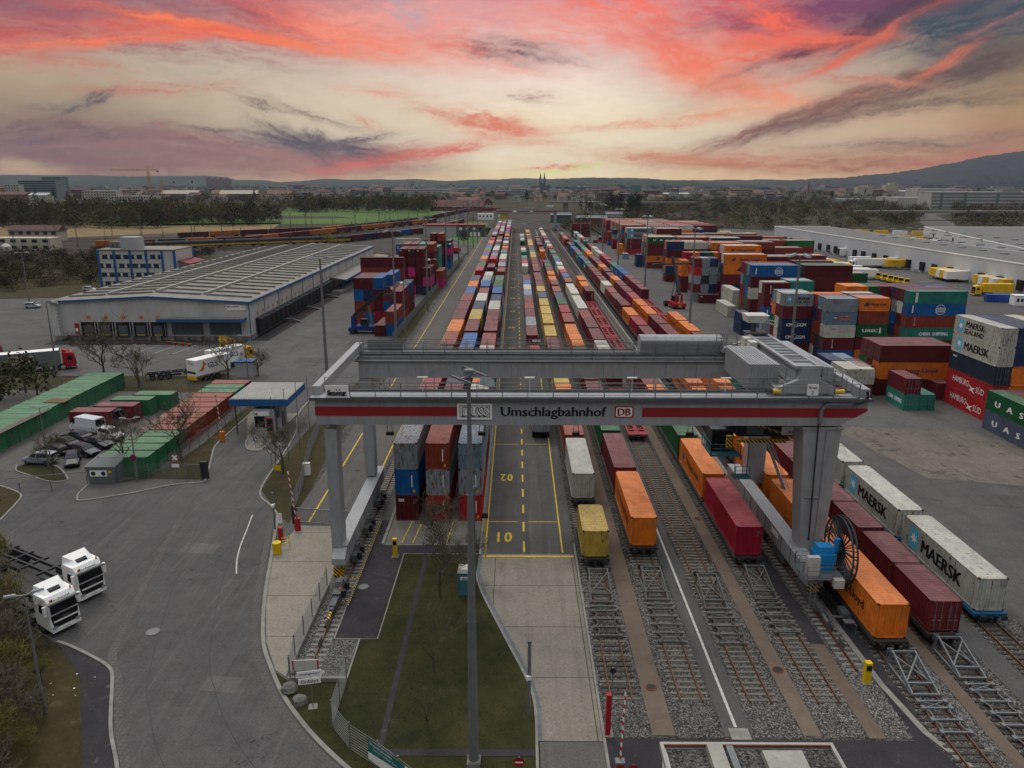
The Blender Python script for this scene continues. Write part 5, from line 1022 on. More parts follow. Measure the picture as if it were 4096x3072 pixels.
blk('short blue stack beside the pale row', 54.3, 181.6, L20, 2.59, 'Y', [('n', 'cosco'), ('n', 'cosco')], '') ; [s.update(d=None) for s in SPEC[-2:]]
blk('lettered maroon stack at the yard centre', 63.3, 186.5, L20, 2.9, 'X', ['s', ('b', 'cosco'), ('m', 'triton'), ('d', 'ues')], 'w'); blk('teal-sided stack right of the lettered maroon one', 70.4, 190, L20, 2.9, 'X', ['m', 'n', 'w', 't'], 'wl')
blk('row of short containers with orange ends', 74, 172, L20, 2.59, 'D', ['m', 'd', 'n', 'm', 'o'], 'ogmmdd')
box_(56.9+1.22, 210.7, 0, L40, 2.9, 'D', 'w', 'single on the ground in front of the pale stack', ('-x', 'oocl'), .2, 1); blk('pale two-high stack in the open yard', 60.9+1.22, 221, L40, 2.9, 'D', [('w', ('-x', 'oocl')), ('w', ('-x', 'oocl'))], '')
box_(58, 229.9, 0, L20, 2.59, 'X', 'd', 'single short one on the ground before the door wall', 'tex', .2, 1)
for j, cs in enumerate((['s', 'm', 's', 'e', 'm'], ['l', 's', 'k', 's', 's'], ['n', 'n', 's', 's', 'n'])): stack(54.9+j*2.5, 236.3, cs, L20, 2.59, 'D', 'wall of container doors facing the lane, %s from the left' % ORD[j], .5)
blk('long blue-lettered five-high stack', 66.8, 199.2, L40, 2.9, 'X', ['d', 'm', 'w', 'd', ('b', 'cosco')], 'lmm'); blk('long maroon stack right of the blue-lettered one', 80.3, 199, L40, 2.9, 'X', ['m', 'w', 'd', 'm', 'd'], 'tg')
blk('long orange-lettered stack behind the pale one', 68.0, 229.5, L40, 2.9, 'X', ['m', 'n', 'm', ('o', 'wings'), ('o', 'hapag')], 'wm'); blk('long stack with orange top and far lettering', 76.5, 262, L40, 2.9, 'X', ['g', 'm', 'o', 'n', ('o', 'hapag')], 'wwm'); blk('maroon stack behind the lamp by the trailers', 92, 240, L40, 2.9, 'X', ['m', 'd', 'm', 'm'], 'm')
for j, (c1, c2) in enumerate((('c', 'g'), ('o', 'o'), ('n', 'd'), ('g', 'o'), ('o', 'n'), ('o', 'd'), ('g', 'o'), ('c', 'm'), ('g', 'd'))): stack(59.8+j*2.5, 268+3, ['m', 'n', c2, c1] if j else ['m', 'r', 'g', c1], L20, 2.9, 'D', 'long row of coloured door ends, %s from the left' % ORD[j], .2)
stack(55.5, 256, ['m', 'm', ('o', ('-x', 'hapag')), ('o', ('-x', 'hapag'))], L20, 2.59, 'D', 'orange lettered pair at the head of the middle block'); stack(58.3, 250, ['s', 'l', 's', 's'], L20, 2.59, 'D', 'rusty grey stack near the red lifting truck', .9)
stack(62, 246, [('e', 'hsud'), ('e', 'hsud'), ('s', 'maersk'), ('s', 'maersk')], L20, 2.59, 'X', 'red and pale stack near the red lifting truck')
blk('dark blue topped stack at the block corner', 57.5, 281, L20, 2.9, 'X', ['d', 'n', 'o', 'd', 'n'], 'od')
blk('dark green lettered far stack', 61.4, 327, L40, 2.59, 'X', ['m', ('o', 'wings'), 'm', 'm', ('g', 'uascw')], 'wwmow')
blk('brown long stack right of the dark green one', 74.2, 325, L40, 2.59, 'X', ['m', 'r', 'd', 'g', 'r'], 'owlmg'); blk('slate long stack among the far rows', 87, 322, L40, 2.59, 'X', ['m', 'n', 'd', 'k', 'k'], 'wwmg'); blk('far right long stack with maroon side', 99.5, 335, L40, 2.59, 'X', ['m', 'n', 'd', 'd', 'd'], 'm')
for X, Y, cs, dp in ((67.5, 299, ['m', 'n', 'r', 'm', 'w'], 'mowl'), (80.5, 297, ['r', 'm', 'n', 'd', 'o'], 'wmo'), (93.5, 300, ['m', 'b', 'r', 'd', 'r'], 'lmw'), (106.5, 305, ['d', 'm', 'n', 'r'], 'mw'), (89.5, 268, ['m', 'n', 'o', 'd'], 'wlm'), (102.5, 272, ['m', 'd', 'r', 'm'], 'ow'), (93, 218, ['m', 'n', 'd', 'g'], 'wm'), (100, 240, ['d', 'm', 'r'], 'lw')): blk('%s-topped long stack in the middle of the right yard' % PAL[cs[-1]][1], X, Y, L40, 2.59, 'X', cs, dp)
stack(52.9, 334, ['n', ('n', ('-x', 'oocl'))], L20, 2.59, 'D', 'blue pair left of the dark green stack'); box_(50.6+1.3, 368, 0, L20, 2.59, 'D', 'l', 'alone on the ground left of the far stacks', None, .3, 1)
stack(52.6, 393, ['o', 'o'], L20, 2.59, 'D', 'orange pair at the far yard edge'); stack(53.8, 426, ['d', 'c', 's', 'k'], L20, 2.59, 'D', 'slate-topped tower at the far yard edge'); stack(54.3, 451, ['b', 'r', 'r'], L20, 2.59, 'D', 'brick tower at the far yard edge')
blk('star-marked far stack', 62, 392, L40, 2.59, 'X', ['e', ('m', 'triton'), ('m', 'triton'), ('s', 'maersk'), ('s', 'maersk')], 'wswm'); blk('long stack behind the brown one', 76, 388, L40, 2.59, 'X', ['m', 'n', 'r', 'd', 'm'], 'wrwsm')
stack(57.4, 345, ['w', ('s', ('-x', 'oocl')), ('s', ('-x', 'oocl')), ('s', ('-x', 'oocl')), 'r'], L20, 2.59, 'D', 'grey lettered stack behind the lamp mast'); stack(59.9, 345, ['o', 'o', 'g', 'g', 't'], L20, 2.59, 'D', 'green stack beside the grey lettered one')
for gy in range(6):
    for gx in range(4):
        c = random.choice(['r', 'm', 'w', 'p', 'o', 'l', 'm', 'r']); X = 63+gx*12.9-(gy > 3)*2; Y = 420+gy*14
        if Y > 470 and gx > 2: continue
        for q in range(4):
            cc = random.choice(['m', 'r', 'w', 'p', 'c', 'o', 's'])
            for lev in range(5): box_(X, Y+q*2.5, lev*2.59, L40, 2.59, 'X', cc if lev == 4 else random.choice(pool), 'in the rearmost yard block', None, .1, .05)
for gy in range(3):
    for gx in range(3): 
        for q in range(4):
            cc = random.choice('mrwolsg')
            for lev in range(4): box_(100+gx*12.9-gy*6, 345+gy*22+q*2.5, lev*2.59, L40, 2.59, 'X', cc if lev == 3 else random.choice(pool), 'in the rear right yard block', None, .1, .05)
stack(43, 520, ['m', 'd', 'm'], L40, 2.9, 'X', 'maroon stack beside the far small lifting truck', vis=.9)

IDM = {}
def idmark(c, s):
    for fc in (('-x', '-y') if s['o'] not in 'XE' else ('-y', '-x')):
        F, th, W = face_frame(s, fc)
        if W < 3 and (s['dd'] or s['o'] == 'D') and fc == ('-y' if s['o'] == 'D' else '-x'): u0 = W*.56
        else: u0 = W-.75
        k = (W > 3, random.randrange(3))
        if k not in IDM:
            g = random.Random(k[1]+9); mb = MB(); u = 0
            if k[0] or k[1] == 0:
                for q in range(11): mb.face([(0, 1.3-q*.12, 0), (.07, 1.3-q*.12, 0), (.07, 1.38-q*.12, 0), (0, 1.38-q*.12, 0)])
            else:
                for q in range(5):
                    for e in range(g.randint(3, 6)): mb.face([(e*.11, 1.2-q*.16, 0), (e*.11+.08, 1.2-q*.16, 0), (e*.11+.08, 1.27-q*.16, 0), (e*.11, 1.27-q*.16, 0)])
            IDM[k] = mb.mesh('marking', M['galv'], fix=False)
        ob('marking', IDM[k], c, F(u0+.2, s['H']-1.35, .001), rot=(PI/2, 0, th), sc=(.62, .7, 1))
# ---- choose the 300 largest, the rest become one mass -----------------------------
def scr(s):
    d = math.hypot(s['x'], s['y']); X = s['x']/max(s['y'], 1)
    out = abs(X) > .74
    return 0 if out else s['v']*(s['L'] if s['o'] in 'XE' else 2.44+s['L']*.35)*s['H']/d**2*(3 if s['d'] and s['v'] > .5 else 1)
order = sorted(range(len(SPEC)), key=lambda i: -scr(SPEC[i])); top = set(order[:292])
GRP = {'Y': 'shipping containers'}
cnt = 0; used_lab = {}
for i in sorted(top):
    s = SPEC[i]; hexc, cn = PAL[s['c']]; cnt += 1
    me = CM[s['L'], s['H'], 1]
    lab = '%s container %s' % (cn, s['pl'])
    if len(lab.split()) > 16: lab = ' '.join(lab.replace('from the ground ', '').replace(' of the', '').split()[:16])
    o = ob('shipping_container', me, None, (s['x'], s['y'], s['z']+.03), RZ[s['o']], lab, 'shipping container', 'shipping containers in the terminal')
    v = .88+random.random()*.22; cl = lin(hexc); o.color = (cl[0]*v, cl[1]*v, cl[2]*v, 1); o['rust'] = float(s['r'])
    d = math.hypot(s['x'], s['y'])
    if s['dd'] and d < 420 or (s['o'] == 'D'):
        for k, sg in enumerate((-1, 1)):
            D = ob('door', DM[s['H']][0], o, (0, s['L']/2-.06, 0)); D.scale = (sg, 1, 1); D.color = o.color; D['rust'] = float(s['r'])
            if d < 260: B = ob('locking_bars', DM[s['H']][1], D)
    if s['d']: deco(o, s)
    if d < 330 and s['z'] > -1: idmark(o, s)
rest = [SPEC[i] for i in order[292:]]
V, F_, MI, COL = [], [], [], []; k = 0
arr = {}
for s in rest:
    key = (s['L'], s['H'], 0)
    if key not in arr:
        mb = CMB[key]; arr[key] = (np.array(mb.v), np.array(mb.f), np.array(mb.m))
    v, f, m = arr[key]; c, q = math.cos(RZ[s['o']]), math.sin(RZ[s['o']])
    V.append(np.stack([c*v[:, 0]-q*v[:, 1]+s['x'], q*v[:, 0]+c*v[:, 1]+s['y'], v[:, 2]+s['z']+.03], 1)); F_.append(f+k); MI.append(m); k += len(v)
    cl = lin(PAL[s['c']][0]); w = .88+random.random()*.22; COL.append(np.tile([cl[0]*w, cl[1]*w, cl[2]*w, 1], (len(v), 1)))
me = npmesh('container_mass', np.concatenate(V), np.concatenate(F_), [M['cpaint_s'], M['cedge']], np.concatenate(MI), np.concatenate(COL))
ob('shipping_containers', me, label='mass of further stacked containers filling the far terminal', kind='stuff')
print('containers', cnt, 'rest', len(rest))

# ---- wagons ------------------------------------------------------------------------
def wagon(L, paint, empty=False):
    r = root('flat_wagon', (0, 0, 0), label='x', cat='railway wagon', group='flat wagons of the container trains'); h = L/2+.35; m = M[paint]
    mb = MB()
    for s in (-1, 1): mb.box(s*1.22-.12, -h, .82, s*1.22+.12, h, 1.12)
    mb.box(-.25, -h, .7, .25, h, 1.05)
    y = -h
    while y < h: mb.box(-1.2, y, .85, 1.2, y+.35, 1.1); y += 2.2
    if empty:
        for k in range(int(L/4)): yy = -h+.6+k*4; mb.beam((-1.1, yy, 1.0), (1.1, yy+3, 1.0), .14); mb.beam((1.1, yy, 1.0), (-1.1, yy+3, 1.0), .14)
        mb.box(-1.2, -h, 1.08, 1.2, -h+1.3, 1.15); mb.box(-1.2, h-1.3, 1.08, 1.2, h, 1.15)
    part('frame', mb, m, r)
    for sy in ((-1, 1) if L > 7 else (-1, 1)):
        mb = MB(); yb = sy*(h-1.5 if L > 7 else h-1.3)
        mb.box(-1.05, yb-1, .4, -.85, yb+1, .75); mb.box(.85, yb-1, .4, 1.05, yb+1, .75); mb.box(-.9, yb-.2, .4, .9, yb+.2, .7)
        b = part('bogie', mb, M['dark'], r)
        mb = MB()
        for dy in (-.75, .75):
            for sx in (-1, 1): mb.cyl((sx*.72, yb+dy, .42), (sx*.84, yb+dy, .42), .42, .42, 12)
            mb.cyl((-.8, yb+dy, .42), (.8, yb+dy, .42), .07, .07, 6)
        part('wheels', mb, M['dark'], b)
    for sy in (-1, 1):
        for sx in (-.87, .87): mb = MB(); mb.cyl((sx, sy*h, .95), (sx, sy*(h+.45), .95), .11, .11, 8); mb.box(sx-.24, sy*(h+.45)-.04, .78, sx+.24, sy*(h+.45)+.04, 1.12); part('buffer', mb, M['dark'], r)
    mb = MB(); mb.cyl((0, -h-.25, .85), (0, -h, .85), .06, .06, 6); mb.box(-.12, -h-.3, .5, .12, -h, .9); part('coupling', mb, M['dark'], r)
    return index(r)
M['wdark'] = mat('wagon_dark', '33302c', .8, 0, .3, 1.5); M['wred'] = mat('wagon_red', '8e2f33', .7, 0, .25, 1.5, .3); M['wblue'] = mat('wagon_blue', '155a80', .6, 0, .15, 1.5)
protos = {}; wn = {}
WAG.sort(key=lambda w: w[1])
for x, y, L, p, nm in WAG[:150]:
    key = (L, p, nm == 'empty' or L == 12.2 or L == 24)
    emp = L in (12.2, 24)
    lab = '%s flat wagon %s' % ('empty red' if emp and p == 'red' else ('empty dark' if emp else ('blue' if p == 'blue' else 'dark')), 'on the track with empty rails, beyond the gantry girder' if L == 24 else ('standing empty on the %s' % nm if emp else 'under a container of the %s' % nm))
    wn[lab] = wn.get(lab, 0)+1
    if L < 24: lab = lab + ', ' + ORD[min(wn[lab]-1, 43)] + ' from us'
    lab = ' '.join(lab.replace('a container of the ', 'the ').split()[:16])
    loc = (x, y+(L if not emp else (L if L == 24 else 12.2))/2, .03)
    if key not in protos: protos[key] = wagon(L, 'w'+p, emp); protos[key].location = loc; protos[key]['label'] = lab
    else: tree_copy(protos[key], loc, 0, lab)
# truck chassis under the container in the lane
r = root('truck_trailer', (3.55, 108.2, 0), label='dark container trailer chassis standing in the truck lane below the gantry', cat='trailer')
mb = MB(); mb.box(-1.1, -6, .95, -.9, 6, 1.16); mb.box(.9, -6, .95, 1.1, 6, 1.16); [mb.box(-1.2, q, .95, 1.2, q+.3, 1.17) for q in (-6, -2, 2, 5.6)]; part('frame', mb, M['dark'], r)
for q in (-4.6, -3.3, -2): mb = MB(); [mb.cyl((s*.9, q, .5), (s*1.2, q, .5), .5, .5, 14) for s in (-1, 1)]; part('wheels', mb, M['rubber'], r)
# ---------------------------------------------------------------- lamp masts
def mast(x, y, h, lab, kind='ring', base=.33, heads=2, rz=0):
    r = root('lamp_mast', (x, y, 0), rz, lab, 'lamp mast', 'tall lamp masts of the terminal')
    mb = MB(); mb.cyl((0, 0, 0), (0, 0, h), base, base*.36, 12); mb.cyl((0, 0, h*.3), (0, 0, h*.3+.06), base*.92, base*.9, 12); mb.cyl((0, 0, h*.62), (0, 0, h*.62+.06), base*.74, base*.7, 12); part('pole', mb, M['galv'], r, smooth=False)
    mb = MB(); mb.box(-base*1.5, -base*1.5, -.02, base*1.5, base*1.5, .25); part('foundation', mb, M['concrete'], r)
    mb = MB()
    for a in range(heads):
        t = 2*PI*a/heads+.35; c, s = math.cos(t), math.sin(t)
        mb.beam((0, 0, h), (c*1.1, s*1.1, h+.15), .12); mb.hexa([(c*.9-s*.3, s*.9+c*.3, h+.05), (c*.9+s*.3, s*.9-c*.3, h+.05), (c*1.9+s*.35, s*1.9-c*.35, h-.15), (c*1.9-s*.35, s*1.9+c*.35, h-.15), (c*.9-s*.2, s*.9+c*.2, h+.35), (c*.9+s*.2, s*.9-c*.2, h+.35), (c*1.8+s*.3, s*1.8-c*.3, h+.12), (c*1.8-s*.3, s*1.8+c*.3, h+.12)])
    part('lamp_head', mb, M['lamp'], r); return r
for i, y in enumerate((108, 172.5, 235.5, 300, 355, 417, 480, 540)): mast(39.6, y, 25.2, 'tall lamp mast, %s in the row right of the container trains' % ORD[i], heads=4)
for i, (x, y) in enumerate(((-26, 102), (-25.6, 160.5), (-24.8, 213.3), (-24.5, 269.6), (-24.3, 326.3), (-24, 385), (-23.7, 427), (-23.5, 470))): mast(x, y, 25.2, 'tall lamp mast, %s in the row left of the service road' % ORD[i], heads=2)
for i, (x, y, h) in enumerate(((-25.6, 173.5, 13), (-25.3, 227.5, 13), (-25.2, 300, 12))): mast(x, y, h, 'lower lamp mast in the left verge, %s from the gantry' % ORD[i], base=.2, heads=3)
for x, y, h, l in ((-86.2, 139, 13.5, 'lamp mast on a concrete base beside the parked grey trailer'), (-144.5, 225, 15, 'lamp mast with a blue foot by the grassy bank'), (55, 505, 22, 'lamp mast at the far end of the open yard')): mast(x, y, h, l, base=.2)
# front mast
r = root('lamp_mast', (-2.55, 40, 0), 0, 'nearest tall grey mast, standing in the grass in front of the gantry', 'lamp mast', 'tall lamp masts of the terminal')
mb = MB(); mb.cyl((0, 0, .35), (0, 0, 24.6), .33, .1, 8); mb.cyl((0, 0, 10), (0, 0, 10.08), .27, .26, 8); mb.cyl((0, 0, 18), (0, 0, 18.05), .19, .18, 8); part('pole', mb, M['galv'], r)
mb = MB(); mb.box(-.42, -.42, 0, .42, .42, .35); mb.box(-.36, -.36, .35, .36, .36, .42); part('foundation', mb, M['concrete'], r)
mb = MB(); mb.beam((-.9, -.35, 25.0), (.15, -.75, 24.7), .1); mb.beam((-.25, .8, 25.2), (1.0, -.1, 24.9), .1); mb.beam((-.5, -.6, 24.85), (.5, .35, 25.0), .1); mb.cyl((0, 0, 24.6), (0, 0, 25), .12, .12, 8); mb.box(-.25, -.1, 24.95, .25, .3, 25.25); part('crossarms', mb, M['galv'], r)
mb = MB(); mb.hexa([(.6, -.5, 24.55), (.95, -.6, 24.5), (1.45, -.1, 24.35), (1.1, .15, 24.4), (.62, -.35, 24.95), (.85, -.45, 25.0), (1.35, 0, 24.7), (1.1, .15, 24.7)]); part('lamp_head', mb, M['lamp'], r)
mb = MB(); mb.cyl((-.3, .2, 25.2), (-.3, .2, 25.45), .12, .05, 8); part('beacon', mb, M['galv_dk'], r)
def street_lamp(x, y, h, rz, lab, base='pinkish'):
    r = root('street_lamp', (x, y, 0), rz, lab, 'street lamp', 'double-armed street lamps at the left')
    mb = MB(); mb.cyl((0, 0, 0), (0, 0, h), .12, .05, 8); part('pole', mb, M['galv'], r)
    for s in (-1, 1):
        mb = MB(); mb.beam((0, 0, h-.05), (s*.5, 0, h+.05), .06); mb.hexa([(s*.4, -.13, h), (s*1.15, -.1, h+.1), (s*1.15, .1, h+.1), (s*.4, .13, h), (s*.45, -.1, h+.16), (s*1.1, -.07, h+.2), (s*1.1, .07, h+.2), (s*.45, .1, h+.16)]); part('lamp_head', mb, M['lamp'], r)
street_lamp(-59, 90.5, 8, .1, 'double street lamp on the grass beside the silver parked car'); street_lamp(-45.6, 86, 8, .2, 'double street lamp behind the grey shed with no stopping sign'); street_lamp(-64.3, 127.5, 8, -.1, 'double street lamp between the two bare trees'); street_lamp(-49.4, 136.5, 8, .2, 'double street lamp beside the yellow lettered trailers'); street_lamp(-32, 44.5, 9, .5, 'slim street lamp leaning over the bushes at lower left')
street_lamp(98, 170, 13, .2, 'slim street lamp by the fence near the white halls'); street_lamp(100, 250, 14, 0, 'slim street lamp behind the maroon stacks by the halls'); street_lamp(150, 176, 9, 0, 'slim street lamp on the grass beside the white cabin')

# ---------------------------------------------------------------- vehicles
WH = {}
def wheel(r_, w, m='rubber'):
    k = (r_, w)
    if k not in WH:
        mb = MB(); mb.cyl((-w/2, 0, 0), (w/2, 0, 0), r_, r_, 20, 0); mb.cyl((-w/2-.01, 0, 0), (w/2+.01, 0, 0), r_*.58, r_*.58, 14, 1); mb.cyl((-w/2-.015, 0, 0), (w/2+.015, 0, 0), r_*.2, r_*.2, 8, 0)
        WH[k] = mb.mesh('wheel', [M['rubber'], M['galv_dk']])
    return WH[k]
def wheels(r, spots, rad, w):
    for x, y in spots: ob('wheel', wheel(rad, w), r, (x, y, rad))
CARM = {}
def carpaint(c):
    if c not in CARM: CARM[c] = mat('car_paint_'+c, c, .42, 0, .04, 1, 0, None, .35)
    return CARM[c]
def car(x, y, rz, col, lab, kind='hatch', grp='cars parked in the compound'):
    r = root('parked_car' if kind != 'van' else 'parked_van', (x, y, Z(5)), rz, lab, 'car' if kind != 'van' else 'van', grp); m = carpaint(col)
    if kind == 'van': L, W_, st = 5.2, 1.95, [(-2.6, .55, 1.0, 1.0, .90), (-2.45, .35, 1.3, 2.35, .84), (1.2, .35, 1.3, 2.4, .82), (1.55, .35, 1.3, 2.3, .76), (2.1, .35, 1.2, 1.35, .86), (2.6, .45, .8, .95, .84)]
    elif kind == 'mpv': L, W_, st = 4.2, 1.75, [(-2.1, .45, .95, .95, .8), (-2.0, .3, 1.0, 1.5, .68), (-.8, .25, 1.0, 1.66, .62), (.3, .25, 1.0, 1.62, .62), (1.2, .25, 1.0, 1.05, .74), (2.1, .4, .7, .72, .72)]
    elif kind == 'sedan': L, W_, st = 4.6, 1.8, [(-2.3, .4, .85, .88, .78), (-1.6, .28, .92, 1.0, .74), (-.95, .25, .95, 1.42, .6), (.25, .25, .95, 1.42, .6), (1.15, .25, .9, .95, .74), (2.3, .4, .62, .66, .72)]
    else: L, W_, st = 4.2, 1.76, [(-2.1, .4, .9, .95, .8), (-1.95, .28, .95, 1.25, .7), (-1.3, .25, .95, 1.48, .62), (.2, .25, .95, 1.46, .62), (1.1, .25, .92, .98, .74), (2.1, .4, .65, .68, .72)]
    rings = []
    for yy, zb, zm, zt, tw in st:
        w = W_/2; e = .92 if abs(yy) > L/2-.12 else 1
        rings.append([(-w*e*.9, yy, zb), (-w*e, yy, zb+.15), (-w*e, yy, zm*.85), (-w*e*.95, yy, zm), (-tw, yy, zt-.05), (-tw*.8, yy, zt), (tw*.8, yy, zt), (tw, yy, zt-.05), (w*e*.95, yy, zm), (w*e, yy, zm*.85), (w*e, yy, zb+.15), (w*e*.9, yy, zb)])
    mb = MB(); mb.loft(rings); part('body', mb, m, r, smooth=False)
    # windows: quads laid just outside the upper body
    up = [s for s in st if s[3] > s[2]+.2]; i0 = st.index(up[0]); i1 = st.index(up[-1]); f = st[i1]; g = st[min(i1+1, len(st)-1)]; b = st[i0]; a = st[max(i0-1, 0)]
    def lerp(p, q, t): return p+(q-p)*t
    mb = MB(); o = .012; e = .1
    fy, gy = f[0], g[0]
    mb.face([(-f[4]*.86, lerp(fy, gy, .08), lerp(f[3], g[3], .08)+.02), (f[4]*.86, lerp(fy, gy, .08), lerp(f[3], g[3], .08)+.02), (g[4]*.92, lerp(fy, gy, .88), lerp(f[3], g[3], .88)+.03), (-g[4]*.92, lerp(fy, gy, .88), lerp(f[3], g[3], .88)+.03)]); part('windscreen', mb, M['glass'], r)
    mb = MB(); by, ay = b[0], a[0]
    mb.face([(b[4]*.86, lerp(by, ay, .1)-.02, lerp(b[3], a[3], .12)+.01), (-b[4]*.86, lerp(by, ay, .1)-.02, lerp(b[3], a[3], .12)+.01), (-a[4]*.9, lerp(by, ay, .85)-.03, lerp(b[3], a[3], .75)+.01), (a[4]*.9, lerp(by, ay, .85)-.03, lerp(b[3], a[3], .75)+.01)]); part('rear_window', mb, M['glass'], r)
    for s in (-1, 1):
        ys = [up[0][0]+.15, 0, up[-1][0]+.25] if kind != 'van' else [1.25, 1.3, 1.9]
        for q in range(2):
            y0, y1 = ys[q]+.05, ys[q+1]-.05
            if y1-y0 < .2: continue
            w = W_/2*.95; zt = up[0][3]; tw = up[-1][4]; zz = f[2]
            mb = MB(); P_ = lambda yy, k: (s*(lerp(w, tw, k)+.03), yy, lerp(zz, f[3]-.05, k))
            d0 = .25 if q == 1 else 0; mb.face([P_(y0, .1), P_(y1+d0, .1), P_(y1, .88), P_(y0+(.12 if q == 0 else 0), .88)]); part('side_window', mb, M['glass'], r)
        mb = MB(); mb.box(s*W_/2*.99, f[0]+.15, .95 if kind != 'van' else 1.25, s*(W_/2+.16), f[0]+.28, 1.08 if kind != 'van' else 1.5); part('mirror', mb, m, r)
        mb = MB(); mb.box(s*W_/2*.66-.17, L/2-.05, .56, s*W_/2*.66+.17, L/2+.012, .68); part('headlight', mb, M['lamp'], r)
        mb = MB(); mb.box(s*W_/2*.7-.12, -L/2-.02, .7, s*W_/2*.7+.12, -L/2+.05, .98); part('tail_light', mb, M['taillight'], r)
    mb = MB(); mb.box(-.45, L/2-.04, .48, .45, L/2+.01, .62); part('grille', mb, M['black'], r)
    mb = MB(); mb.box(-.26, -L/2-.025, .6, .26, -L/2, .71); part('number_plate', mb, M['plateblue'], r)
    rad = .32 if kind != 'van' else .35
    wheels(r, [(s*(W_/2-.12), yy) for s in (-1, 1) for yy in (-L*.31, L*.31)], rad, .22); return r
car(-61.0, 92.2, R(84), '8d949b', 'silver compact estate car on the kerbed grass corner of the compound', 'mpv')
car(-56.8, 92.0, R(206), '23272c', 'dark blue-grey hatchback facing us, nearest to the grey shed'); car(-57.0, 95.4, R(-116), '10192a', 'small dark blue car with pale roof line, behind the nearest hatchback', 'hatch')
car(-61.4, 95.4, R(72), '15181c', 'black estate car with red tail lights beside the silver one', 'hatch'); car(-61.5, 98.4, R(70), '1b1f24', 'black car in the second pair of parked cars', 'sedan'); car(-56.9, 98.6, R(-116), '191b20', 'black saloon car facing us beside the green row', 'sedan')
car(-61.4, 101.4, R(70), '2c3238', 'dark grey saloon car next to the white van', 'sedan'); car(-56.8, 101.9, R(-118), 'c4c6c4', 'small white car facing us near the green row', 'mpv'); car(-61.8, 104.9, R(70), 'c8ccce', 'white panel van parked among the cars', 'van'); car(-61, 108.9, R(68), '2b3c50', 'dark blue van parked in front of the maroon boxes', 'van')
car(-61.8, 141.8, R(165), '1c1d20', 'black people carrier on the wide asphalt beside the trailer chassis', 'mpv', 'vehicles on the left yard'); car(-138.5, 217, R(-85), 'a4aaae', 'silver estate car at the edge of the grassy bank', 'mpv', 'vehicles on the left yard'); car(-141, 252, R(-90), 'b7b9b8', 'white van in front of the blue framed office block', 'mpv', 'vehicles on the left yard'); car(-131, 252, R(-90), '1a2e55', 'blue car behind the hall roof edge at the office', 'hatch', 'vehicles on the left yard')
for i, (x, y) in enumerate(((-34, 404), (-52, 640), (-48, 646), (-56, 652), (-62, 640))): car(x, y, R(-80+i*9), ('1c1d20', 'a4aaae', '8a1a1e', 'c8ccce', '30353a')[i], '%s car by the small office building beyond the left yard' % ('black', 'silver', 'red', 'white', 'grey')[i], 'hatch', 'cars near the small office')

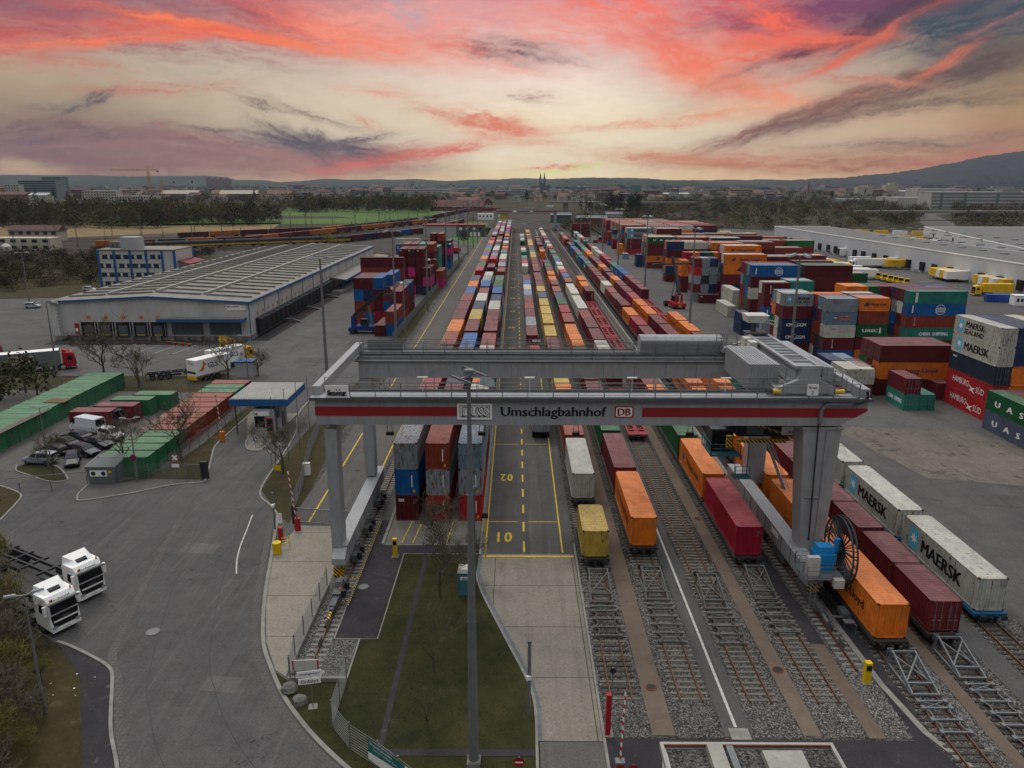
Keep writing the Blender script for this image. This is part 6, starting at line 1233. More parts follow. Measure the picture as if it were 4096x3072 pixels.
def tractor(parent_loc, rz, col, lab, m2=None, word=None, name='semi_truck', roofspoiler=True, trailer=None, grp=None, badge=None):
    """cab with its nose at local +y... front at y=0"""
    r = root(name, parent_loc, rz, lab, 'truck', grp); m = M[col]; W_ = 1.24
    mb = MB(); mb.loft([[(-W_*.94, -2.15, .95), (W_*.94, -2.15, .95), (W_*.92, -2.15, 3.2), (-W_*.92, -2.15, 3.2)], [(-W_, -1.9, .8), (W_, -1.9, .8), (W_*.97, -1.9, 3.35), (-W_*.97, -1.9, 3.35)], [(-W_, -.35, .55), (W_, -.35, .55), (W_*.96, -.5, 3.3), (-W_*.96, -.5, 3.3)], [(-W_*.97, -.06, .5), (W_*.97, -.06, .5), (W_*.9, -.2, 2.95), (-W_*.9, -.2, 2.95)], [(-W_*.88, 0, .45), (W_*.88, 0, .45), (W_*.84, -.16, 2.85), (-W_*.84, -.16, 2.85)]]); part('cab', mb, m, r)
    if roofspoiler: mb = MB(); mb.hexa([(-1.05, -2.1, 3.3), (1.05, -2.1, 3.3), (.9, -.75, 3.3), (-.9, -.75, 3.3), (-1.0, -2.1, 3.95), (1.0, -2.1, 3.95), (.6, -1.2, 3.6), (-.6, -1.2, 3.6)]); part('roof_spoiler', mb, m, r); mb = MB(); mb.hexa([(-.5, -1.2, 3.36), (.5, -1.2, 3.36), (.45, -.85, 3.36), (-.45, -.85, 3.36), (-.48, -1.2, 3.63), (.48, -1.2, 3.63), (.45, -.95, 3.5), (-.45, -.95, 3.5)]); part('roof_hatch', mb, M['dark'], r)
    mb = MB(); mb.face([(-1.08, .0-.02, 1.95), (1.08, -.02, 1.95), (1.02, -.14, 2.72), (-1.02, -.14, 2.72)]); ws = part('windscreen', mb, M['glass'], r); ws.location = (0, .03, 0)
    mb = MB(); mb.hexa([(-.95, -.02, .78), (.95, -.02, .78), (1.1, -.06, 1.8), (-1.1, -.06, 1.8), (-.93, .05, .78), (.93, .05, .78), (1.05, .04, 1.8), (-1.05, .04, 1.8)]); part('grille', mb, M['black'], r)
    mb = MB(); mb.box(-.95, .02, 1.22, .95, .075, 1.34); mb.box(-1.15, -.05, .38, 1.15, .06, .62); part('bumper', mb, m, r)
    mb = MB(); mb.box(-1.2, .0, 2.78, 1.2, .22, 2.86); part('sun_visor', mb, M['dark'], r)
    for s in (-1, 1):
        mb = MB(); mb.box(s*1.28, -.35, 1.9, s*1.5, -.15, 2.75); mb.box(s*1.2, -.3, 2.65, s*1.4, -.22, 2.72); part('mirror', mb, m, r)
        mb = MB(); mb.face([(s*1.26, -1.35, 1.95), (s*1.26, -.5, 1.85), (s*1.225, -.6, 2.65), (s*1.225, -1.3, 2.65)]); part('side_window', mb, M['glass'], r)
        mb = MB(); mb.box(s*.75, .03, .68, s*1.12, .09, .9); part('headlight', mb, M['lamp'], r)
    mb = MB(); mb.box(-.28, .07, .5, .28, .09, .62); part('number_plate', mb, M['plateblue'], r)
    mb = MB(); mb.box(-.5, -6, .75, -.32, -1.9, 1.0); mb.box(.32, -6, .75, .5, -1.9, 1.0); mb.box(-1.15, -5.9, .9, -.6, -4.3, 1.05); mb.box(.6, -5.9, .9, 1.15, -4.3, 1.05); mb.box(-1.1, -4, .4, -.55, -2.6, .95); mb.box(.55, -4, .4, 1.1, -2.6, .95); part('chassis', mb, M['dark'], r)
    wheels(r, [(s*1.05, y) for s in (-1, 1) for y in (-1.35, -5.0)], .5, .32)
    if word: text(word, r, (.72, -.08, 2.98), 1.3, .2, 'black', PI, bold=.015); shape('emblem', [[(0, 0), (.14, 0), (.14, .24), (0, .24)]], 'hiviz', r, (1.02, -.09, 2.97), PI); shape('emblem', [[(0, 0), (.14, 0), (.14, .24), (0, .24)]], 'red', r, (.88, -.09, 2.97), PI)
    if badge: text(badge, r, (.3, .08, 1.45), .6, .15, 'galv', PI, bold=.03)
    return r
def chassis_trailer(r, y0, L=12.4):
    mb = MB(); 
    for s in (-1, 1): mb.box(s*.5-.08, y0-L, 1.0, s*.5+.08, y0, 1.3)
    for q in range(6): y = y0-.2-q*(L-.4)/5; mb.box(-1.22, y-.1, 1.1, 1.22, y+.1, 1.28)
    mb.box(-1.2, y0-L-.05, .8, 1.2, y0-L+.05, 1.05)
    for s in (-1, 1): mb.box(s*1.15-.04, y0-L*.75, .6, s*1.15+.04, y0-L*.45, 1.0)
    t_ = part('trailer_frame', mb, M['dark'], r)
    wheels(r, [(s*1.0, y0-L+1.2+q*1.35) for s in (-1, 1) for q in range(3)], .5, .38)
def ang(a, b): return math.atan2(-(b[0]-a[0]), b[1]-a[1])
# two white tractors, noses toward the road (facing right and towards us)
for i, (p, q, lb) in enumerate((((-36.0, 54.3), (-47, 60.5), 'nearer white lorry with empty container chassis, half behind the bushes'), ((-36.5, 59.2), (-47.5, 65.3), 'farther white lorry with empty container chassis by the road edge'))):
    r = tractor((p[0], p[1], .05), ang(q, p), 'white', lb, word='schmid', badge='MAN', grp='white lorries waiting at the left'); mb = MB(); mb.cyl((-.95, -.5, 3.3), (-.95, -.5, 3.5), .08, .06, 8); part('beacon', mb, M['orange'], r); chassis_trailer(r, -3.6)
def boxtrailer(r, y0, L, m, mside=None, word=None, wc='red', H=2.75, roof='white', z=1.15):
    mb = MB(); mb.box(-1.25, y0-L, z, 1.25, y0, z+H); n = int(L/1.1)
    t_ = part('trailer_body', mb, M[mside or m], r); mb = MB(); mb.box(-1.26, y0-L-.01, z+H, 1.26, y0+.01, z+H+.05); part('roof', mb, M[roof], t_)
    mb = MB()
    for s in (-1, 1): mb.box(s*1.26-.01, y0-L+.2, z-.15, s*1.26+.01, y0-.2, z+.06); mb.box(s*1.0-.03, y0-L*.7, .45, s*1.0+.03, y0-L*.3, .95)
    mb.box(-.5, y0-L+.3, z-.25, .5, y0-.3, z); part('side_rail', mb, M['galv'], r)
    wheels(r, [(s*1.0, y0-L+2+q*1.3) for s in (-1, 1) for q in range(3)], .5, .38); return t_
M['tarp'] = mat('grey_tarpaulin', '6e7273', .6, 0, .08, .8, .1)
def side_word(t_, w, x, y, z, wd, h, col, panel=None):
    th = PI/2 if x > 0 else -PI/2
    if panel: shape('lettering_panel', [[(-.25, -.2), (wd+.25, -.2), (wd+.25, h+.2), (-.25, h+.2)]], panel, t_, (x, y, z), th)
    text(w, t_, (x*1.002, y, z), wd, h, col, th, bold=.02)
# grey tarpaulin trailer with red tractor: front at (-86.8,146) heading +x
r = tractor((-85.6, 144.6, .02), R(-62), 'red', 'red tractor with long grey tarpaulin trailer parked left of the bare tree', roofspoiler=True, grp='lorries on the left yard'); t_ = boxtrailer(r, -2.6, 13.6, 'tarp'); side_word(t_, 'FREJA', 1.27, -10.6, 2.0, 3.6, 1.15, 'crimson', 'offwhite'); 
r = tractor((-104, 151, .02), R(-62), 'red', 'second red lorry with grey trailer cut off at the left edge', grp='lorries on the left yard'); t_ = boxtrailer(r, -2.6, 13.6, 'tarp')
# white and yellow parcel lorries
r = tractor((-53.6, 150.5, .02), R(-28), 'yellow', 'yellow lorry with white parcel box behind the bare tree by the chassis', grp='parcel lorries'); b = boxtrailer(r, -2.6, 7.4, 'white', H=2.8); side_word(b, 'GLS', 1.27, -6.2, 2.2, 2.0, .9, 'navy'); side_word(b, 'S', 1.27, -8.6, 2.6, .4, .5, 'navy')
r = root('box_trailer', (-58.4, 133.4, .02), R(-30), 'white parcel box trailer with yellow underframe, its rear towards us', 'trailer', 'parcel lorries'); b = boxtrailer(r, 7.6, 7.6, 'white', H=2.9); side_word(b, 'GLS', 1.27, 2.6, 2.3, 2.2, 1.0, 'navy'); text('GLS', b, (-.1, -.02, 3.2), .9, .45, 'navy', 0, bold=.02)
shape('emblem', [[(0, 0), (.5, .1), (.6, .35), (.85, .4), (.5, .75), (.45, .5), (.3, .25)]], 'orange', b, (-.95, -.03, 3.2), 0); shape('emblem', [[(0, 0), (1.2, .1), (1.4, .9), (1.9, 1.0), (1.2, 1.8), (1.0, 1.0), (.7, .5)]], 'orange', b, (1.28, .5, 2.0), PI/2); shape('lettering_band', [[(0, 0), (2.3, 0), (2.3, .4), (0, .4)]], 'dark', b, (-1.15, -.025, 1.6), 0)
mb = MB(); mb.box(-1.2, -.1, .5, 1.2, .2, .9); mb.box(-1.1, 0, .8, 1.1, 7.4, 1.12); part('underframe', mb, M['hiviz'], r)
r = tractor((-60.6, 158.5, .02), R(-10), 'yellow', 'yellow tractor standing behind the white parcel boxes', grp='parcel lorries')
r = root('trailer_chassis', (-63.2, 137.2, .02), R(-62), 'empty dark container trailer chassis in front of the black people carrier', 'trailer', 'parcel lorries'); chassis_trailer(r, 6, 11)
# swap bodies and yellow trailers by the white halls
def swap(x, y, rz, L, col, lab, word=None, legs=True, grp='swap bodies by the white halls'):
    r = root('swap_body', (x, y, .03), rz, lab, 'swap body', grp); z = 1.15 if legs else .9
    mb = MB(); mb.box(-1.25, -L/2, z, 1.25, L/2, z+2.7); b = part('body', mb, M[col], r); mb = MB(); mb.box(-1.26, -L/2-.02, z+2.7, 1.26, L/2+.02, z+2.75); part('roof', mb, M['white' if col == 'white' else 'yellow'], r)
    for sx in (-1.1, 1.1):
        for sy in (-L/2+1, L/2-1): mb = MB(); mb.box(sx-.06, sy-.06, 0, sx+.06, sy+.06, z); part('leg', mb, M['galv_dk'], r)
    if word: text(word, b, (-1.27, 1.6, z+1.5), 2.6, .6, 'red', -PI/2, bold=.02); text(word, b, (-.7, -L/2-.02, z+1.7), 1.4, .4, 'red', 0, bold=.02)
    return r
n = 0
swap(159.3, 325, R(90), 7.5, 'yellow', 'yellow lettered box on legs right of the long white lorry, nearer one', 'DHL'); swap(156.2, 331, R(90), 7.5, 'yellow', 'yellow box on legs right of the long white lorry, farther one', 'DHL'); swap(150, 338, R(90), 9, 'white', 'white box behind the long white lorry')
for j, (c, w) in enumerate(((('yellow', 'DHL'), ('yellow', 'DHL'), ('white', None), ('yellow', None), ('white', None)))): swap(161.6-j*.25+(.8 if c == 'white' else 0), 294-j*3.1, R(90), 9 if c == 'white' else 7.5, c, '%s box on legs in the row before the dark doors, %s from the back' % (c, ORD[j]), w)
for j, (c, w) in enumerate((('yellow', 'DHL'), ('white', None), ('yellow', None), ('white', None), ('yellow', 'DHL'))): swap(165.2-(j == 4)*-1.5, 270-j*3.1, R(90), 8.5, c, '%s box in the group at the right picture edge, %s from the back' % (c, ORD[j]), w)
for j in range(30):
    col = ['yellow', 'white', 'yellow', 'yellow', 'white'][j % 5]; swap(127.5+(j % 3)*.5, 408-j*3.7, R(90), 12 if j % 4 else 8, col, '%s trailer box in the long line behind the container stacks, %s from the far end' % (col, ORD[j]), None)
for j in range(16): swap(236-j*1.6+(j % 2)*9, 478-j*8, R(88), 8 if j % 3 else 12, ['yellow', 'yellow', 'white'][j % 3], '%s box between the two white halls, %s from the far end' % (['yellow', 'yellow', 'white'][j % 3], ORD[j]), 'DHL' if j % 3 == 0 else None)
for j in range(10): swap(216+j*11, 545-j*4, R(88), 9, ['yellow', 'white', 'yellow'][j % 3], '%s box beyond the roof of the near white hall, %s from the left' % (['yellow', 'white', 'yellow'][j % 3], ORD[j]))
for j, (x, y, c) in enumerate([(136, 512, 'yellow'), (152, 505, 'yellow'), (140, 522, 'white')]): swap(x, y, R(80), 7, c, ['nearer yellow', 'right-hand yellow', 'white'][j]+' box on legs at the far left corner of the white hall')
r = tractor((142, 328.5, .03), R(90), 'white', 'long white lorry in front of the hall doors', grp='lorries at the halls'); boxtrailer(r, -2.5, 12.5, 'white', roof='offwhite')
r = tractor((147, 246.5, .03), R(88), 'yellow', 'yellow lorry with yellow box beside the blue skip', roofspoiler=False, grp='lorries at the halls'); mb = MB(); mb.box(-1.25, -12, 1.2, 1.25, -2.6, 3.9); b = part('box_body', mb, M['yellow'], r); text('Deutsche Post', b, (1.27, -8.2, 3.3), 3.0, .32, 'black', PI/2)
swap(130.5, 288.5, R(90), 9, 'white', 'white trailer beside the small yellow machines'); swap(129, 292, R(90), 9, 'white', 'second white trailer behind the small yellow machines')
for j, (x, y) in enumerate([(135.4, 288.5), (135.7, 284), (136, 280), (136.3, 276.5), (136.5, 273.5), (137, 270)]):
    r = root('yard_tractor', (x, y, .03), R(160), 'small yellow yard tractor, %s from the left in its line' % ORD[j], 'yard tractor', 'yellow yard tractors'); mb = MB(); mb.box(-1.1, -1.6, .6, 1.1, 2, 1.3); part('chassis', mb, M['hiviz'], r); mb = MB(); mb.box(-1, .3, 1.3, .6, 1.8, 2.7); part('cab', mb, M['hiviz'], r); mb = MB(); mb.box(-.9, 1.78, 1.7, .5, 1.83, 2.5); mb.box(-1.03, .5, 1.7, -.98, 1.6, 2.5); part('window', mb, M['glass'], r); wheels(r, [(s*.95, q) for s in (-1, 1) for q in (-1, 1.2)], .5, .3)
r = root('skip', (146.5, 233, .03), R(-8), 'bright blue closed skip beside the white cabin', 'skip'); mb = MB(); mb.hexa([(-3, -1.2, 0), (3, -1.2, 0), (3, 1.2, 0), (-3, 1.2, 0), (-3.3, -1.3, 2.3), (3.3, -1.3, 2.3), (3.3, 1.3, 2.3), (-3.3, 1.3, 2.3)]); [mb.box(-3+q, -1.4, .1, -2.9+q, -1.2, 2.2) for q in range(7)]; part('body', mb, M['blue'], r)
r = root('site_cabin', (150.5, 226.5, .05), R(-8), 'white site cabin with two dark windows beside the blue skip', 'cabin'); mb = MB(); mb.box(-3.2, -1.6, 0, 3.2, 1.6, 2.9); mb.box(-3.3, -1.7, 2.9, 3.3, 1.7, 3.0); part('body', mb, M['white'], r)
for q in (-2.6, -1.5): mb = MB(); mb.box(q, -1.63, 1.1, q+.7, -1.6, 2.1); part('window', mb, M['glass'], r)

# ---------------------------------------------------------------- reach stackers
def reach_stacker(loc, rz, col, lab, boom=35, ext=1.0, spread=None):
    r = root('reach_stacker', loc, rz, lab, 'reach stacker', 'container reach stackers'); m = M[col]
    mb = MB(); mb.prism([(-3.6, .8), (-3.7, 1.6), (-2.6, 1.85), (3.0, 1.75), (3.2, .9), (2.6, .75), (-2.6, .75)], -1.45, 1.45, 'x'); mb.box(-2.0, -3.9, .7, 2.0, -2.4, 1.55); mb.box(-1.9, 2.4, .8, 1.9, 3.4, 1.3); part('chassis', mb, m, r)
    for sx in (-1.6, 1.6): ob('wheel', wheel(.82, .9), r, (sx, 2.6, .82)); ob('wheel', wheel(.8, .55), r, (sx*.95, -2.9, .8))
    mb = MB(); mb.hexa([(-.75, -1.2, 1.8), (.75, -1.2, 1.8), (.75, .7, 1.8), (-.75, .7, 1.8), (-.65, -1.1, 3.4), (.65, -1.1, 3.4), (.65, .4, 3.4), (-.65, .4, 3.4)]); cb = part('cab', mb, M['dark'], r); mb = MB(); mb.box(-.72, -.9, 2.3, .72, .3, 3.2); part('window', mb, M['glass'], cb)
    mb = MB(); mb.prism([(-3.4, 1.7), (-2.2, 1.7), (-2.6, 4.2), (-3.3, 4.2)], -1.0, -.7, 'x'); mb.prism([(-3.4, 1.7), (-2.2, 1.7), (-2.6, 4.2), (-3.3, 4.2)], .7, 1.0, 'x'); part('boom_bracket', mb, m, r)
    a = R(boom); p0 = Vector((0, -2.9, 4.0)); d = Vector((0, math.cos(a), math.sin(a))); p1 = p0+d*6.8*1.0; p2 = p0+d*(6.8+4.6*ext)
    mb = MB(); mb.beam(p0, p1, .75, .8); part('boom', mb, M['k_dark'], r); mb = MB(); mb.beam(p1-d*.2, p2, .55, .6); part('boom_extension', mb, M['k_dark'], r)
    mb = MB(); 
    for s in (-.55, .55): mb.cyl((s, 1.6, 1.6), tuple(p0+d*4.8+Vector((s, 0, -.3))), .14, .1, 8)
    part('lift_cylinder', mb, M['galv'], r)
    mb = MB(); e = p2+Vector((0, .3, -1.6)); mb.beam(p2, p2+Vector((0, .5, -.6)), .7, .8); mb.beam(p2+Vector((0, .5, -.5)), e, .5); w = spread or 3; mb.box(-w, e.y-.4, e.z-.4, w, e.y+.4, e.z); mb.box(-w-.1, e.y-1.2, e.z-.55, -w+.15, e.y+1.2, e.z-.2); mb.box(w-.15, e.y-1.2, e.z-.55, w+.1, e.y+1.2, e.z-.2); part('spreader', mb, M['k_dark'], r)
    mb = MB(); mb.box(-.5, -3.93, .9, .5, -3.9, 1.3); part('warning_plate', mb, M['hiviz'], r); return r
M['k_dark'] = mat('machine_grey', '2e3438', .55, .2, .15, 1)
reach_stacker((-36, 181, .02), R(-90), 'navy', 'dark blue reach stacker with raised boom before the brick-coloured stack', 40, .9, 1.2)
reach_stacker((46, 221, .02), R(12), 'red', 'red reach stacker with upright boom in the open yard', 62, 1.0, 6.1)
reach_stacker((50, 466, .02), R(60), 'red', 'far small red reach stacker near the maroon stack', 28, 1.0, 3)
reach_stacker((58.6, 74, .02), R(200), 'red', 'red machine whose wheels show at the right picture edge', 30, .2, 1.5)
for j, (x, y, rz) in enumerate([(-33, 395, 1.2), (-62, 432, 1.5), (-50, 436, 1.5)]):
    r = root('shunting_engine', (x, y, .05), rz, ['red machine behind the tall stack by the small office', 'left red shunting engine beyond the crosswise stack', 'right red shunting engine beyond the crosswise stack'][j], 'shunting engine', 'red shunting engines'); mb = MB(); mb.box(-1.4, -5, 1, 1.4, 5, 1.5); mb.box(-1.1, -4.6, 1.5, 1.1, -.6, 2.9); mb.box(-1.1, 2, 1.5, 1.1, 4.6, 2.6); part('body', mb, M['red'], r); mb = MB(); mb.box(-1.3, -.6, 1.5, 1.3, 1.8, 4.1); c = part('cab', mb, M['red'], r); mb = MB(); mb.box(-1.32, -.4, 2.9, 1.32, 1.6, 3.6); part('window', mb, M['glass'], c); mb = MB(); [mb.cyl((-.9, q, .5), (.9, q, .5), .5, .5, 12) for q in (-3.5, -2, 2, 3.5)]; part('wheels', mb, M['dark'], r)

# ---------------------------------------------------------------- trains of the marshalling yard, each wagon a thing
def yardtrain(p0, p1, cols, kind, nm):
    a = Vector(p0); b = Vector(p1); n = len(cols); d = (b-a)/n; L = d.length-.8; th = ang(a, b); protoL = {}
    for i, c in enumerate(cols):
        p = a+d*(i+.5); hexc = PAL.get(c, ('303438', 'dark'))[0]
        r = root('freight_wagon', (p.x, p.y, .1), th, '%s wagon, %s in the %s' % ({'t': 'teal', 'K': 'black tank', 'F': 'green tank', 'A': 'grey and yellow covered'}.get(c, PAL.get(c, ('', 'dark'))[1]), ORD[i], nm), 'railway wagon', 'freight wagons in the marshalling yard')
        mb = MB(); mb.box(-1.3, -L/2, .8, 1.3, L/2, 1.15); [mb.box(-1, q-1, .1, 1, q+1, .8) for q in (-L/2+2, L/2-2)]; part('frame', mb, M['dark'], r)
        mb = MB()
        if c in 'KF': mb.cyl((0, -L/2+.6, 2.5), (0, L/2-.6, 2.5), 1.35, 1.35, 16); mb.cyl((0, -.4, 3.8), (0, .4, 3.8), .4, .4, 8); part('tank', mb, M['dark'] if c == 'K' else M['Gt'], r, smooth=False)
        elif c == 'A': mb.prism([(-1.4, 1.15), (1.4, 1.15), (1.4, 2.2), (-1.4, 2.2)], -L/2, L/2, 'y', 1); mb.prism([(-1.42, 2.2), (1.42, 2.2), (1.42, 3.4), (.9, 4.1), (-.9, 4.1), (-1.42, 3.4)], -L/2, L/2, 'y', 0); part('body', mb, [M['k_dark'], M['ochre']], r)
        else:
            mb.box(-1.22, -L/2+.3, 1.15, 1.22, L/2-.3, 4.0); k = -L/2+.4
            while k < L/2-.5: mb.box(-1.26, k, 1.2, 1.26, k+.3, 3.95); k += .9
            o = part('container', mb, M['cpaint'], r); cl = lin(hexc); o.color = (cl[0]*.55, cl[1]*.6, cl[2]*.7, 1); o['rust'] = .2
M['Gt'] = M['green']; M['ochre'] = mat('ochre_panel', 'b08a20', .7, 0, .3, .5, .2)
yardtrain((-210, 405), (-100, 468), 'AAAAAAA', 'A', 'grey and yellow train behind the white hall')
yardtrain((-101, 470), (-62, 560), 'mnmmbmm', 'c', 'container train leaving the grey and yellow one')
yardtrain((-62, 562), (-47, 690), 'mmmmmmymm', 'c', 'maroon train beyond the white hall'); yardtrain((-230, 421), (-160, 455), 'orgom', 'c', 'orange train at the left behind the office')
yardtrain((-160, 455), (-72, 700), 'rormoormooormoor', 'c', 'long orange and brick train'); yardtrain((-215, 492), (-140, 560), 'mommm', 'c', 'maroon and orange train by the dry grass')
yardtrain((-138, 562), (-88, 730), 'oomKKKKKKKKKF', 'c', 'tank train before the green field'); yardtrain((-86, 740), (-70, 900), 'KFmmmmwmmmm', 'c', 'far end of the tank train'); yardtrain((-68, 905), (-52, 1080), 'mmmmmbswwmm', 'c', 'farthest train before the meadow')
yardtrain((-60, 960), (-20, 1000), 'eee', 'c', 'red passenger train by the far meadow')

# ---------------------------------------------------------------- catenary masts
k = 0
for row, (o, n, nm) in enumerate(((0, 9, 'nearest'), (24, 9, 'second'), (52, 10, 'third'), (86, 10, 'fourth'), (120, 9, 'rearmost'))):
    P = smoothp([(-330+o*.3, 345+o*1.15), (-230+o*.5, 372+o*1.3), (-125+o*.4, 450+o*1.5), (-75+o*.25, 570+o*1.7), (-55+o*.1, 770+o*1.7)], 6); stp = max(1, len(P)//n)
    for i, (x, y) in enumerate(P[::stp]):
        r = root('catenary_mast', (x+2.5, y+3, 0), random.random(), 'lattice catenary mast, %s from the left in the %s row of the marshalling yard' % (ORD[i], nm), 'catenary mast', 'masts of the marshalling yard'); h = random.choice((9, 12, 15, 17)); mb = MB()
        for s in (-1, 1):
            for u in (-1, 1): mb.beam((s*.3, u*.3, 0), (s*.12, u*.12, h), .07)
        q = 0
        while q < h-1: mb.beam((-.28, -.25, q), (.25, -.25, q+1), .04); mb.beam((.28, .25, q+1), (-.25, .25, q+2), .04); q += 1
        if h > 14: mb.box(-1, -.3, h, 1, .3, h+.25)
        else: mb.beam((0, 0, h-2), (2.6, 0, h-1.6), .08)
        part('lattice', mb, M['galv_dk'], r); k += 1
# ---------------------------------------------------------------- the white logistics hall
def corrmat(name, c, sc=3.2, ax=(1, 1, 0)):
    m, t = newmat(name); s = t.new('ShaderNodeSeparateXYZ'); t.l.new(t.co, s.inputs[0])
    h = t.math('SINE', t.math('MULTIPLY', t.math('ADD', s.outputs[0], s.outputs[1]), sc*2*PI))
    n = t.noise(t.map(t.co, (.3, .3, .08)), 1, 6, .65); cc = lin(c)
    st = t.new('ShaderNodeVectorMath', operation='SCALE'); st.inputs[0].default_value = cc[:3]; t.l.new(t.mr(n, .3, .7, .8, 1.12), st.inputs['Scale'])
    t.set(t.b.inputs['Base Color'], st.outputs[0]); t.b.inputs['Roughness'].default_value = .6; t.set(t.b.inputs['Normal'], t.bump(h, .6, .04)); return m
M['corrwall'] = corrmat('corrugated_wall', 'c0bfba', 2.5); M['corroof'] = corrmat('corrugated_roof', 'a8a8a2', 2)
hl = root('logistics_hall', (0, 0, 0), label='long low white hall with blue trim and ribbed grey roof lights', cat='warehouse')
X0, X1, Y0, Y1, E_, RG = -105.7, -60.7, 171.8, 327, 8.75, 9.95; XM = -83.3
mb = MB(); mb.prism([(X0, 0), (X1, 0), (X1, E_), (XM, RG), (X0, E_)], Y0, Y1, 'y'); part('wall', mb, M['corrwall'], hl)
mb = MB(); mb.box(X0+.05, Y0-.12, 0, X1, Y0, .9); mb.box(X1, Y0, 0, X1+.12, Y1, 1.0); part('plinth', mb, M['concrete'], hl)
mb = MB()
for a, b in (((X0-.4, E_+.02), (XM, RG+.04)), ((XM, RG+.04), (X1+.4, E_+.02))): mb.hexa([(a[0], Y0-.4, a[1]), (b[0], Y0-.4, b[1]), (b[0], Y1+.4, b[1]), (a[0], Y1+.4, a[1]), (a[0], Y0-.4, a[1]+.15), (b[0], Y0-.4, b[1]+.15), (b[0], Y1+.4, b[1]+.15), (a[0], Y1+.4, a[1]+.15)])
rf = part('roof', mb, M['roofw'], hl)
mb = MB()
for a, b in (((X0-.5, E_-.3), (XM, RG-.28)), ((XM, RG-.28), (X1+.5, E_-.3))): mb.hexa([(a[0], Y0-.5, a[1]), (b[0], Y0-.5, b[1]), (b[0], Y0-.4, b[1]), (a[0], Y0-.4, a[1]), (a[0], Y0-.5, a[1]+.42), (b[0], Y0-.5, b[1]+.42), (b[0], Y0-.4, b[1]+.42), (a[0], Y0-.4, a[1]+.42)])
mb.box(X1+.4, Y0-.5, E_-.35, X1+.52, Y1+.5, E_+.12)
q = Y0+11
while q < Y1: mb.box(X1+.01, q, 1, X1+.1, q+.18, E_-.3); q += 11.4
mb.box(X1+.0, Y0-.04, .0, X1+.14, Y0+.2, E_); part('trim', mb, M['blueframe'], hl)
rz_ = lambda x: E_+.17+(RG-E_)*(1-abs(x-XM)/(XM-X0))
for i in range(25):   # saw-tooth glazed ridges running across the roof, split by white bands
    y = Y0+5+i*6.0
    for a, b in ((X0+1.5, -96), (-94.6, -84.8), (-83.2, -73.5), (-72, X1-1)):
        mb = MB(); z0, z1 = rz_(a), rz_(b); mb.hexa([(a, y, z0), (b, y, z1), (b, y+1.5, z1), (a, y+1.5, z0), (a, y+.15, z0+.42), (b, y+.15, z1+.42), (b, y+.5, z1+.42), (a, y+.5, z0+.42)], 1)
        mb.face([(a, y-.012, z0), (b, y-.012, z1), (b, y+.14, z1+.41), (a, y+.14, z0+.41)], 0); o = part('roof_light', mb, [M['rooflight'], M['roofw']], rf)
for i, x in enumerate((-95.3, -84, -72.8)):
    mb = MB(); z = rz_(x); mb.box(x-.35, Y0+6, z, x+.35, Y1-6, z+.6); part('vent_band', mb, M['ribs'], rf)
for i, x in enumerate((-99.2, -95.23, -91.26, -87.29, -83.32)):
    mb = MB(); mb.box(x, Y0-.55, 1.05, x+3.55, Y0, 4.15, 0); dk = part('dock_door', mb, M['black'], hl)
    mb = MB(); mb.box(x+.75, Y0-.58, 1.15, x+2.8, Y0-.56, 3.4); part('door_leaf', mb, M['galv_dk'], dk)
    for s in (.12, 3.4): mb = MB(); mb.box(x+s-.05, Y0-.62, 1.1, x+s+.05, Y0-.55, 4.1); part('post', mb, M['offwhite'], dk)
    mb = MB(); mb.box(x+1.4, Y0-.06, 4.9, x+2.3, Y0-.02, 5.6); part('number_board', mb, M['orange'], hl)
    mb = MB(); mb.box(x+.8, Y0-.64, 1.15, x+2.7, Y0-.6, 1.3); part('threshold', mb, M['hiviz'], dk)
for i, x in enumerate((-78.6, -69.9)):
    mb = MB(); mb.box(x, Y0-.1, 1.3, x+7.2, Y0-.02, 4.1); d = part('roller_door', mb, M['galv_dk'], hl); mb = MB(); [mb.box(x, Y0-.13, 1.3+q*.2, x+7.2, Y0-.1, 1.4+q*.2) for q in range(14)]; part('slats', mb, M['galv_dk'], d)
mb = MB(); mb.hexa([(-81, Y0-2.2, 4.5), (-61.3, Y0-2.2, 4.5), (-61.3, Y0, 4.8), (-81, Y0, 4.8), (-81, Y0-2.2, 5.1), (-61.3, Y0-2.2, 5.1), (-61.3, Y0, 5.3), (-81, Y0, 5.3)]); cn = part('canopy', mb, M['blueframe'], hl); mb = MB(); mb.box(-80.9, Y0-2.1, 5.1, -61.4, Y0-.02, 5.35); part('canopy_roof', mb, M['roofw'], cn)
mb = MB(); mb.box(-99.9-.9, Y0-.08, 1.2, -99.9+.1, Y0-.02, 3.8); dr = part('side_door', mb, M['red'], hl); mb = MB(); mb.box(-100.65, Y0-.1, 2.0, -100.1, Y0-.08, 2.7); part('notice', mb, M['white'], dr)
mb = MB(); [mb.box(-102-q*.28, Y0-1.3, 1.1-q*.16, -101.7-q*.28, Y0-.2, 1.16-q*.16) for q in range(7)]; mb.box(-101.8, Y0-1.3, 1.1, -99.6, Y0-.2, 1.18); railing(mb, [(-103.7, Y0-1.3, .1), (-101.8, Y0-1.3, 1.15), (-99.7, Y0-1.3, 1.15)], 1, 1, .05); part('stair', mb, M['galv'], hl)
mb = MB(); [mb.beam((x, Y0-.5, .8), (x, Y0-.5, 9.4), .06) for x in (-103.9, -103.3)]; [mb.beam((-103.9, Y0-.5, 1+q*.35), (-103.3, Y0-.5, 1+q*.35), .04) for q in range(24)]
for q in range(8): mb.box(-104, Y0-1.1, 3+q*.8, -103.2, Y0-1.05, 3.06+q*.8)
part('ladder', mb, M['galv'], hl)
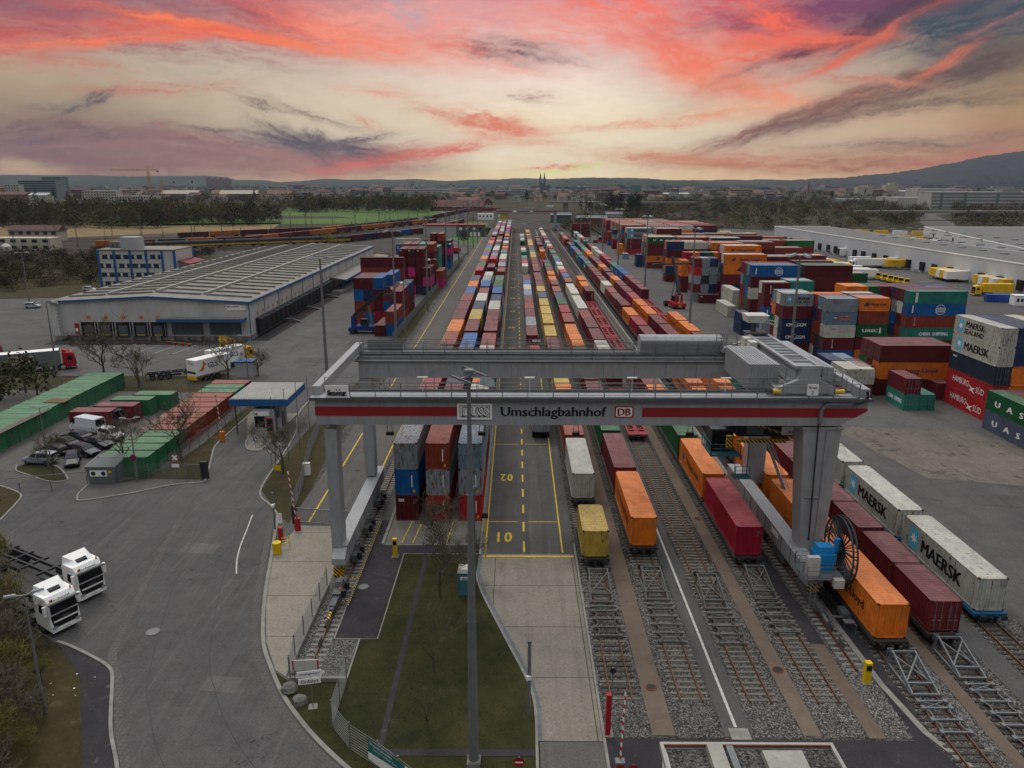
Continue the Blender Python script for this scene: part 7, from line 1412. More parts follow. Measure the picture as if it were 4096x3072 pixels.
sg = MB(); sg.box(-65.6, Y0-.1, 6.9, -61.3, Y0-.05, 8.1); sgo = part('sign_panel', sg, M['white'], hl); text('SCHENKER', sgo, (-64.7, Y0-.11, 7.55), 1.9, .26, 'black', bold=.04); mb = MB(); mb.box(-65.4, Y0-.12, 7.5, -64.95, Y0-.1, 7.85); part('logo', mb, M['red'], sgo); text('Tiama', sgo, (-62.2, Y0-.11, 7.55), .7, .2, 'black')
for i in range(7):
    mb = MB(); x = -81.5+i*3.1-.5; mb.box(x, Y0-1.0, 0, x+1.0, Y0, 1.0); part('dock_pier', mb, M['concrete'], hl)
for i in range(5): mb = MB(); x = -99.9+i*3.97; mb.box(x, Y0-.9, 0, x+.6, Y0, .9); part('dock_pier', mb, M['concrete'], hl)
n = 0; q = Y0+4
while q < 247:   # the dock shelters along the right-hand wall
    mb = MB(); mb.box(X1+.12, q, 1.0, X1+1.3, q+3.1, 4.1); mb.hexa([(X1+.12, q-.1, 4.1), (X1+1.4, q-.1, 4.0), (X1+1.4, q+3.2, 4.0), (X1+.12, q+3.2, 4.1), (X1+.12, q-.1, 4.5), (X1+1.4, q-.1, 4.15), (X1+1.4, q+3.2, 4.15), (X1+.12, q+3.2, 4.5)]); ds = part('dock_shelter', mb, M['dark'], hl)
    mb = MB(); mb.box(X1+1.3, q+.5, 1.2, X1+1.33, q+2.6, 3.6); part('dock_door', mb, M['black'], ds)
    mb = MB(); mb.box(X1+.12, q+1.2, 5.2, X1+.16, q+1.9, 5.85); part('number_board', mb, M['orange'], hl)
    if n in (4, 9, 15): mb = MB(); mb.hexa([(X1+1.3, q+3.2, 1.0), (X1+2.4, q+3.2, 1.0), (X1+5.2, q+3.2, .1), (X1+4.6, q+3.2, .1), (X1+1.3, q+4.3, 1.05), (X1+2.4, q+4.3, 1.05), (X1+5.2, q+4.3, .15), (X1+4.6, q+4.3, .15)]); railing(mb, [(X1+2.4, q+3.2, 1.05), (X1+5, q+3.2, .1)], 1, 1, .05); part('access_stair', mb, M['galv_dk'], hl)
    q += 3.95; n += 1
mb = MB(); mb.hexa([(X1+.1, 249, 4.9), (X1+5.4, 249, 4.2), (X1+5.4, 336, 4.2), (X1+.1, 336, 4.9), (X1+.1, 249, 5.1), (X1+5.4, 249, 4.4), (X1+5.4, 336, 4.4), (X1+.1, 336, 5.1)]); mb.box(X1+5.3, 249, 3.8, X1+5.45, 336, 4.42, 1); cp = part('platform_roof', mb, [M['roofw'], M['blueframe']], hl)
for q in range(8): mb = MB(); mb.box(X1+3.5, 251+q*11.5, 1, X1+3.8, 251.3+q*11.5, 4.3); part('post', mb, M['blueframe'], cp)
mb = MB(); mb.box(X1+.1, 246, 0, X1+4.2, 334, 1.0); part('platform', mb, M['concrete'], hl)
for i in range(9):
    r = root('wheel_guide', (-98.4+i*3.97/2+ (i//2)*1.9*0, 167.6, .03), R(-35), 'rusty red wheel guide bar on the ground before the doors, %s from the left' % ORD[i], 'wheel guide', 'wheel guides before the hall doors'); mb = MB(); mb.cyl((0, -1.3, .12), (0, 1.3, .12), .08, .08, 8); part('bar', mb, M['rust'], r)
r = root('barrier', (-74.5, 165.5, 0), R(-22), 'red and yellow striped barrier on the asphalt before the hall', 'barrier'); mb = MB(); mb.box(-3.5, -.05, .6, 3.5, .05, .75); part('rail', mb, M['hazard'], r); [part('foot', MB().box(q-.1, -.3, 0, q+.1, .3, .6), M['red'], r) for q in (-3, -1, 1, 3)]
# office block
of = root('office_block', (0, 0, 0), label='white four-storey office block with blue pillars and window bands', cat='office building')
OX0, OX1, OY0, OY1 = -139.4, -113.5, 256.6, 271
mb = MB(); mb.box(OX0, OY0, 0, OX1, OY1, 13); part('wall', mb, M['corrwall'], of)
for i in range(5): mb = MB(); x = OX0+(OX1-OX0-4.5)*i/4; mb.box(x-.3, OY0-.25, 0, x+.4, OY0-.02, 13.0); part('pillar', mb, M['blueframe'], of)
mb = MB(); mb.box(OX1-.8, OY0-.25, 0, OX1+.1, OY0-.02, 13); mb.box(OX1+.0, OY1-.8, 0, OX1+.15, OY1, 13); part('pillar', mb, M['blueframe'], of)
for f in range(4):
    for i in range(4):
        x = OX0+(OX1-OX0-4.5)*i/4+.5; w = (OX1-OX0-4.5)/4-.9
        if i == 3 and f > 1: w = w*.98
        mb = MB(); mb.box(x, OY0-.06, 1.3+f*2.95, x+w, OY0-.03, 2.75+f*2.95); fr_ = part('window_band', mb, M['dark'], of)
        for q in range(5):
            a = x+.1+q*(w-.1)/5; mb = MB(); mb.box(a, OY0-.09, 1.4+f*2.95, a+(w-.1)/5-.1, OY0-.06, 2.65+f*2.95); part('pane', mb, M['glassb'] if (q+i+f) % 3 else M['offwhite'], fr_)
mb = MB(); mb.box(OX0-.1, OY0-.3, 13, OX1+.1, OY1+.1, 13.35); rf = part('roof', mb, M['roofw'], of); mb = MB(); mb.box(-132.5, 258.5, 13.35, -126.5, 263, 17.2); part('stair_house', mb, M['wallw'], rf)
for q in range(4): mb = MB(); mb.box(-138+q*1.4, 262, 13.4, -137+q*1.4, 266, 15.4); part('ventilation_unit', mb, M['galv'], rf)
mb = MB(); mb.hexa([(OX1+.05, OY0+1, 9.2), (OX1+4, OY0+1, 8.4), (OX1+4, OY1, 8.4), (OX1+.05, OY1, 9.2), (OX1+.05, OY0+1, 9.6), (OX1+4, OY0+1, 8.6), (OX1+4, OY1, 8.6), (OX1+.05, OY1, 9.6)]); part('awning', mb, M['crimson'], of)
# kiosk at the gate
kk = root('gate_kiosk', (0, 0, 0), label='small gate kiosk with wide blue-edged corrugated flat roof', cat='kiosk')
mb = MB(); mb.box(-37.2, 103.7, .05, -34.3, 109.6, 3.9); part('wall', mb, M['wallw'], kk)
mb = MB(); mb.box(-40.5, 103.9-.4, 4.4, -32.25, 112.9, 5.35); part('roof_edge', mb, M['blueframe'], kk)
mb = MB(); q = -40.3
while q < -32.6: mb.prism([(q, 5.36), (q+.3, 5.36), (q+.25, 5.46), (q+.05, 5.5)], 103.6, 112.8, 'y'); q += .36
mb.box(-40.4, 103.6, 5.35, -32.35, 112.8, 5.37); part('roof', mb, M['rim'], kk)
for x, y in ((-40, 112.2), (-40, 104.4), (-34.2, 104.2)): mb = MB(); mb.box(x-.1, y-.1, .05, x+.1, y+.1, 4.4); part('post', mb, M['galv_dk'], kk)
mb = MB(); mb.box(-37.1, 103.6, 1.3, -35.7, 103.68, 2.8); part('window', mb, M['glass'], kk); mb = MB(); mb.box(-35.5, 103.6, .3, -34.5, 103.68, 2.6); d = part('door', mb, M['red'], kk); mb = MB(); mb.box(-35.35, 103.57, .6, -34.65, 103.6, 2.4); part('door_glass', mb, M['glass'], d)
mb = MB(); mb.box(-37.0, 103.55, 2.95, -35, 103.65, 3.55); s_ = part('sign_panel', mb, M['white'], kk); mb = MB(); mb.box(-36.9, 103.53, 3.1, -36.6, 103.55, 3.4); part('logo', mb, M['red'], s_)
mb = MB(); mb.box(-35.9, 102.7, 0, -34.2, 103.6, .25); part('step', mb, M['concrete'], kk)
mb = MB(); mb.box(-34.28, 105, 2.2, -34.2, 106, 3.2); part('window', mb, M['glass'], kk); mb = MB(); mb.box(-34.28, 107, .2, -34.2, 108.2, 2.4); part('door', mb, M['galv_dk'], kk)
# flat-roofed building at the bottom edge
nb = root('service_building', (0, 0, 0), label='flat-roofed building with gravelled roof and white rim at the bottom edge', cat='building')
mb = MB(); mb.box(8.75, 20, 0, 18.7, 38.2, 2.75); part('wall', mb, M['white'], nb)
mb = MB(); mb.box(8.9, 20, 2.75, 18.55, 38.05, 2.85); part('roof_gravel', mb, G['ballast'], nb)
mb = MB(); mb.box(8.55, 20, 2.7, 8.75, 38.4, 3.05); mb.box(18.55, 20, 2.7, 18.75, 38.4, 3.05); mb.box(8.75, 38.2, 2.7, 18.55, 38.4, 3.05); mb.box(8.75, 38.1, 2.95, 18.55, 38.2, 3.06, 1); part('parapet', mb, [M['rim'], M['rust']], nb)
mb = MB(); mb.box(11.2, 30, 2.85, 12.1, 38, 3.3); mb.box(14.3, 34.6, 2.85, 16.6, 37.5, 3.25); part('skylight', mb, M['ribs'], nb); mb = MB(); mb.box(12.35, 30, 2.85, 12.75, 38, 3.15); part('roof_duct', mb, M['galv'], nb)
# small office with red roof edge, yellow switch house
so_ = root('small_office', (0, 0, 0), label='small white and grey office with thin red roof edge beyond the left yard', cat='office building'); mb = MB(); mb.box(-62, 519, 0, -40, 531, 7.2); part('wall', mb, M['wallw'], so_); mb = MB(); mb.box(-40, 519, 0, -21, 531, 7.2); part('wall', mb, M['galv_dk'], so_, label='dark grey wall'); mb = MB(); mb.box(-62.3, 518.6, 7.2, -20.7, 531.4, 7.9); part('roof', mb, M['redstripe'], so_)
for q in range(4):
    mb = MB(); mb.box(-38+q*4.4, 518.9, 4.4, -36.2+q*4.4, 518.97, 6.0); part('window', mb, M['white'] if q < 3 else M['glassb'], so_)
for q in range(3): mb = MB(); mb.box(-31+q*2.6, 518.9, .2, -29.4+q*2.6, 518.97, 3.0); part('door', mb, M['white'], so_)
ys = root('switch_house', (0, 0, 0), label='pale yellow switch house at the end of the stack rows', cat='building'); mb = MB(); mb.box(-16, 600, 0, -6.2, 608, 12.8); part('wall', mb, mat('yellow_plaster', 'b3a650', .8), ys); mb = MB(); mb.box(-17, 599, 12.8, -5.2, 609, 13.3); part('roof', mb, M['galv_dk'], ys); mb = MB(); mb.box(-15, 599.9, 9.5, -12.5, 599.96, 11.6); part('window', mb, M['white'], ys)
wk = root('white_hut', (-30, 760, 0), label='tiny white flat hut beside the rails beyond the small office', cat='hut'); mb = MB(); mb.box(-8, 0, 0, 8, 6, 6); part('wall', mb, M['white'], wk); [part('window', MB().box(q, -.06, 2.5, q+1.4, -.02, 4.2), M['glassb'], wk) for q in (-6, -2.5, 1, 4.5)]

# ---------------------------------------------------------------- white delivery halls
def dhall(x0, x1, y0, y1, h, lab, doors):
    r = root('delivery_hall', (0, 0, 0), label=lab, cat='warehouse'); mb = MB(); mb.prism([(x0[0], y0), (x1[0], y0), (x1[1], y1), (x0[1], y1)], 0, h, 'z'); part('wall', mb, M['hallw'], r)
    mb = MB(); mb.prism([(x0[0]+.6, y0+.6), (x1[0]-.6, y0+.6), (x1[1]-.6, y1-.6), (x0[1]+.6, y1-.6)], h-.3, h+.01, 'z'); rf = part('roof', mb, M['roofg'], r)
    mb = MB(); mb.prism([(x0[0]-.15, y0-.15), (x0[0]+.5, y0+.5), (x0[1]+.5, y1-.5), (x0[1]-.15, y1+.15)], h, h+.35, 'z'); mb.prism([(x0[0]-.15, y0-.15), (x1[0]+.15, y0-.15), (x1[0]+.1, y0+.5), (x0[0]+.5, y0+.5)], h, h+.35, 'z'); mb.prism([(x0[1]-.15, y1+.15), (x1[1]+.15, y1+.15), (x1[1], y1-.5), (x0[1]+.5, y1-.5)], h, h+.35, 'z'); part('parapet', mb, M['white'], r)
    n = 0; y = y0+12
    while y < y1-6 and n < 34:
        for q in range(2):
            x = x0[0]+14+q*16; k = MB(); k.box(x-1.4, y, h, x+1.4, y+1.4, h+.5); part('skylight', k, M['lamp'], rf); n += 1
        y += 14.3
    Lx = lambda y: x0[0]+(x0[1]-x0[0])*(y-y0)/(y1-y0)
    y = y0+4; i = 0
    while y < y1-5:
        x = Lx(y)
        if doors and i % 1 == 0:
            k = MB(); open_ = i % 5 == 3
            if open_: k.box(x-3.4, y, .9, x-.02, y+3.0, 4.1); o = part('loading_box', k, M['white'], r); k = MB(); k.box(x-3.45, y+.2, 1, x-3.4, y+2.8, 4.0); part('door_opening', k, M['black'], o)
            else: k.box(x-.9, y, .9, x-.02, y+2.8, 4.3); part('dock_shelter', k, M['black'], r)
            if i % 4 == 1: k = MB(); k.box(x-.06, y+4, 5.6, x-.03, y+5.6, 7.3); part('window', k, M['glass'], r)
            k = MB(); k.box(x-.1, y+3.6, 4.9, x-.03, y+4.3, 5.5); k.box(x-.1, y+5.2, 4.9, x-.03, y+5.9, 5.5); part('dock_sign', k, M['black'], r)
            k = MB(); [k.box(x-1.2, y+3.2+q*1.1, 0, x-1.0, y+3.4+q*1.1, 1.1) for q in range(3)]; part('bollards', k, M['galv_dk'], r)
        y += 10.4 if i % 3 else 8.6; i += 1
    return r
dhall((169.5, 158), (200, 192), 150, 478, 9.2, 'long white delivery hall with dark dock doors and grey flat roof, nearer one', True)
dhall((204, 247), (290, 310), 310, 474, 9.2, 'second white delivery hall with grey flat roof at the right edge', True)

# ---------------------------------------------------------------- fences, gates, signs, posts
def fence(pts, h, lab, solid=False, post=2.5, m='galv', mesh=.22, name='mesh_fence', grp=None, dens=True):
    r = root(name, (0, 0, 0), label=lab, cat='fence', group=grp); mb = MB(); pm = []
    for a, b in zip(pts, pts[1:]):
        A, B = Vector((*a, 0)), Vector((*b, 0)); L = (B-A).length; n = max(1, round(L/post))
        for k in range(n+1): pm.append(A+(B-A)*k/n)
        if solid: mb.beam(A+Vector((0, 0, h/2+.05)), B+Vector((0, 0, h/2+.05)), .05, h)
        else:
            z = .1
            while z <= h: mb.beam(A+Vector((0, 0, z)), B+Vector((0, 0, z)), .018); z += .2
            if dens:
                k = 0; nn = int(L/mesh)
                for k in range(nn+1): p = A+(B-A)*k/max(nn, 1); mb.beam(p+Vector((0, 0, .05)), p+Vector((0, 0, h)), .012)
    part('panel', mb, M[m], r)
    seen = set()
    for p in pm:
        k = (round(p.x, 1), round(p.y, 1))
        if k in seen: continue
        seen.add(k); q = MB(); q.box(p.x-.04, p.y-.04, 0, p.x+.04, p.y+.04, h+.12); part('post', q, M['galv'], r)
    return r
fence([(-16.75, 61.2), (-16.7, 50.8), (-16.35, 48.3)], 1.95, 'wire mesh fence between the entry drive and the crane rail'); fence([(-16.3, 48.05), (-12.2, 48.05), (-12.15, 43.3), (-10.5, 41.2), (-8.4, 39.6), (-5.5, 37)], 1.95, 'wire mesh fence angling across the grass towards the banner', dens=False)
fence([(-28.6, 106), (-27.4, 96), (-25.2, 84), (-24.3, 76.5)], 1.9, 'wire mesh fence beside the gate, under the left end of the gantry'); fence([(-27.9, 170), (-27.2, 240), (-25.8, 300), (-25, 360)], 2.0, 'long grey fence along the left container yard', True, 6, 'galv')
fence([(-43.6, 88.2), (-43.4, 96), (-42.6, 126)], 1.9, 'wire fence between the storage row and the access road', post=3, mesh=.5); fence([(-47.5, 85.6), (-44.7, 87), (-40.2, 87.2)], 1.9, 'wire fence with small signs beside the narrow gate', post=2.4)
fence([(-95, 130), (-80, 130), (-60, 129), (-42, 128)], 1.6, 'low wire fence behind the storage compound', post=3, mesh=.8)
fence([(101, 165), (112, 150), (130, 130)], 2.0, 'dark wire fence at the right beyond the green-topped stack', post=3, m='galv_dk', mesh=.8)
r = root('chain_barrier', (0, 0, 0), label='low metal gate bar closing the compound entrance', cat='gate'); mb = MB(); mb.beam((-60.5, 84.4, 1.0), (-51.3, 85.2, 1.6), .08); mb.beam((-57.6, 82.5, .25), (-54.2, 83, .25), .06); part('bar', mb, M['galv'], r)
for x, y in ((-57.6, 82.5), (-54.2, 83), (-51.2, 85.2)): part('post', MB().cyl((x, y, 0), (x, y, 1.3), .07, .07, 8), M['galv'], r)
r = root('sliding_gate', (0, 0, 0), label='grey barred sliding gate across the service road behind the left leg', cat='gate'); mb = MB(); a, b = Vector((-23.3, 74.6, 0)), Vector((-16.9, 73.7, 0)); mb.beam(a+Vector((0, 0, .2)), b+Vector((0, 0, .2)), .1); mb.beam(a+Vector((0, 0, 1.75)), b+Vector((0, 0, 1.75)), .1)
for k in range(44): p = a+(b-a)*k/43; mb.beam(p+Vector((0, 0, .2)), p+Vector((0, 0, 1.75)), .03)
part('leaf', mb, M['galv'], r); part('post', MB().box(-23.6, 74.4, 0, -23.2, 74.8, 2.1), M['dark'], r); part('warning_light', MB().cyl((-23.4, 74.6, 2.1), (-23.4, 74.6, 2.3), .12, .1, 8), M['orange'], r)
r = root('narrow_gate', (0, 0, 0), label='narrow barred gate with dark card reader post beside the road', cat='gate'); mb = MB(); [mb.beam((-40.1+q*.17, 87.2, .1), (-40.1+q*.17, 87.2, 1.8), .03) for q in range(11)]; mb.beam((-40.1, 87.2, 1.8), (-38.4, 87.2, 1.8), .05); part('leaf', mb, M['galv'], r); part('reader_post', MB().box(-38.3, 87, 0, -37.5, 87.5, 2.2), M['dark'], r)
r = root('grey_shed', (0, 0, 0), label='small grey corrugated shed with a white height sign', cat='shed'); mb = MB(); mb.hexa([(-51, 85.3, 0), (-47.9, 85.3, 0), (-47.9, 88.2, 0), (-51, 88.2, 0), (-51.2, 85.1, 2.2), (-47.7, 85.1, 2.2), (-47.7, 88.3, 2.6), (-51.2, 88.3, 2.6)]); q = -50.9
while q < -48: mb.box(q, 85.22, .05, q+.12, 85.3, 2.15); q += .28
part('wall', mb, M['galv'], r); mb = MB(); q = -51.2
while q < -47.7: mb.hexa([(q, 85, 2.22), (q+.14, 85, 2.22), (q+.14, 88.4, 2.62), (q, 88.4, 2.62), (q, 85, 2.3), (q+.14, 85, 2.3), (q+.14, 88.4, 2.7), (q, 88.4, 2.7)]); q += .25
part('roof', mb, M['galv'], r); sp_ = part('sign_panel', MB().box(-50.7, 85.1, 1.05, -48.7, 85.18, 1.8), M['white'], r); shape('symbol', disc(.28, 20), 'dark', sp_, (-50.3, 85.09, 1.42)); shape('symbol', disc(.28, 20), 'dark', sp_, (-49.1, 85.09, 1.42)); part('notice', MB().box(-48.5, 85.1, 1.5, -48.1, 85.15, 1.75), M['hiviz'], r)
def sign(x, y, h, lab, build, rz=0, pole='galv'):
    r = root('road_sign', (x, y, 0), rz, lab, 'sign'); part('pole', MB().cyl((0, 0, 0), (0, 0, h), .04, .04, 8), M[pole], r); build(r, h); return r
def no_stop(r, h): shape('sign_face', disc(.42, 24), 'red', r, (0, -.06, h-.4)); shape('sign_field', disc(.34, 24), 'navy', r, (0, -.066, h-.4)); shape('cross', [[(-.3, -.22), (-.22, -.3), (.3, .22), (.22, .3)], [(-.3, .22), (-.22, .3), (.3, -.22), (.22, -.3)]], 'red', r, (0, -.07, h-.4))
sign(-45.6, 85.75, 3.6, 'round no stopping sign on the lamp beside the green storage box', no_stop)
def andreas(r, h): shape('cross', [[(-.62, .5), (-.45, .62), (.62, -.5), (.45, -.62)]], 'white', r, (0, -.06, h-.5)); shape('cross', [[(-.62, -.5), (-.45, -.62), (.62, .5), (.45, .62)]], 'white', r, (0, -.064, h-.5)); shape('cross_tip', [[(-.62, .5), (-.45, .62), (-.2, .35), (-.37, .23)], [(.62, .5), (.45, .62), (.2, .35), (.37, .23)], [(-.62, -.5), (-.45, -.62), (-.2, -.35), (-.37, -.23)], [(.62, -.5), (.45, -.62), (.2, -.35), (.37, -.23)]], 'red', r, (0, -.07, h-.5))
def andreas2(r, h): andreas(r, h); shape('plate', [[(-.45, 0), (.45, 0), (.45, .45), (-.45, .45)]], 'white', r, (0, -.06, h-1.75))
sign(-41.1, 86.7, 3.4, 'red and white crossing cross with a white plate beside the narrow gate', andreas2); sign(-30.2, 92.5, 3.2, 'red and white crossing cross behind the bare tree by the kiosk', andreas)
def noentry(r, h): shape('sign_face', disc(.34, 24), 'red', r, (0, -.06, h-.34)); shape('bar', [[(-.24, -.06), (.24, -.06), (.24, .06), (-.24, .06)]], 'white', r, (0, -.066, h-.34))
sign(.25, 38.9, 1.5, 'round red no entry sign on the grass at the bottom edge', noentry); sign(7.2, 39.0, .9, 'round red no entry sign beside the red barrier at the bottom edge', noentry)
def blued(r, h): shape('sign_face', disc(.3, 20), 'blue', r, (0, -.06, h-.3)); shape('arrow', [[(-.15, .15), (-.09, .2), (.1, 0), (.17, .07), (.17, -.15), (-.06, -.15), (.02, -.08)]], 'white', r, (0, -.066, h-.3))
sign(-35.3, 98.2, 1.6, 'round blue arrow sign at the tip of the kiosk island', blued)
def ring(r, h): shape('sign_face', disc(.38, 24), 'red', r, (0, -.06, h-.4)); shape('sign_field', disc(.29, 24), 'white', r, (0, -.066, h-.4))
sign(-31, 91.2, 2.6, 'round red-rimmed sign beside the bare tree under the gantry end', ring)
def yel(r, h): shape('sign_face', [[(-.45, -.38), (.45, -.5), (.45, .2), (-.45, .32)]], 'hiviz', r, (0, -.06, h-.35))
sign(-29, 87.2, 1.9, 'small yellow notice board on the verge by the kerb', yel)
def arrow(r, h):
    p = part('arrow_panel', MB().prism([(-.9, h-.4), (.7, h-.4), (.95, h-.17), (.7, h+.05), (-.9, h+.05)], -.06, -.03, 'y'), M['white'], r); text('Umschlagbahnhof', p, (-.8, -.065, h-.27), 1.4, .19, 'black', bold=.01)
    p = part('sign_panel', MB().box(-.85, -.06, h-.95, .65, -.03, h-.5), M['white'], r); text('Einfahrt', p, (-.65, -.065, h-.85), 1.15, .25, 'black', bold=.01)
    part('foot', MB().box(-.3, -.3, 0, .3, .3, .12), M['concrete'], r)
sign(-13.9, 45.2, 2.9, 'white arrow sign with black writing on the grass by the road', arrow, R(12))
r = root('notice_board', (-15.0, 47.75, 0), R(3), 'white board with red side stripes behind the arrow sign', 'sign'); part('board', MB().box(-.95, -.03, 1.2, .95, .03, 2.0), M['offwhite'], r); [part('stripe', MB().box(q-.05, -.05, 1.2, q+.05, -.03, 2.0), M['red'], r) for q in (-.88, .88)]; [part('post', MB().cyl((q, .05, 0), (q, .05, 2.1), .04, .04, 8), M['galv'], r) for q in (-.85, .85)]
r = root('banner', (0, 0, 0), label='green and white advertising banner hung on the angled fence', cat='banner'); A, B = Vector((-9.0, 39.9, 0)), Vector((-5.4, 36.8, 0)); nn = (B-A).normalized(); off = Vector((nn.y, -nn.x, 0))*.08; th = math.atan2(nn.y, nn.x)
mb = MB(); pts = [A+off+Vector((0, 0, .5)), B+off+Vector((0, 0, .5)), B+off+Vector((0, 0, 2.0)), A+off+Vector((0, 0, 2.0))]; mb.face(pts); cl = part('cloth', mb, M['white'], r)
mb = MB(); o2 = off*1.15; mb.face([A+o2+Vector((0, 0, 1.05)), A+(B-A)*.72+o2+Vector((0, 0, 1.35)), A+(B-A)*.72+o2+Vector((0, 0, 2.0)), A+o2+Vector((0, 0, 2.0))]); part('printed_field', mb, mat('banner_green', '0f6f66', .5), cl)
o3 = off*1.3; text('Du machst ein starkes', cl, tuple(A+nn*.2+o3+Vector((0, 0, 1.72))), 2.1, .18, 'white', th, bold=.02); text('Team zum starksten Team.', cl, tuple(A+nn*.5+o3+Vector((0, 0, 1.45))), 2.3, .16, 'white', th, bold=0)
def post(name, x, y, lab, cat, h=1.2, w=.35, m='hiviz', grp=None, screen=True):
    r = root(name, (x, y, .04), 0, lab, cat, grp); part('housing', MB().box(-w/2, -w/2, 0, w/2, w/2, h), M[m], r)
    if screen: part('panel', MB().box(-w/2+.04, -w/2-.03, h-.6, w/2-.04, -w/2, h-.18), M['black'], r)
    part('base', MB().box(-w/2-.12, -w/2-.12, -.02, w/2+.12, w/2+.12, .06), M['concrete'], r)
post('call_box', -11.6, 67.2, 'yellow call box on the dark asphalt before the stacking pad', 'call box', 1.9, .4); post('call_box', 25.4, 48.2, 'yellow call box at the end of the right crane rail', 'call box', 1.7, .45)
r = root('bollard', (-23.2, 67.8, .05), 0, 'thick yellow round bollard with railing hoops at the drive corner', 'bollard'); part('drum', MB().cyl((0, 0, 0), (0, 0, 1.15), .42, .42, 20), M['hiviz'], r)
mb = MB(); [mb.beam((.2, .9, z), (.8, 1.3, z), .06) for z in (.5, .8, 1.1)]; mb.beam((.8, 1.3, 0), (.8, 1.3, 1.2), .07); mb.beam((-.3, .5, 0), (-.3, .5, 1.7), .06); part('hoop_rail', mb, M['hiviz'], r)
r = root('gate_barrier', (-23.6, 70.4, .04), 0, 'raised white barrier arm with red base box beside the sliding gate', 'barrier', 'raised barrier arms'); part('base_box', MB().box(-.2, -.2, 0, .2, .2, 1.5), M['red'], r); 
r = root('gate_barrier', (-22.6, 72.9, .04), 0, 'red round barrier post with tall striped arm near the gate', 'barrier', 'raised barrier arms'); part('base_box', MB().cyl((0, 0, 0), (0, 0, 1.35), .32, .28, 14), M['red'], r); part('arm', MB().beam((-.1, 0, 1.1), (-.65, .2, 6.4), .12), M['redwhite'], r)
part('cap', MB().cyl((0, 0, 1.35), (0, 0, 1.6), .08, .03, 8), M['red'], r)
r = root('post_with_camera', (-25, 73, 0), 0, 'grey post with plates and a white camera by the kerb', 'post'); part('pole', MB().cyl((0, 0, 0), (0, 0, 4.2), .1, .1, 8), M['galv'], r); part('camera', MB().box(-.1, -.4, 2.7, .15, .1, 2.95), M['white'], r); [part('plate', MB().box(.35, -.05, 1.6-q*.4, .8, -.02, 1.9-q*.4), M['white'], r) for q in range(3)]
r = root('gate_barrier', (-41, 101.2, .05), 0, 'orange barrier box with raised striped arm beside the access road', 'barrier', 'raised barrier arms'); part('base_box', MB().box(-.28, -.28, 0, .28, .28, 1.35), M['orange'], r); part('arm', MB().beam((0, 0, 1.2), (-.35, 0, 6.6), .11), M['redwhite'], r)
r = root('gate_barrier', (6.35, 38.9, .04), 0, 'raised striped arm on a red box beside the flat-roofed building', 'barrier', 'raised barrier arms'); part('base_box', MB().box(-.25, -.2, 0, .25, .2, 1.1), M['red'], r); part('arm', MB().beam((0, 0, .95), (.35, 1.2, 5.2), .1), M['redwhite'], r); part('lid', MB().box(-.28, -.23, 1.1, .28, .23, 1.25), M['galv'], r)
r = root('red_column', (6.05, 42.6, .04), 0, 'tall slim red column standing at the gravel edge', 'column'); part('shaft', MB().box(-.16, -.16, 0, .16, .16, 3.1), M['red'], r); part('foot', MB().box(-.28, -.3, 0, .35, .3, .1), M['concrete'], r)
r = root('grey_post', (.95, 44.5, 0), 0, 'grey metal post with small boxes beside the concrete drive', 'post'); part('pole', MB().cyl((0, 0, 0), (0, 0, 5.6), .13, .12, 10), M['galv'], r); part('cap', MB().cyl((0, 0, 5.6), (0, 0, 5.75), .14, .12, 10), M['galv_dk'], r); part('box', MB().box(-.2, -.2, 2.9, .1, -.08, 3.2), M['white'], r)
r = root('signal_post', (6.6, 45, .1), 0, 'thin pole with dark round plate among the first track sleepers', 'post'); part('pole', MB().cyl((0, 0, 0), (0, 0, 3.3), .05, .05, 8), M['galv'], r); shape('plate', disc(.22, 16), 'dark', r, (0, -.06, 3.1))
r = root('pole', (-3.7, 62, 0), 0, 'dark slim pole behind the nearest tall mast', 'pole'); part('shaft', MB().cyl((0, 0, 0), (0, 0, 9.3), .17, .13, 8), M['galv_dk'], r); part('cap', MB().cyl((0, 0, 9.3), (0, 0, 9.5), .18, .1, 8), M['galv'], r)
r = root('yellow_pole', (-2.9, 67, 0), 0, 'thin yellow pole with dark plate beside the slim dark pole', 'pole'); part('shaft', MB().cyl((0, 0, 0), (0, 0, 4.6), .06, .06, 8), M['hiviz'], r); part('plate', MB().box(-.3, -.08, 4.2, .3, -.04, 4.7), M['dark'], r)
r = root('portable_toilet', (-4.4, 60.6, 0), 0, 'teal portable toilet cabin with pale roof under the bare tree', 'toilet cabin'); part('cabin', MB().box(-.6, -.6, 0, .6, .6, 2.2), M['teal'], r); part('roof', MB().hexa([(-.65, -.65, 2.2), (.65, -.65, 2.2), (.65, .65, 2.2), (-.65, .65, 2.2), (-.55, -.5, 2.5), (.55, -.5, 2.5), (.55, .5, 2.5), (-.55, .5, 2.5)]), M['offwhite'], r); p = part('plate', MB().box(-.38, -.63, 1.55, .38, -.6, 1.85), M['white'], r); text('dixi', p, (-.25, -.64, 1.6), .5, .2, 'navy', bold=.04)
r = root('white_cabinet', (-25.8, 88.5, 0), 0, 'white utility cabinet on the verge behind the left gantry leg', 'cabinet'); part('housing', MB().box(-.4, -.3, 0, .4, .3, 1.5), M['white'], r); part('lid', MB().box(-.44, -.34, 1.5, .44, .34, 1.58), M['offwhite'], r)

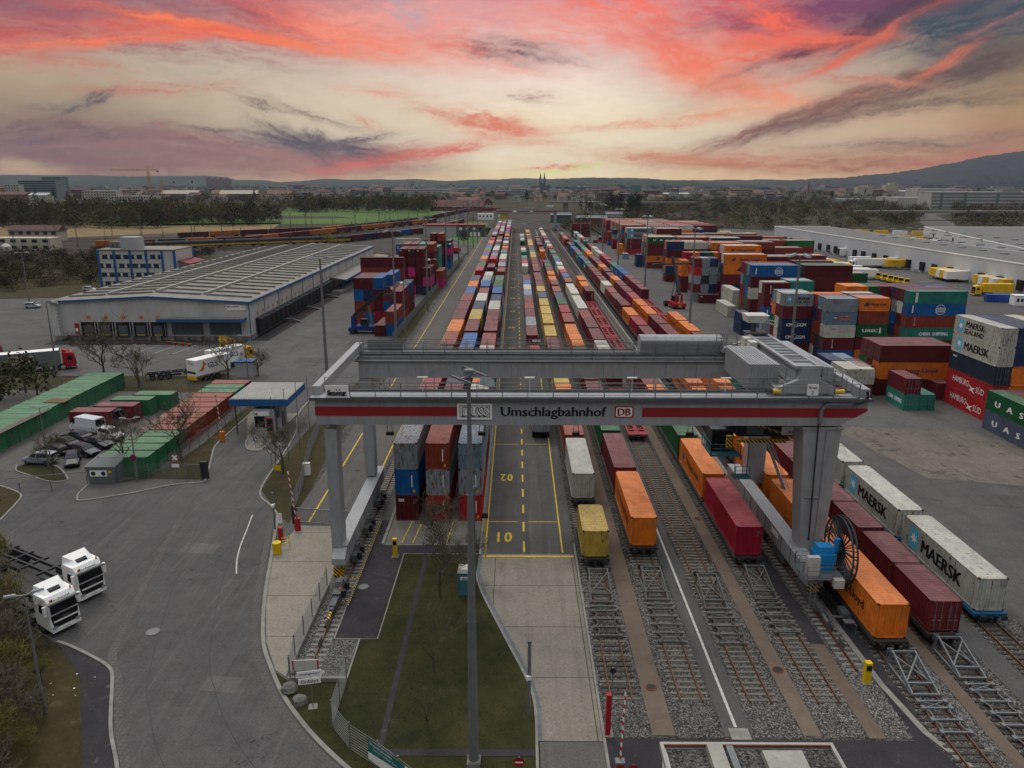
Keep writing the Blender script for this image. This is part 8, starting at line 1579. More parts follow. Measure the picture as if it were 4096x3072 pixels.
for i in range(4): r = root('flagpole', (-30.2+i*.5, 90.5+i*3.6, 0), 0, 'bare thin flagpole left of the gantry leg, %s from us' % ORD[i], 'flagpole', 'flagpoles by the gate'); part('pole', MB().cyl((0, 0, 0), (0, 0, 9.5), .05, .04, 6), M['galv_dk'], r)
r = root('rust_post', (-58.2, 80, 0), R(0), 'leaning rusty post at the corner of the left verge', 'post'); part('shaft', MB().beam((0, 0, 0), (-.7, 0, 3.0), .1), M['rust'], r)
def rock(x, y, s, lab):
    mb = MB(); rr = random.Random(x); rings = []
    for k in range(5):
        f = math.sin(PI*(k+.5)/5); rings.append([(s*f*(.8+.4*rr.random())*math.cos(a), s*f*(.8+.4*rr.random())*math.sin(a), s*.75*(1-math.cos(PI*k/4.4))*.9) for a in [2*PI*i/9 for i in range(9)]])
    mb.loft(rings); o = ob('boulder', mb.mesh('boulder', M['rock']), None, (x, y, -.1), label=lab, cat='boulder', group='boulders')
rock(-16.0, 46.9, .62, 'grey boulder beside the kerb, left of the arrow sign'); rock(-14.9, 45.6, .55, 'second grey boulder, nearer and below the first one')
r = root('white_site_office', (-50.3, 138.5, .02), R(0), 'small pale hut with flat blue roof beside the parcel trailers', 'hut'); part('wall', MB().box(-1.6, -1.4, 0, 1.6, 1.4, 2.8), M['wallw'], r); part('roof', MB().box(-1.75, -1.5, 2.8, 1.75, 1.5, 3.0), M['blueframe'], r)
r = root('weather_cover', (-70.5, 112, 2.65), 0, 'dark sheet lying on the roofs of the long green row', 'sheet'); part('sheet', MB().box(-1.2, -1.0, 0, 2, 1.2, .05), M['wood'], r)
r = root('plank_stack', (-69.6, 99, 2.65), R(0), 'long weathered planks laid along the green container roofs', 'planks'); [part('plank', MB().box(q*.3, -6, 0, q*.3+.24, 6+q, .06), M['sleeper'], r) for q in range(4)]
r = root('plank_stack', (-50.4, 99, 2.65), R(0), 'weathered planks laid along the roofs of the rusty row', 'planks'); [part('plank', MB().box(q*.3, -5, 0, q*.3+.24, 4+q, .06), M['sleeper'], r) for q in range(3)]
# ---------------------------------------------------------------- foliage and trees
def leafmat(name, src, sc=.6):
    m, t = newmat(name)
    if src == 'obj': base = t.new('ShaderNodeObjectInfo').outputs['Color']
    else: base = t.new('ShaderNodeAttribute', attribute_name='Col').outputs['Color']
    n = t.noise(t.co, sc, 4, .6); v = t.new('ShaderNodeVectorMath', operation='SCALE'); t.l.new(base, v.inputs[0]); t.l.new(t.mr(n, .3, .7, .6, 1.45), v.inputs['Scale'])
    t.set(t.b.inputs['Base Color'], v.outputs[0]); t.b.inputs['Roughness'].default_value = .9; t.b.inputs['Specular IOR Level'].default_value = .1; return m
M['leaf'] = leafmat('foliage', 'obj'); M['leafc'] = leafmat('foliage_far', 'attr', .05)
def crown(seed, n=420, leaf=.5, squash=1.0, twiggy=.4):
    """cloud of small faces in clumps, unit crown radius 1 height 2 centred at (0,0,1)"""
    g = np.random.default_rng(seed); nc = 16; cc = g.normal(0, 1, (nc, 3)); cc /= np.linalg.norm(cc, axis=1)[:, None]; cc *= g.uniform(.25, .8, (nc, 1)); cr = g.uniform(.28, .5, nc)
    k = g.integers(0, nc, n); p = g.normal(0, 1, (n, 3)); p /= np.linalg.norm(p, axis=1)[:, None]; p = cc[k]+p*(cr[k]*g.uniform(.3, 1.05, n)**.5)[:, None]
    p[:, 2] = p[:, 2]*squash+1
    a = g.normal(0, 1, (n, 3)); a /= np.linalg.norm(a, axis=1)[:, None]; b = np.cross(a, g.normal(0, 1, (n, 3))); b /= np.linalg.norm(b, axis=1)[:, None]
    s = leaf*g.uniform(.5, 1.2, (n, 1)); w = s*np.where(g.random((n, 1)) < twiggy, .22, .7)
    a[:, 2] = np.abs(a[:, 2])+.2
    V = np.stack([p-a*s-b*w*.3, p+b*w, p+a*s, p-b*w], 1).reshape(-1, 3); F = np.arange(n*4).reshape(n, 4); return V, F
CR = [crown(i, 460, .085, 1.0) for i in range(5)]+[crown(20+i, 420, .1, 1.0, .15) for i in range(2)]
CRM = [npmesh('crown', v, f, M['leaf']) for v, f in CR]
CRL = [crown(40+i, 230, .095, 1, .55) for i in range(4)]; CRS = [crown(50+i, 70, .17) for i in range(4)]
TR = {}
def trunk_mesh(h):
    if h not in TR:
        mb = MB(); mb.cyl((0, 0, 0), (.02, 0, h), .05, .025, 6)
        for a in range(5): t = a*1.3; mb.cyl((.01, 0, h*(.55+.09*a)), (.45*math.cos(t), .45*math.sin(t), h*(.9+.12*a)), .022, .008, 4)
        TR[h] = mb.mesh('trunk', M['trunk'])
    return TR[h]
def tree(x, y, rad, ht, col, lab, grp=None, v=None, name='broadleaf_tree'):
    r = root(name, (x, y, 0), random.random()*6, lab, 'tree', grp); i = random.randrange(5) if v is None else v
    low = .25*ht if ht > 4 else 0
    if ht > 4: o = ob('trunk', trunk_mesh(.5), r, sc=(rad*.9, rad*.9, ht))
    c = ob('crown', CRM[i], r, (0, 0, low*.7), sc=(rad, rad, (ht-low*.7)/1.9)); cl = lin(col); k = .85+random.random()*.3; c.color = (cl[0]*k, cl[1]*k, cl[2]*k, 1); return r
def wood(name, pts, lab, cols, seed=0, src=None):
    src = src or CRL
    """a mass of trees nobody could count; pts (x,y,radius,height)"""
    g = random.Random(seed); V, F, CC = [], [], []; k = 0
    for x, y, rad, ht in pts:
        v, f = src[g.randrange(4)]; a = g.random()*6.28; c, s = math.cos(a)*rad, math.sin(a)*rad
        V.append(np.stack([c*v[:, 0]-s*v[:, 1]+x, s*v[:, 0]+c*v[:, 1]+y, v[:, 2]*ht/1.9], 1)); F.append(f+k); k += len(v); cl = lin(g.choice(cols)); w = .7+g.random()*.6; CC.append(np.tile([cl[0]*w, cl[1]*w, cl[2]*w, 1], (len(v), 1)))
    return ob(name, npmesh(name, np.concatenate(V), np.concatenate(F), M['leafc'], None, np.concatenate(CC)), label=lab, kind='stuff')
BR = ['4a4034', '55483a', '3e382e', '5e4e3c', '504e30', '40462c']
def scatter(n, x0, x1, y0, y1, r0, r1, h0, h1, seed, f=None):
    g = random.Random(seed); o = []
    while len(o) < n:
        x, y = g.uniform(x0, x1), g.uniform(y0, y1)
        if f and not f(x, y): continue
        o.append((x, y, g.uniform(r0, r1), g.uniform(h0, h1)))
    return o
wood('wood_left', scatter(800, -660, -215, 590, 740, 4, 11, 9, 27, 1, lambda x, y: y > 590+(x+215)*-.1 and (x < -255-(720-y)*.2 or y > 640)), 'dark leafless wood beyond the dry grass at the left', BR, 1)
wood('wood_bank', scatter(1150, -330, -146, 215, 395, 2.5, 4.4, 2.5, 6, 2, lambda x, y: x < -120-(y-200)*.0 and (y > 262 or x < -165) and y < 372+(x+330)*.15), 'dark brush covering the bank left of the hall', ['3a3228', '453a2e', '2f2a22', '4a3f30', '3a3822'], 2)
wood('hedge_centre', scatter(170, -300, -100, 925, 1060, 5, 13, 11, 28, 3), 'belt of bare trees behind the green field', BR, 3)
wood('wood_right', scatter(1300, 95, 900, 590, 1450, 4, 10, 5, 15, 4, lambda x, y: (x > 150 or y > 700) and not (abs(x-(y*.55-10)) < 16) and x < y*.8 and x > 60+(y-590)*.1), 'wide brown wood and scrub behind the terminal at the right', BR, 4)
wood('scrub_track_end', scatter(150, 30, 150, 560, 820, 4, 7, 4, 8, 5, lambda x, y: x > 34+(y-560)*.02), 'brush between the far gantry and the wood', BR+['4a4a26'], 5)
wood('town_trees_left', scatter(520, -2600, -60, 1230, 2600, 9, 15, 8, 13, 6, lambda x, y: abs(x) < y*.8), 'dark mass of town trees at the left horizon', ['34382c', '403c30', '46463a', '303a2e'], 6, CRS)
wood('town_trees_right', scatter(520, -60, 2600, 1480, 2900, 9, 15, 8, 12, 7, lambda x, y: x < y*.85), 'dark mass of town trees at the right horizon', ['34382c', '403c30', '46463a', '303a2e'], 7, CRS)
wood('town_trees_far', scatter(900, -3800, 3800, 2900, 5200, 16, 30, 8, 15, 8, lambda x, y: abs(x) < y*.85), 'far dark tree mass of the town edge', ['26302c', '2c322e'], 8, CRS)
wood('hedge_gate', scatter(60, -300, -60, 1060, 1200, 8, 12, 10, 17, 9), 'trees behind the brown barns', BR, 9)
tcols = ['3f3a26', '332c24', '4f5028', '3a3228', '5b5a2c']
for i, (x, y, rad, h, c, l) in enumerate([(-110, 452, 6, 7.5, '7d7424', 'yellow-flowering bush behind the white hall roof'), (-197, 1030, 17, 15, '5f6a2a', 'bright yellow-green bush behind the green field'), (-226, 838, 8, 10, '26231e', 'lone dark bush standing in the field'), (-258, 1000, 16, 18, '55602c', 'greenish willow at the left edge of the bare tree belt'), (-288, 1010, 12, 13, '4a4a2a', 'low greenish tree at the field edge'), (-258, 640, 10, 19, '4d4a22', 'olive tree at the right edge of the left wood'), (-238, 655, 9, 17, '332c24', 'brown bare tree at the edge of the left wood, beside the field'), (-318, 690, 12, 19, '4a4826', 'tall olive tree in the left wood'), (52, 640, 8, 10, '5f6030', 'bush with yellow-green buds by the track end'), (62, 690, 10, 12, '5a5a2c', 'second budding bush by the track end'), (160, 800, 9, 15, '6e6424', 'yellow-green tree beyond the bridge'), (330, 900, 10, 13, '55602c', 'greenish tree in the right wood'), (450, 660, 14, 11, '5a5c28', 'green bush at the edge of the right wood'), (-30, 445, 5, 8, '3a3228', 'bare bush beside the small office'), (-33, 352, 4, 6, '4a4030', 'bare bush by the tall left stack')]): tree(x, y, rad, h, c, l, 'single trees of the middle distance')
for i in range(9): tree(88+i*4.4+(i % 2)*3, 770+(i*37) % 30, 5.5, 24+(i*7) % 5, '2f2923', 'tall bare poplar, %s from the left in the dark clump beyond the stacks' % ORD[i], 'poplar clump', name='poplar')
for i, (x, h) in enumerate(((66, 25), (71, 27), (75, 23))): tree(x, 800, 2.6, h, '2f2923', 'slim bare poplar, %s from the left beside the dark clump' % ORD[i], 'slim poplars', name='poplar')
for i, (x, y) in enumerate([(-905, 1390), (-870, 1400), (-815, 1330), (-790, 1340), (-760, 1330), (-935, 1400), (-500, 1500), (20, 1500), (385, 2000), (600, 1500)]):
    r = root('conifer', (x, y, 0), 0, 'dark pointed conifer, %s from the left before the town' % ORD[i], 'tree', 'conifers before the town'); part('trunk', MB().cyl((0, 0, 0), (0, 0, 6), .6, .4, 6), M['trunk'], r); v, f = crown(60+i, 300, .12); rr = 1-np.clip(v[:, 2:]/2, 0, 1)*.92; v = np.concatenate([v[:, :2]*rr, v[:, 2:]], 1); c = ob('crown', npmesh('crown', v, f, M['leaf']), r, (0, 0, 2), sc=(8, 8, 11+i % 4)); c.color = lin('1c261e')

# bare trees with real branching
def bare(seed, H=9, spread=.55, levels=6, trunk=.14, up=.2, nb=(2, 3), rmin=.02, fork=.3):
    g = random.Random(seed); T = MB(); B = MB()
    def grow(p, d, L, r, lv):
        q = p+d*L; tgt = T if lv == 0 else B; r2 = max(r*.72, rmin)
        mid = p+d*L*.5+Vector((g.uniform(-1, 1), g.uniform(-1, 1), g.uniform(-.3, .6)))*L*.06
        tgt.cyl(p, mid, r, (r+r2)/2, 6 if lv < 2 else 3, 0, False); tgt.cyl(mid, q, (r+r2)/2, r2, 6 if lv < 2 else 3, 0, False)
        if lv >= levels: return
        n = g.randint(*nb)+(2 if lv == 0 else 0)+(1 if lv == 1 else 0)
        for i in range(n):
            ax = Vector((g.uniform(-1, 1), g.uniform(-1, 1), g.uniform(-.4, .6))).normalized(); dd = (d*(1-spread)+ax*spread*g.uniform(.7, 1.3)+Vector((0, 0, up))).normalized()
            s = p+(q-p)*(g.uniform(fork, 1) if i else 1)
            grow(s, dd, L*g.uniform(.62, .86)*(1 if lv else 1.0), r2*g.uniform(.6, .85), lv+1)
    grow(Vector((0, 0, 0)), Vector((0, 0, 1)), H*.27, trunk, 0); return T, B
BT = {}
def baretree(x, y, H, seed, lab, grp='leafless trees', m='twig', **k):
    key = (seed, m)
    if key not in BT: T, B = bare(seed, 9, **k); BT[key] = (T.mesh('trunk', M['trunk'], fix=False), B.mesh('crown', M[m], fix=False))
    r = root('bare_tree', (x, y, 0), seed*1.7+x, lab, 'tree', grp); r.scale = (H/9,)*3; ob('trunk', BT[key][0], r); ob('crown', BT[key][1], r); return r
baretree(-7.0, 67.2, 8.4, 3, 'bushy bare tree in front of the stacked containers'); baretree(-6.5, 59.6, 9.2, 5, 'bare tree left of the teal toilet cabin'); baretree(-6.0, 49.2, 6.4, 34, 'slender bare tree in the middle of the grass', trunk=.09, rmin=.009, spread=.42); baretree(-5.8, 42.9, 4.6, 36, 'small bare sapling nearest to us in the grass', trunk=.08, rmin=.009, spread=.42)
baretree(-4.4, 63.4, 5.5, 8, 'low bare shrub tree behind the teal toilet cabin')
baretree(-28.9, 88.9, 9.5, 7, 'bare tree behind the yellow notice by the gate kiosk'); baretree(-75.9, 136.3, 14.5, 9, 'large bare tree beside the grey tarpaulin trailer'); baretree(-66.2, 129.5, 13, 10, 'bare tree between the street lamp and the green row end'); baretree(-57.0, 88.1, 7.5, 11, 'bare tree on the kerbed grass corner'); baretree(-48.6, 89.2, 9.5, 12, 'bare tree behind the grey shed'); baretree(-43.6, 93.6, 11.5, 9, 'bare tree rising before the green container row'); baretree(-53.3, 137, 11.5, 7, 'bare tree in front of the white parcel boxes', m='twig'); baretree(-48, 138, 9.5, 10, 'bare tree right of the small pale hut')
baretree(-31, 490, 12, 9, 'bare tree beside the small white office', m='twig')
# bushes at the lower left corner
for i, (x, y, h, s) in enumerate([(-42, 55, 7, 21), (-40, 52.3, 6.5, 22), (-38, 49.6, 6.5, 23), (-36.3, 47, 6.2, 24), (-34.8, 44.6, 5.8, 21), (-33.6, 42.4, 5.6, 22), (-32.6, 40.4, 5.2, 23), (-31.6, 38.4, 4.8, 24), (-37, 44, 7.5, 22), (-35.5, 41, 7, 23), (-34, 38.4, 6.5, 24), (-40, 48, 8, 21), (-38.6, 45.5, 7.5, 23), (-43.5, 52, 8, 24), (-45, 57.8, 7, 22), (-34.2, 47.8, 3, 23), (-30.2, 37, 3.4, 21), (-32, 43.6, 3, 22), (-48, 62.5, 7, 21), (-33, 36.5, 6, 22), (-37.4, 51.2, 3.4, 24), (-30.8, 40.8, 2.6, 23)]):
    baretree(x, y, h, s, 'leafless bush, %s in the thicket at the lower left corner' % ORD[i], 'thicket at the lower left', 'twigg' if i % 3 == 0 else 'twig', levels=5, trunk=.09, rmin=.024, nb=(3, 4), spread=.62, fork=.05)
for i, (x, y) in enumerate([(-36, 43), (-34.4, 40.4), (-33.2, 38.2), (-38.4, 46.4), (-40.6, 50), (-43, 54.5)]): tree(x, y, 2.5, 3.2, '3c4020', 'tangle of low brush, %s at the foot of the thicket' % ORD[i], 'low brush in the thicket')
for i, (x, y) in enumerate([(-85, 121), (-81, 114), (-88, 112), (-79.5, 122), (-84, 126)]): tree(x, y, 4.2, 7.5, '3a3a22', 'dark dense bush, %s behind the green storage row' % ORD[i], 'bushes behind the green row')
for i, (x, y) in enumerate([(-58.5, 74), (-56.5, 70.5), (-61, 72)]): baretree(x, y, 5, 21+i, 'bare bush, %s at the left road corner' % ORD[i], 'bushes at the road corner', 'twig')

# grass tufts near the camera
g = np.random.default_rng(3); n = 26000; P = np.stack([g.uniform(-16, .6, n), g.uniform(38, 67.5, n)], 1)
ok = [(p[0] > -11.2 or p[1] < 47.8) and p[0] > -16.5+max(0, (46-p[1]))*1.0 and abs(p[0]+8.6) > .35 and p[0] < -3.9+max(0, 64-p[1])*.26 for p in P]; P = P[ok]; n = len(P)
a = g.uniform(0, 6.28, n); h = g.uniform(.03, .1, n); w = .022
V = np.stack([np.stack([P[:, 0]-np.cos(a)*w, P[:, 1]-np.sin(a)*w, np.full(n, .04)], 1), np.stack([P[:, 0]+np.cos(a)*w, P[:, 1]+np.sin(a)*w, np.full(n, .04)], 1), np.stack([P[:, 0]+g.normal(0, .05, n), P[:, 1]+g.normal(0, .05, n), .04+h], 1)], 1).reshape(-1, 3)
cl = np.array([lin(c) for c in ('3a4216', '4c5424', '5c5632', '2e3612')])[g.integers(0, 4, n)]
ob('grass', npmesh('grass', V, np.arange(3*n).reshape(n, 3), M['leafc'], None, np.repeat(cl, 3, 0)), label='short winter grass tufts on the near lawn', kind='stuff')
# loose ballast stones near the camera
def stones(name, regs, n, lab, col, seed, s0=.03, s1=.075):
    g = np.random.default_rng(seed); P = []
    ar = np.array([(b[2]-b[0])*(b[3]-b[1]) for b in regs]); k = g.choice(len(regs), n, p=ar/ar.sum()); R_ = np.array(regs)[k]
    x = R_[:, 0]+g.random(n)*(R_[:, 2]-R_[:, 0]); y = R_[:, 1]+g.random(n)*(R_[:, 3]-R_[:, 1]); s = g.uniform(s0, s1, n)[:, None]
    oct_ = np.array([(1, 0, 0), (0, 1, 0), (-1, 0, 0), (0, -1, 0), (0, 0, .8)]); a = g.uniform(0, 6.28, n); c, q = np.cos(a)[:, None], np.sin(a)[:, None]
    j = g.uniform(.6, 1.3, (n, 5, 3)); v = oct_[None]*j*s[:, :, None]; vx = c*v[..., 0]-q*v[..., 1]+x[:, None]; vy = q*v[..., 0]+c*v[..., 1]+y[:, None]; vz = v[..., 2]+.03
    V = np.stack([vx, vy, vz], -1).reshape(-1, 3); F = (np.array([(0, 1, 4), (1, 2, 4), (2, 3, 4), (3, 0, 4)])[None]+(np.arange(n)*5)[:, None, None]).reshape(-1, 3)
    cc = np.array([lin(c_) for c_ in col])[g.integers(0, len(col), n)]; ob(name, npmesh(name, V, F, M['leafc'], None, np.repeat(cc, 5, 0)), label=lab, kind='stuff')
SC = ['55524d', '6c6964', '8b8782', '3d3b38', '7a746b', '4a4d52']
stones('ballast_stones', [(5.95, 42.5, 8.9, 66), (10.6, 42.5, 13.7, 66), (15.65, 42.5, 18.8, 66), (20.2, 42.5, 23, 66), (24.3, 42.5, 26.1, 52), (27.5, 38, 30.9, 58), (32.1, 38, 35.2, 58), (37.3, 38, 41, 58)], 52000, 'loose ballast stones between the near rails', SC, 11)
stones('ballast_stones', [(-16.4, 48.3, -12.4, 53.2), (-16.5, 53.2, -14.4, 75)], 9000, 'loose ballast stones around the left crane rail', SC, 12)

# ---------------------------------------------------------------- the town and everything behind
def bld(name, x0, x1, y, d, h, wall, lab, cat='building', roof=None, rh=0, floors=0, bays=0, wmat='glassb', grp=None, band=False, roofx=True, wf=.5):
    r = root(name, ((x0+x1)/2, y, 0), 0, lab, cat, grp); w = (x1-x0)/2; part('wall', MB().box(-w, 0, 0, w, d, h), M[wall] if isinstance(wall, str) else wall, r)
    if roof:
        if roofx: part('roof', MB().prism([(-.8, h), (d+.8, h), (d/2, h+rh)], -w-.8, w+.8, 'x'), M[roof], r)
        else: part('roof', MB().prism([(-w-.8, h), (w+.8, h), (0, h+rh)], -.8, d+.8, 'y'), M[roof], r)
    elif rh == 0 and floors: part('roof', MB().box(-w-.3, -.3, h, w+.3, d+.3, h+.5), M['offwhite'], r)
    if floors:
        fh = h/floors; bw = 2*w/bays
        for f in range(floors):
            if band: part('window_band', MB().box(-w+1, -.25, f*fh+fh*.35, w-1, -.05, f*fh+fh*.8), M[wmat], r)
            else:
                for b in range(bays): part('window', MB().box(-w+b*bw+bw*(1-wf)/2, -.2, f*fh+fh*.3, -w+b*bw+bw*(1+wf)/2, -.04, f*fh+fh*.78), M[wmat], r)
    return r
bld('glass_office', -1075, -994, 1700, 40, 38, 'fargrey', 'wide grey-green glass office block at the far left', floors=8, bays=1, band=True); bld('glass_office', -1050, -1008, 1745, 30, 46, 'fargreen', 'taller rear wing of the far left glass office block', floors=9, bays=1, band=True)
bld('apartment_block', -975, -948, 1500, 15, 30, 'farwhite', 'white apartment block beside the glass office block', floors=7, bays=5); bld('apartment_block', -1020, -982, 1520, 15, 24, M['ochre'], 'yellowish apartment block cut by the left edge', floors=6, bays=5)
bld('market_hall', -900, -845, 1350, 30, 14, 'farred', 'low hall with long red roof at the far left', roof='redroof', rh=4); bld('market_hall', -839, -807, 1350, 20, 13, 'farwhite', 'white gabled hall right of the low red-roofed hall', roof='farwhite', rh=4)
bld('school', -802, -738, 1450, 22, 19, 'plaster', 'beige flat-roofed school with rows of dark windows', floors=4, bays=12); bld('school', -729, -660, 1430, 18, 10, 'farwhite', 'low white wing right of the beige school', floors=2, bays=14)
for i, (a, b, y) in enumerate(((-723, -649, 1600), (-640, -612, 1650), (-604, -528, 1600), (-520, -470, 1640))): bld('barracks', a, b, y, 18, 12, 'farred' if i % 2 == 0 else 'plaster', 'long barracks with steep pink roof, %s from the left' % ORD[i], roof='farred' if i % 2 else 'plaster', rh=7, floors=3, bays=14, grp='barracks')
bld('church_tower', -908, -900, 2200, 8, 41, 'farwhite', 'slim white church tower above the barracks', floors=3, bays=1, wf=.4)
for i in range(9): bld('tower_block', -2045+i*19, -2033+i*19, 5200, 20, 58+(i*7) % 14, 'farred', 'distant tower block, %s from the left in the row on the horizon' % ORD[i], grp='tower blocks on the horizon')
bld('office_building', -421, -385, 1500, 16, 16.5, 'farwhite', 'cream office block with four dark window bands', floors=5, bays=1, band=True, wmat='glass'); bld('long_building', -350, -186, 2200, 20, 15.5, 'farwhite', 'very long low cream building before the old town', floors=3, bays=30)
for x, y, h, l in ((-342, 2600, 33, 'square tower with cap above the long cream building'), (-267, 3200, 33, 'first small town tower with spire'), (-255, 3200, 27, 'small town tower with red dome'), (-30, 3600, 34, 'pale tower left of the cathedral'), (60, 3700, 32, 'narrow pale tower just left of the cathedral'), (410, 3300, 30, 'narrow tower right of the cathedral')): bld('church_tower', x-4, x+4, y, 8, h*.78, 'plaster', l, roof='redroof' if 'red' in l else 'stone', rh=h*.22, roofx=False)
bld('barn', -110, -42, 1000, 24, 5, 'brick', 'long brown barn with big tiled roof before the trees', roof='redroof', rh=8.5); bld('barn', -102, -93, 1050, 16, 12, 'plaster', 'pale gabled barn behind the long brown barn', roof='redroof', rh=6, roofx=False); bld('barn', -78, -50, 1045, 14, 11, 'brick', 'red-roofed house behind the long brown barn', roof='farred', rh=5); bld('farm_house', -44, -31, 1050, 14, 9, 'plaster', 'pale gabled farmhouse right of the barns', roof='redroof', rh=6, roofx=False, floors=2, bays=3)
c = root('cathedral', (120, 4000, 0), 0, 'twin-spired dark stone cathedral on the skyline', 'cathedral')
for i, x in enumerate((1.5, 22)):
    mb = MB(); mb.box(x-6, 0, 0, x+6, 12, 52); t_ = part('tower', mb, M['stone'], c); mb = MB(); mb.cyl((x, 6, 52), (x, 6, 87), 5.5, .25, 8); part('spire', mb, M['stone'], t_)
    for sx in (-5, 5): mb = MB(); mb.cyl((x+sx, 1, 50), (x+sx, 1, 60), 1, .1, 6); part('pinnacle', mb, M['stone'], t_)
part('nave', MB().prism([(-4, 0), (28, 0), (28, 22), (12, 34), (-4, 22)], 10, 80, 'y'), M['stone'], c); part('choir', MB().prism([(28, 0), (56, 0), (56, 18), (42, 28), (28, 18)], 20, 60, 'y'), M['stone'], c)
bld('car_park', -14, 22, 2200, 25, 18, 'farwhite', 'white layered car park left of the cathedral', floors=6, bays=1, band=True); g_ = root('gasholder', (364, 2400, 0), 0, 'round grey-green gasholder in the town', 'gasholder'); part('drum', MB().cyl((0, 0, 0), (0, 0, 26), 15, 15, 20), M['fargreen'], g_); part('rim', MB().cyl((0, 0, 26), (0, 0, 28), 16, 16, 20), M['fargrey'], g_)
for i in range(9): x = 470+i*31; bld('apartment_block', x, x+25, 2400+(i % 3)*40, 16, 17-(i % 3)*2-(4 if i > 4 else 0), 'farwhite' if i % 4 else 'farred', 'white apartment block, %s from the left in the pale row' % ORD[i], floors=5, bays=7, wmat='glassb', grp='pale apartment row')
bld('storage_hall', 356, 415, 1900, 30, 9, 'farwhite', 'pale low storage hall roof behind the bridge', roof='farwhite', rh=3); bld('silo_hall', 907, 946, 2100, 25, 25, 'plaster', 'beige silo block with roof house', floors=1, bays=1, wf=.1); bld('silo_hall', 980, 1014, 2100, 25, 30, 'plaster', 'taller beige silo block with small tower'); bld('silo_hall', 990, 1003, 2104, 12, 36, 'plaster', 'small roof tower on the taller silo'); bld('warehouse', 946, 980, 2110, 25, 17, 'farred', 'brown roofed link between the two silos', roof='redroof', rh=4); bld('warehouse', 1016, 1053, 2100, 25, 14, 'farwhite', 'pale hall right of the silos', roof='farwhite', rh=3)
bld('warehouse', 610, 678, 1500, 30, 6, 'farwhite', 'white low hall at the road behind the wood'); bld('warehouse', 697, 740, 1500, 30, 9, 'farwhite', 'white hall right of the low one', floors=2, bays=6); bld('factory_office', 634, 712, 1250, 40, 26.5, 'farwhite', 'tall white factory block with orange sign'); bld('factory_hall', 556, 606, 1150, 40, 15, 'farwhite', 'white factory hall left of the long office')
cf = bld('factory_office', 578, 760, 1100, 36, 22.8, 'farwhite', 'long pale factory office with window bands and orange sign', floors=5, bays=1, band=True, wmat='fargrey'); text('Continental', cf, (40, -.5, 17.5), 16, 3, 'orange', bold=.05)
for q in (-78, -45, 0, 62): part('stair_glazing', MB().box(q, -.5, 0, q+3, -.3, 22.5), M['fargreen'], cf)
part('roof_house', MB().box(10, 6, 23.3, 36, 24, 27.5), M['fargrey'], cf); text('Continental', root('rooftop_sign', (695, 1249, 22), 0, 'orange rooftop lettering on the tall white factory block', 'sign'), (0, 0, 0), 14, 2.4, 'orange', bold=.05)
ch = root('chimney', (923, 2500, 0), 0, 'tall thin dark chimney right of the cathedral', 'chimney'); part('shaft', MB().cyl((0, 0, 0), (0, 0, 41), 2.2, 1.6, 10), M['brick'], ch)
def tcrane(x, y, h, jl, jr, lab, rz=0, m='craneY', top=6):
    r = root('tower_crane', (x, y, 0), rz, lab, 'tower crane', 'tower cranes'); w = h*.028; mb = MB()
    for a in (-1, 1):
        for b in (-1, 1): mb.beam((a*w, b*w, 0), (a*w, b*w, h), w*.35)
    q = 0
    while q < h-2*w: mb.beam((-w, -w, q), (w, -w, q+2*w), w*.25); mb.beam((w, w, q), (-w, w, q+2*w), w*.25); q += 2*w
    part('tower', mb, M[m], r); mb = MB()
    for z, b in ((h, -1), (h, 1), (h+1.6*w, 0)): mb.beam((-jl, b*w*.6, z), (jr, b*w*.6, z), w*.28)
    q = -jl
    while q < jr: mb.beam((q, -w*.6, h), (q+w, 0, h+1.6*w), w*.2); mb.beam((q+w, 0, h+1.6*w), (q+2*w, w*.6, h), w*.2); q += 2*w
    part('jib', mb, M[m], r); mb = MB(); mb.beam((0, 0, h), (0, 0, h+top), w*.5); mb.beam((0, 0, h+top), (-jl*.7, 0, h+1.6*w), w*.12); mb.beam((0, 0, h+top), (jr*.9, 0, h+1.6*w), w*.12); part('apex', mb, M[m], r); part('counterweight', MB().box(jr-3, -1, h-2.5, jr, 1, h), M['dark'], r)
tcrane(-741, 1592, 57, 76, 21, 'big yellow tower crane rising above the barracks', top=9); tcrane(-716, 1592, 36, 9, 27, 'smaller yellow tower crane beside the big one', top=3)
tcrane(-330, 2450, 37, 22, 12, 'grey tower crane above the long cream building', m='farred'); tcrane(142, 2400, 39, 24, 14, 'red tower crane right of the cathedral', m='farred'); tcrane(270, 2600, 41, 12, 56, 'reddish tower crane with long right jib', m='farred'); tcrane(210, 2500, 31, 16, 10, 'low tower crane between the two reddish ones', m='farred'); tcrane(-1650, 4200, 60, 40, 20, 'faint tower crane on the far left horizon', m='farred'); tcrane(880, 2900, 34, 20, 10, 'faint yellowish tower crane far right of the cathedral')
br = root('road_bridge', (0, 0, 0), 0, 'grey concrete road bridge beyond the terminal', 'bridge'); part('deck', MB().box(42, 1000, 9.6, 230, 1012, 11.6), M['concrete'], br); [part('pier', MB().box(x, 1002, 0, x+6, 1010, 9.6), M['concrete'], br) for x in (60, 92, 143, 186, 222)]
b2 = root('road_bridge', (0, 0, 0), 0, 'low motorway bridge behind the white halls at the right', 'bridge'); part('deck', MB().box(330, 760, 7, 620, 772, 9), M['concrete'], b2); [part('pier', MB().box(x, 762, 0, x+7, 770, 7), M['concrete'], b2) for x in (380, 450, 520)]
for i, (x, y, w, m, rf, l) in enumerate([(-269, 407, 20, 'plaster', None, 'pale yard office with flat roof at the far left behind the bank'), (-300, 470, 16, 'plaster', 'redroof', 'pale signal house with dark roof at the left edge')]): bld('yard_building', x-w/2, x+w/2+14, y, 10, 6.5, m, l, roof=rf, rh=3, floors=2, bays=6)
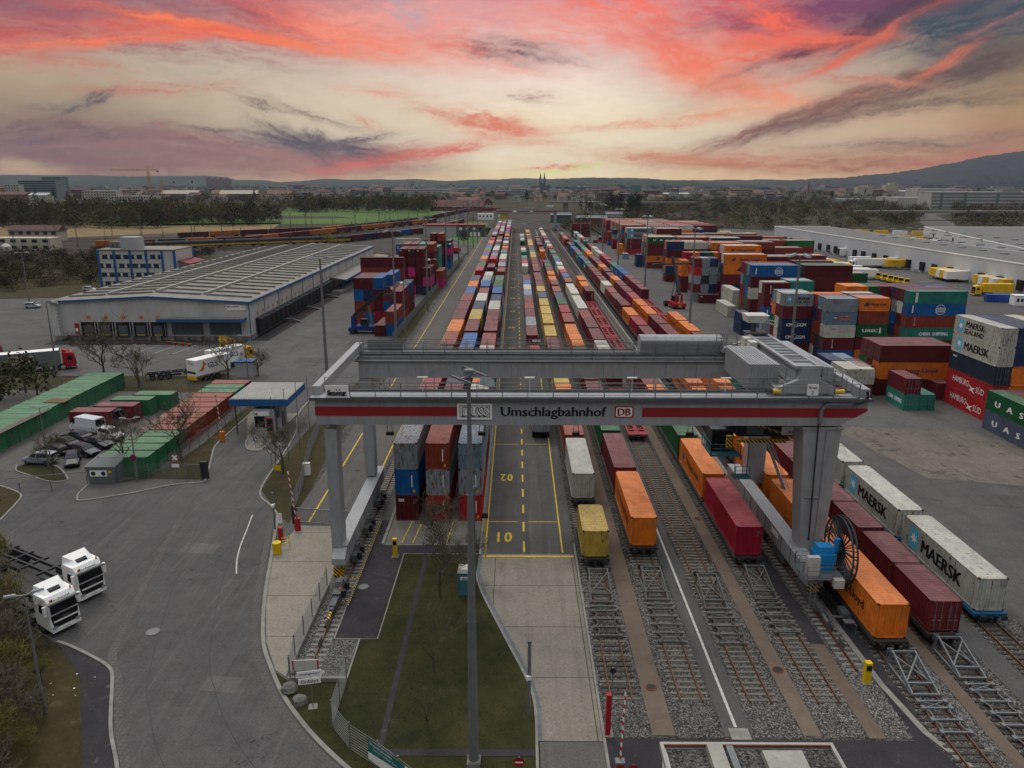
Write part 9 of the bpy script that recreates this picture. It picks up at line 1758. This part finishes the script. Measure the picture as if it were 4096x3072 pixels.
for i in range(5): r = root('silo_dome', (-288+i*5.6, 402, 0), 0, 'white rounded tank, %s from the left before the yard office' % ORD[i], 'tank', 'white rounded tanks'); part('shell', MB().cyl((0, 0, 0), (0, 0, 2.6), 2.4, 2.3, 14).cyl((0, 0, 2.6), (0, 0, 4.0), 2.3, .7, 14), M['offwhite'], r)
for i, (x, y, w, l) in enumerate([(62, 640, 24, 'dark brick shed with blue gate near the far gantry'), (40, 700, 18, 'low grey shed left of the brick one'), (90, 720, 14, 'small white topped cabin in the brush')]): bld('shed', x-w/2, x+w/2, y, 12, 7, ['brick', 'galv_dk', 'offwhite'][i], l, roof='galv_dk', rh=2)
# houses
rg = random.Random(12); HM = {}
cols = [('farwhite', 'redroof', 'white house with brown tiled roof'), ('plaster', 'farred', 'cream house with red roof'), ('farwhite', 'farred', 'white house with red roof'), ('plaster', 'redroof', 'cream house with brown roof'), ('farred', 'redroof', 'reddish house with brown roof'), ('farwhite', 'stone', 'white house with slate roof')]
n = 0
while n < 280:
    y = 1480+rg.random()**1.6*3200; x = rg.uniform(-.68, .7)*y
    if -560 < x < -60 and y < 1500 or abs(x-140) < 60 and y > 3800: continue
    k = rg.randrange(6); big = rg.random() < .25; w, d, h, rh = (rg.choice((16, 22, 30)), 12, 9, 4) if big else (11, 10, 6.5, 4); s = 1+max(0, (y-2200)/3500); key = (k, w)
    if key not in HM:
        a, b, l = cols[k]; HM[key] = (MB().box(-w/2, 0, 0, w/2, d, h).mesh('wall', M[a]), MB().prism([(-.5, h), (d+.5, h), (d/2, h+rh)], -w/2-.5, w/2+.5, 'x').mesh('roof', M[b]))
        mm = MB(); [mm.box(-w/2+1.5+q*3.2, -.1, z, -w/2+2.8+q*3.2, -.02, z+1.4) for q in range(int((w-2)/3.2)) for z in (1.6, 4.4)]; HM[key] += (mm.mesh('windows', M['glassb']),)
    r = root('town_house', (x, y, 0), rg.uniform(-.6, .6), cols[k][2]+' among the far town trees', 'house', 'houses of the town'); r.scale = (s*1.15, s, s*1.2)
    for nm, me in zip(('wall', 'roof', 'windows'), HM[key]): ob(nm, me, r)
    n += 1
for i in range(70):
    y = rg.uniform(1750, 3900); x = rg.uniform(-.66, .66)*y
    if abs(x-140) < 90 and y > 3000: continue
    w = rg.uniform(22, 70)*(y/2500); h = rg.choice((11, 14, 17))*(1+max(0, y-2500)/5000); c_ = rg.choice(('farwhite', 'farwhite', 'plaster', 'fargrey', 'farred'))
    bld('town_block', x, x+w, y, 16, h, c_, {'farwhite': 'white', 'plaster': 'cream', 'fargrey': 'grey', 'farred': 'reddish'}[c_]+' long block with dark window bands among the far town trees', floors=4, bays=1, band=True, grp='long blocks of the town', roof=('redroof' if i % 3 == 0 else None), rh=(5 if i % 3 == 0 else 0))
# ---------------------------------------------------------------- hills
def hill(name, prof, y, depth, m, jag=0, seed=0, base=0):
    g = np.random.default_rng(seed); xs = np.arange(prof[0][0], prof[-1][0], 16 if jag else 45); zs = np.interp(xs, [p[0] for p in prof], [p[1] for p in prof])
    nz = np.interp(xs, np.arange(xs[0], xs[-1]+200, 160), g.normal(0, 6, len(np.arange(xs[0], xs[-1]+200, 160)))); zs = zs+nz
    rows_ = []; K = 12
    for k in range(K):
        f = k/(K-1); z = zs*math.sin(f*PI/2)*(1 if k else 0); z = z+(g.uniform(0, jag, len(xs)) if (jag and k) else g.normal(0, .8, len(xs))); rows_.append(np.stack([xs, np.full(len(xs), y+depth*f**1.5)+g.normal(0, 14, len(xs)), z+base], 1))
    rows_.append(np.stack([xs, np.full(len(xs), y+depth*1.6), np.zeros(len(xs))], 1)); V = np.concatenate(rows_); n = len(xs); i = np.arange(n-1); F = np.concatenate([np.stack([i+n*k, i+1+n*k, i+1+n*(k+1), i+n*(k+1)], 1) for k in range(K)])
    return ob(name, npmesh(name, V, F, m), kind='structure')
HMAT = gmat('forested_hill', '1d2a22', '36402e', .0022, .02, .09, .5, rough=1)
HM2 = gmat('forested_ridge', '25221d', '352c24', .003, .03, .12, .5, rough=1)
hill('hills', [(-6600, 90), (-4570, 97), (-3646, 86), (-3440, 91), (-3030, 85), (-2520, 58), (-2300, 28), (-1891, 49), (-1583, 63), (-1276, 48), (-968, 62), (-558, 52), (-34, 76), (477, 72), (742, 82), (988, 80), (1294, 65), (1500, 48), (1900, 58), (2225, 60), (2800, 62), (4200, 55), (7200, 60)], 6400, 1400, HMAT, 5, 1)
hill('hills', [(80, 20), (500, 54), (900, 62), (1150, 50), (1500, 28), (1900, 10)], 5000, 500, HMAT, 5, 4)
hill('hills', [(1500, 4), (2300, 40), (2500, 57), (2856, 72), (3239, 106), (3538, 150), (3835, 198), (4129, 261), (4436, 304), (5200, 380), (6200, 400)], 6250, 800, HM2, 10, 2)
hill('hills', [(-6000, 30), (-3500, 40), (-2200, 22), (-1300, 10), (0, 4)], 5300, 600, HMAT, 5, 3)
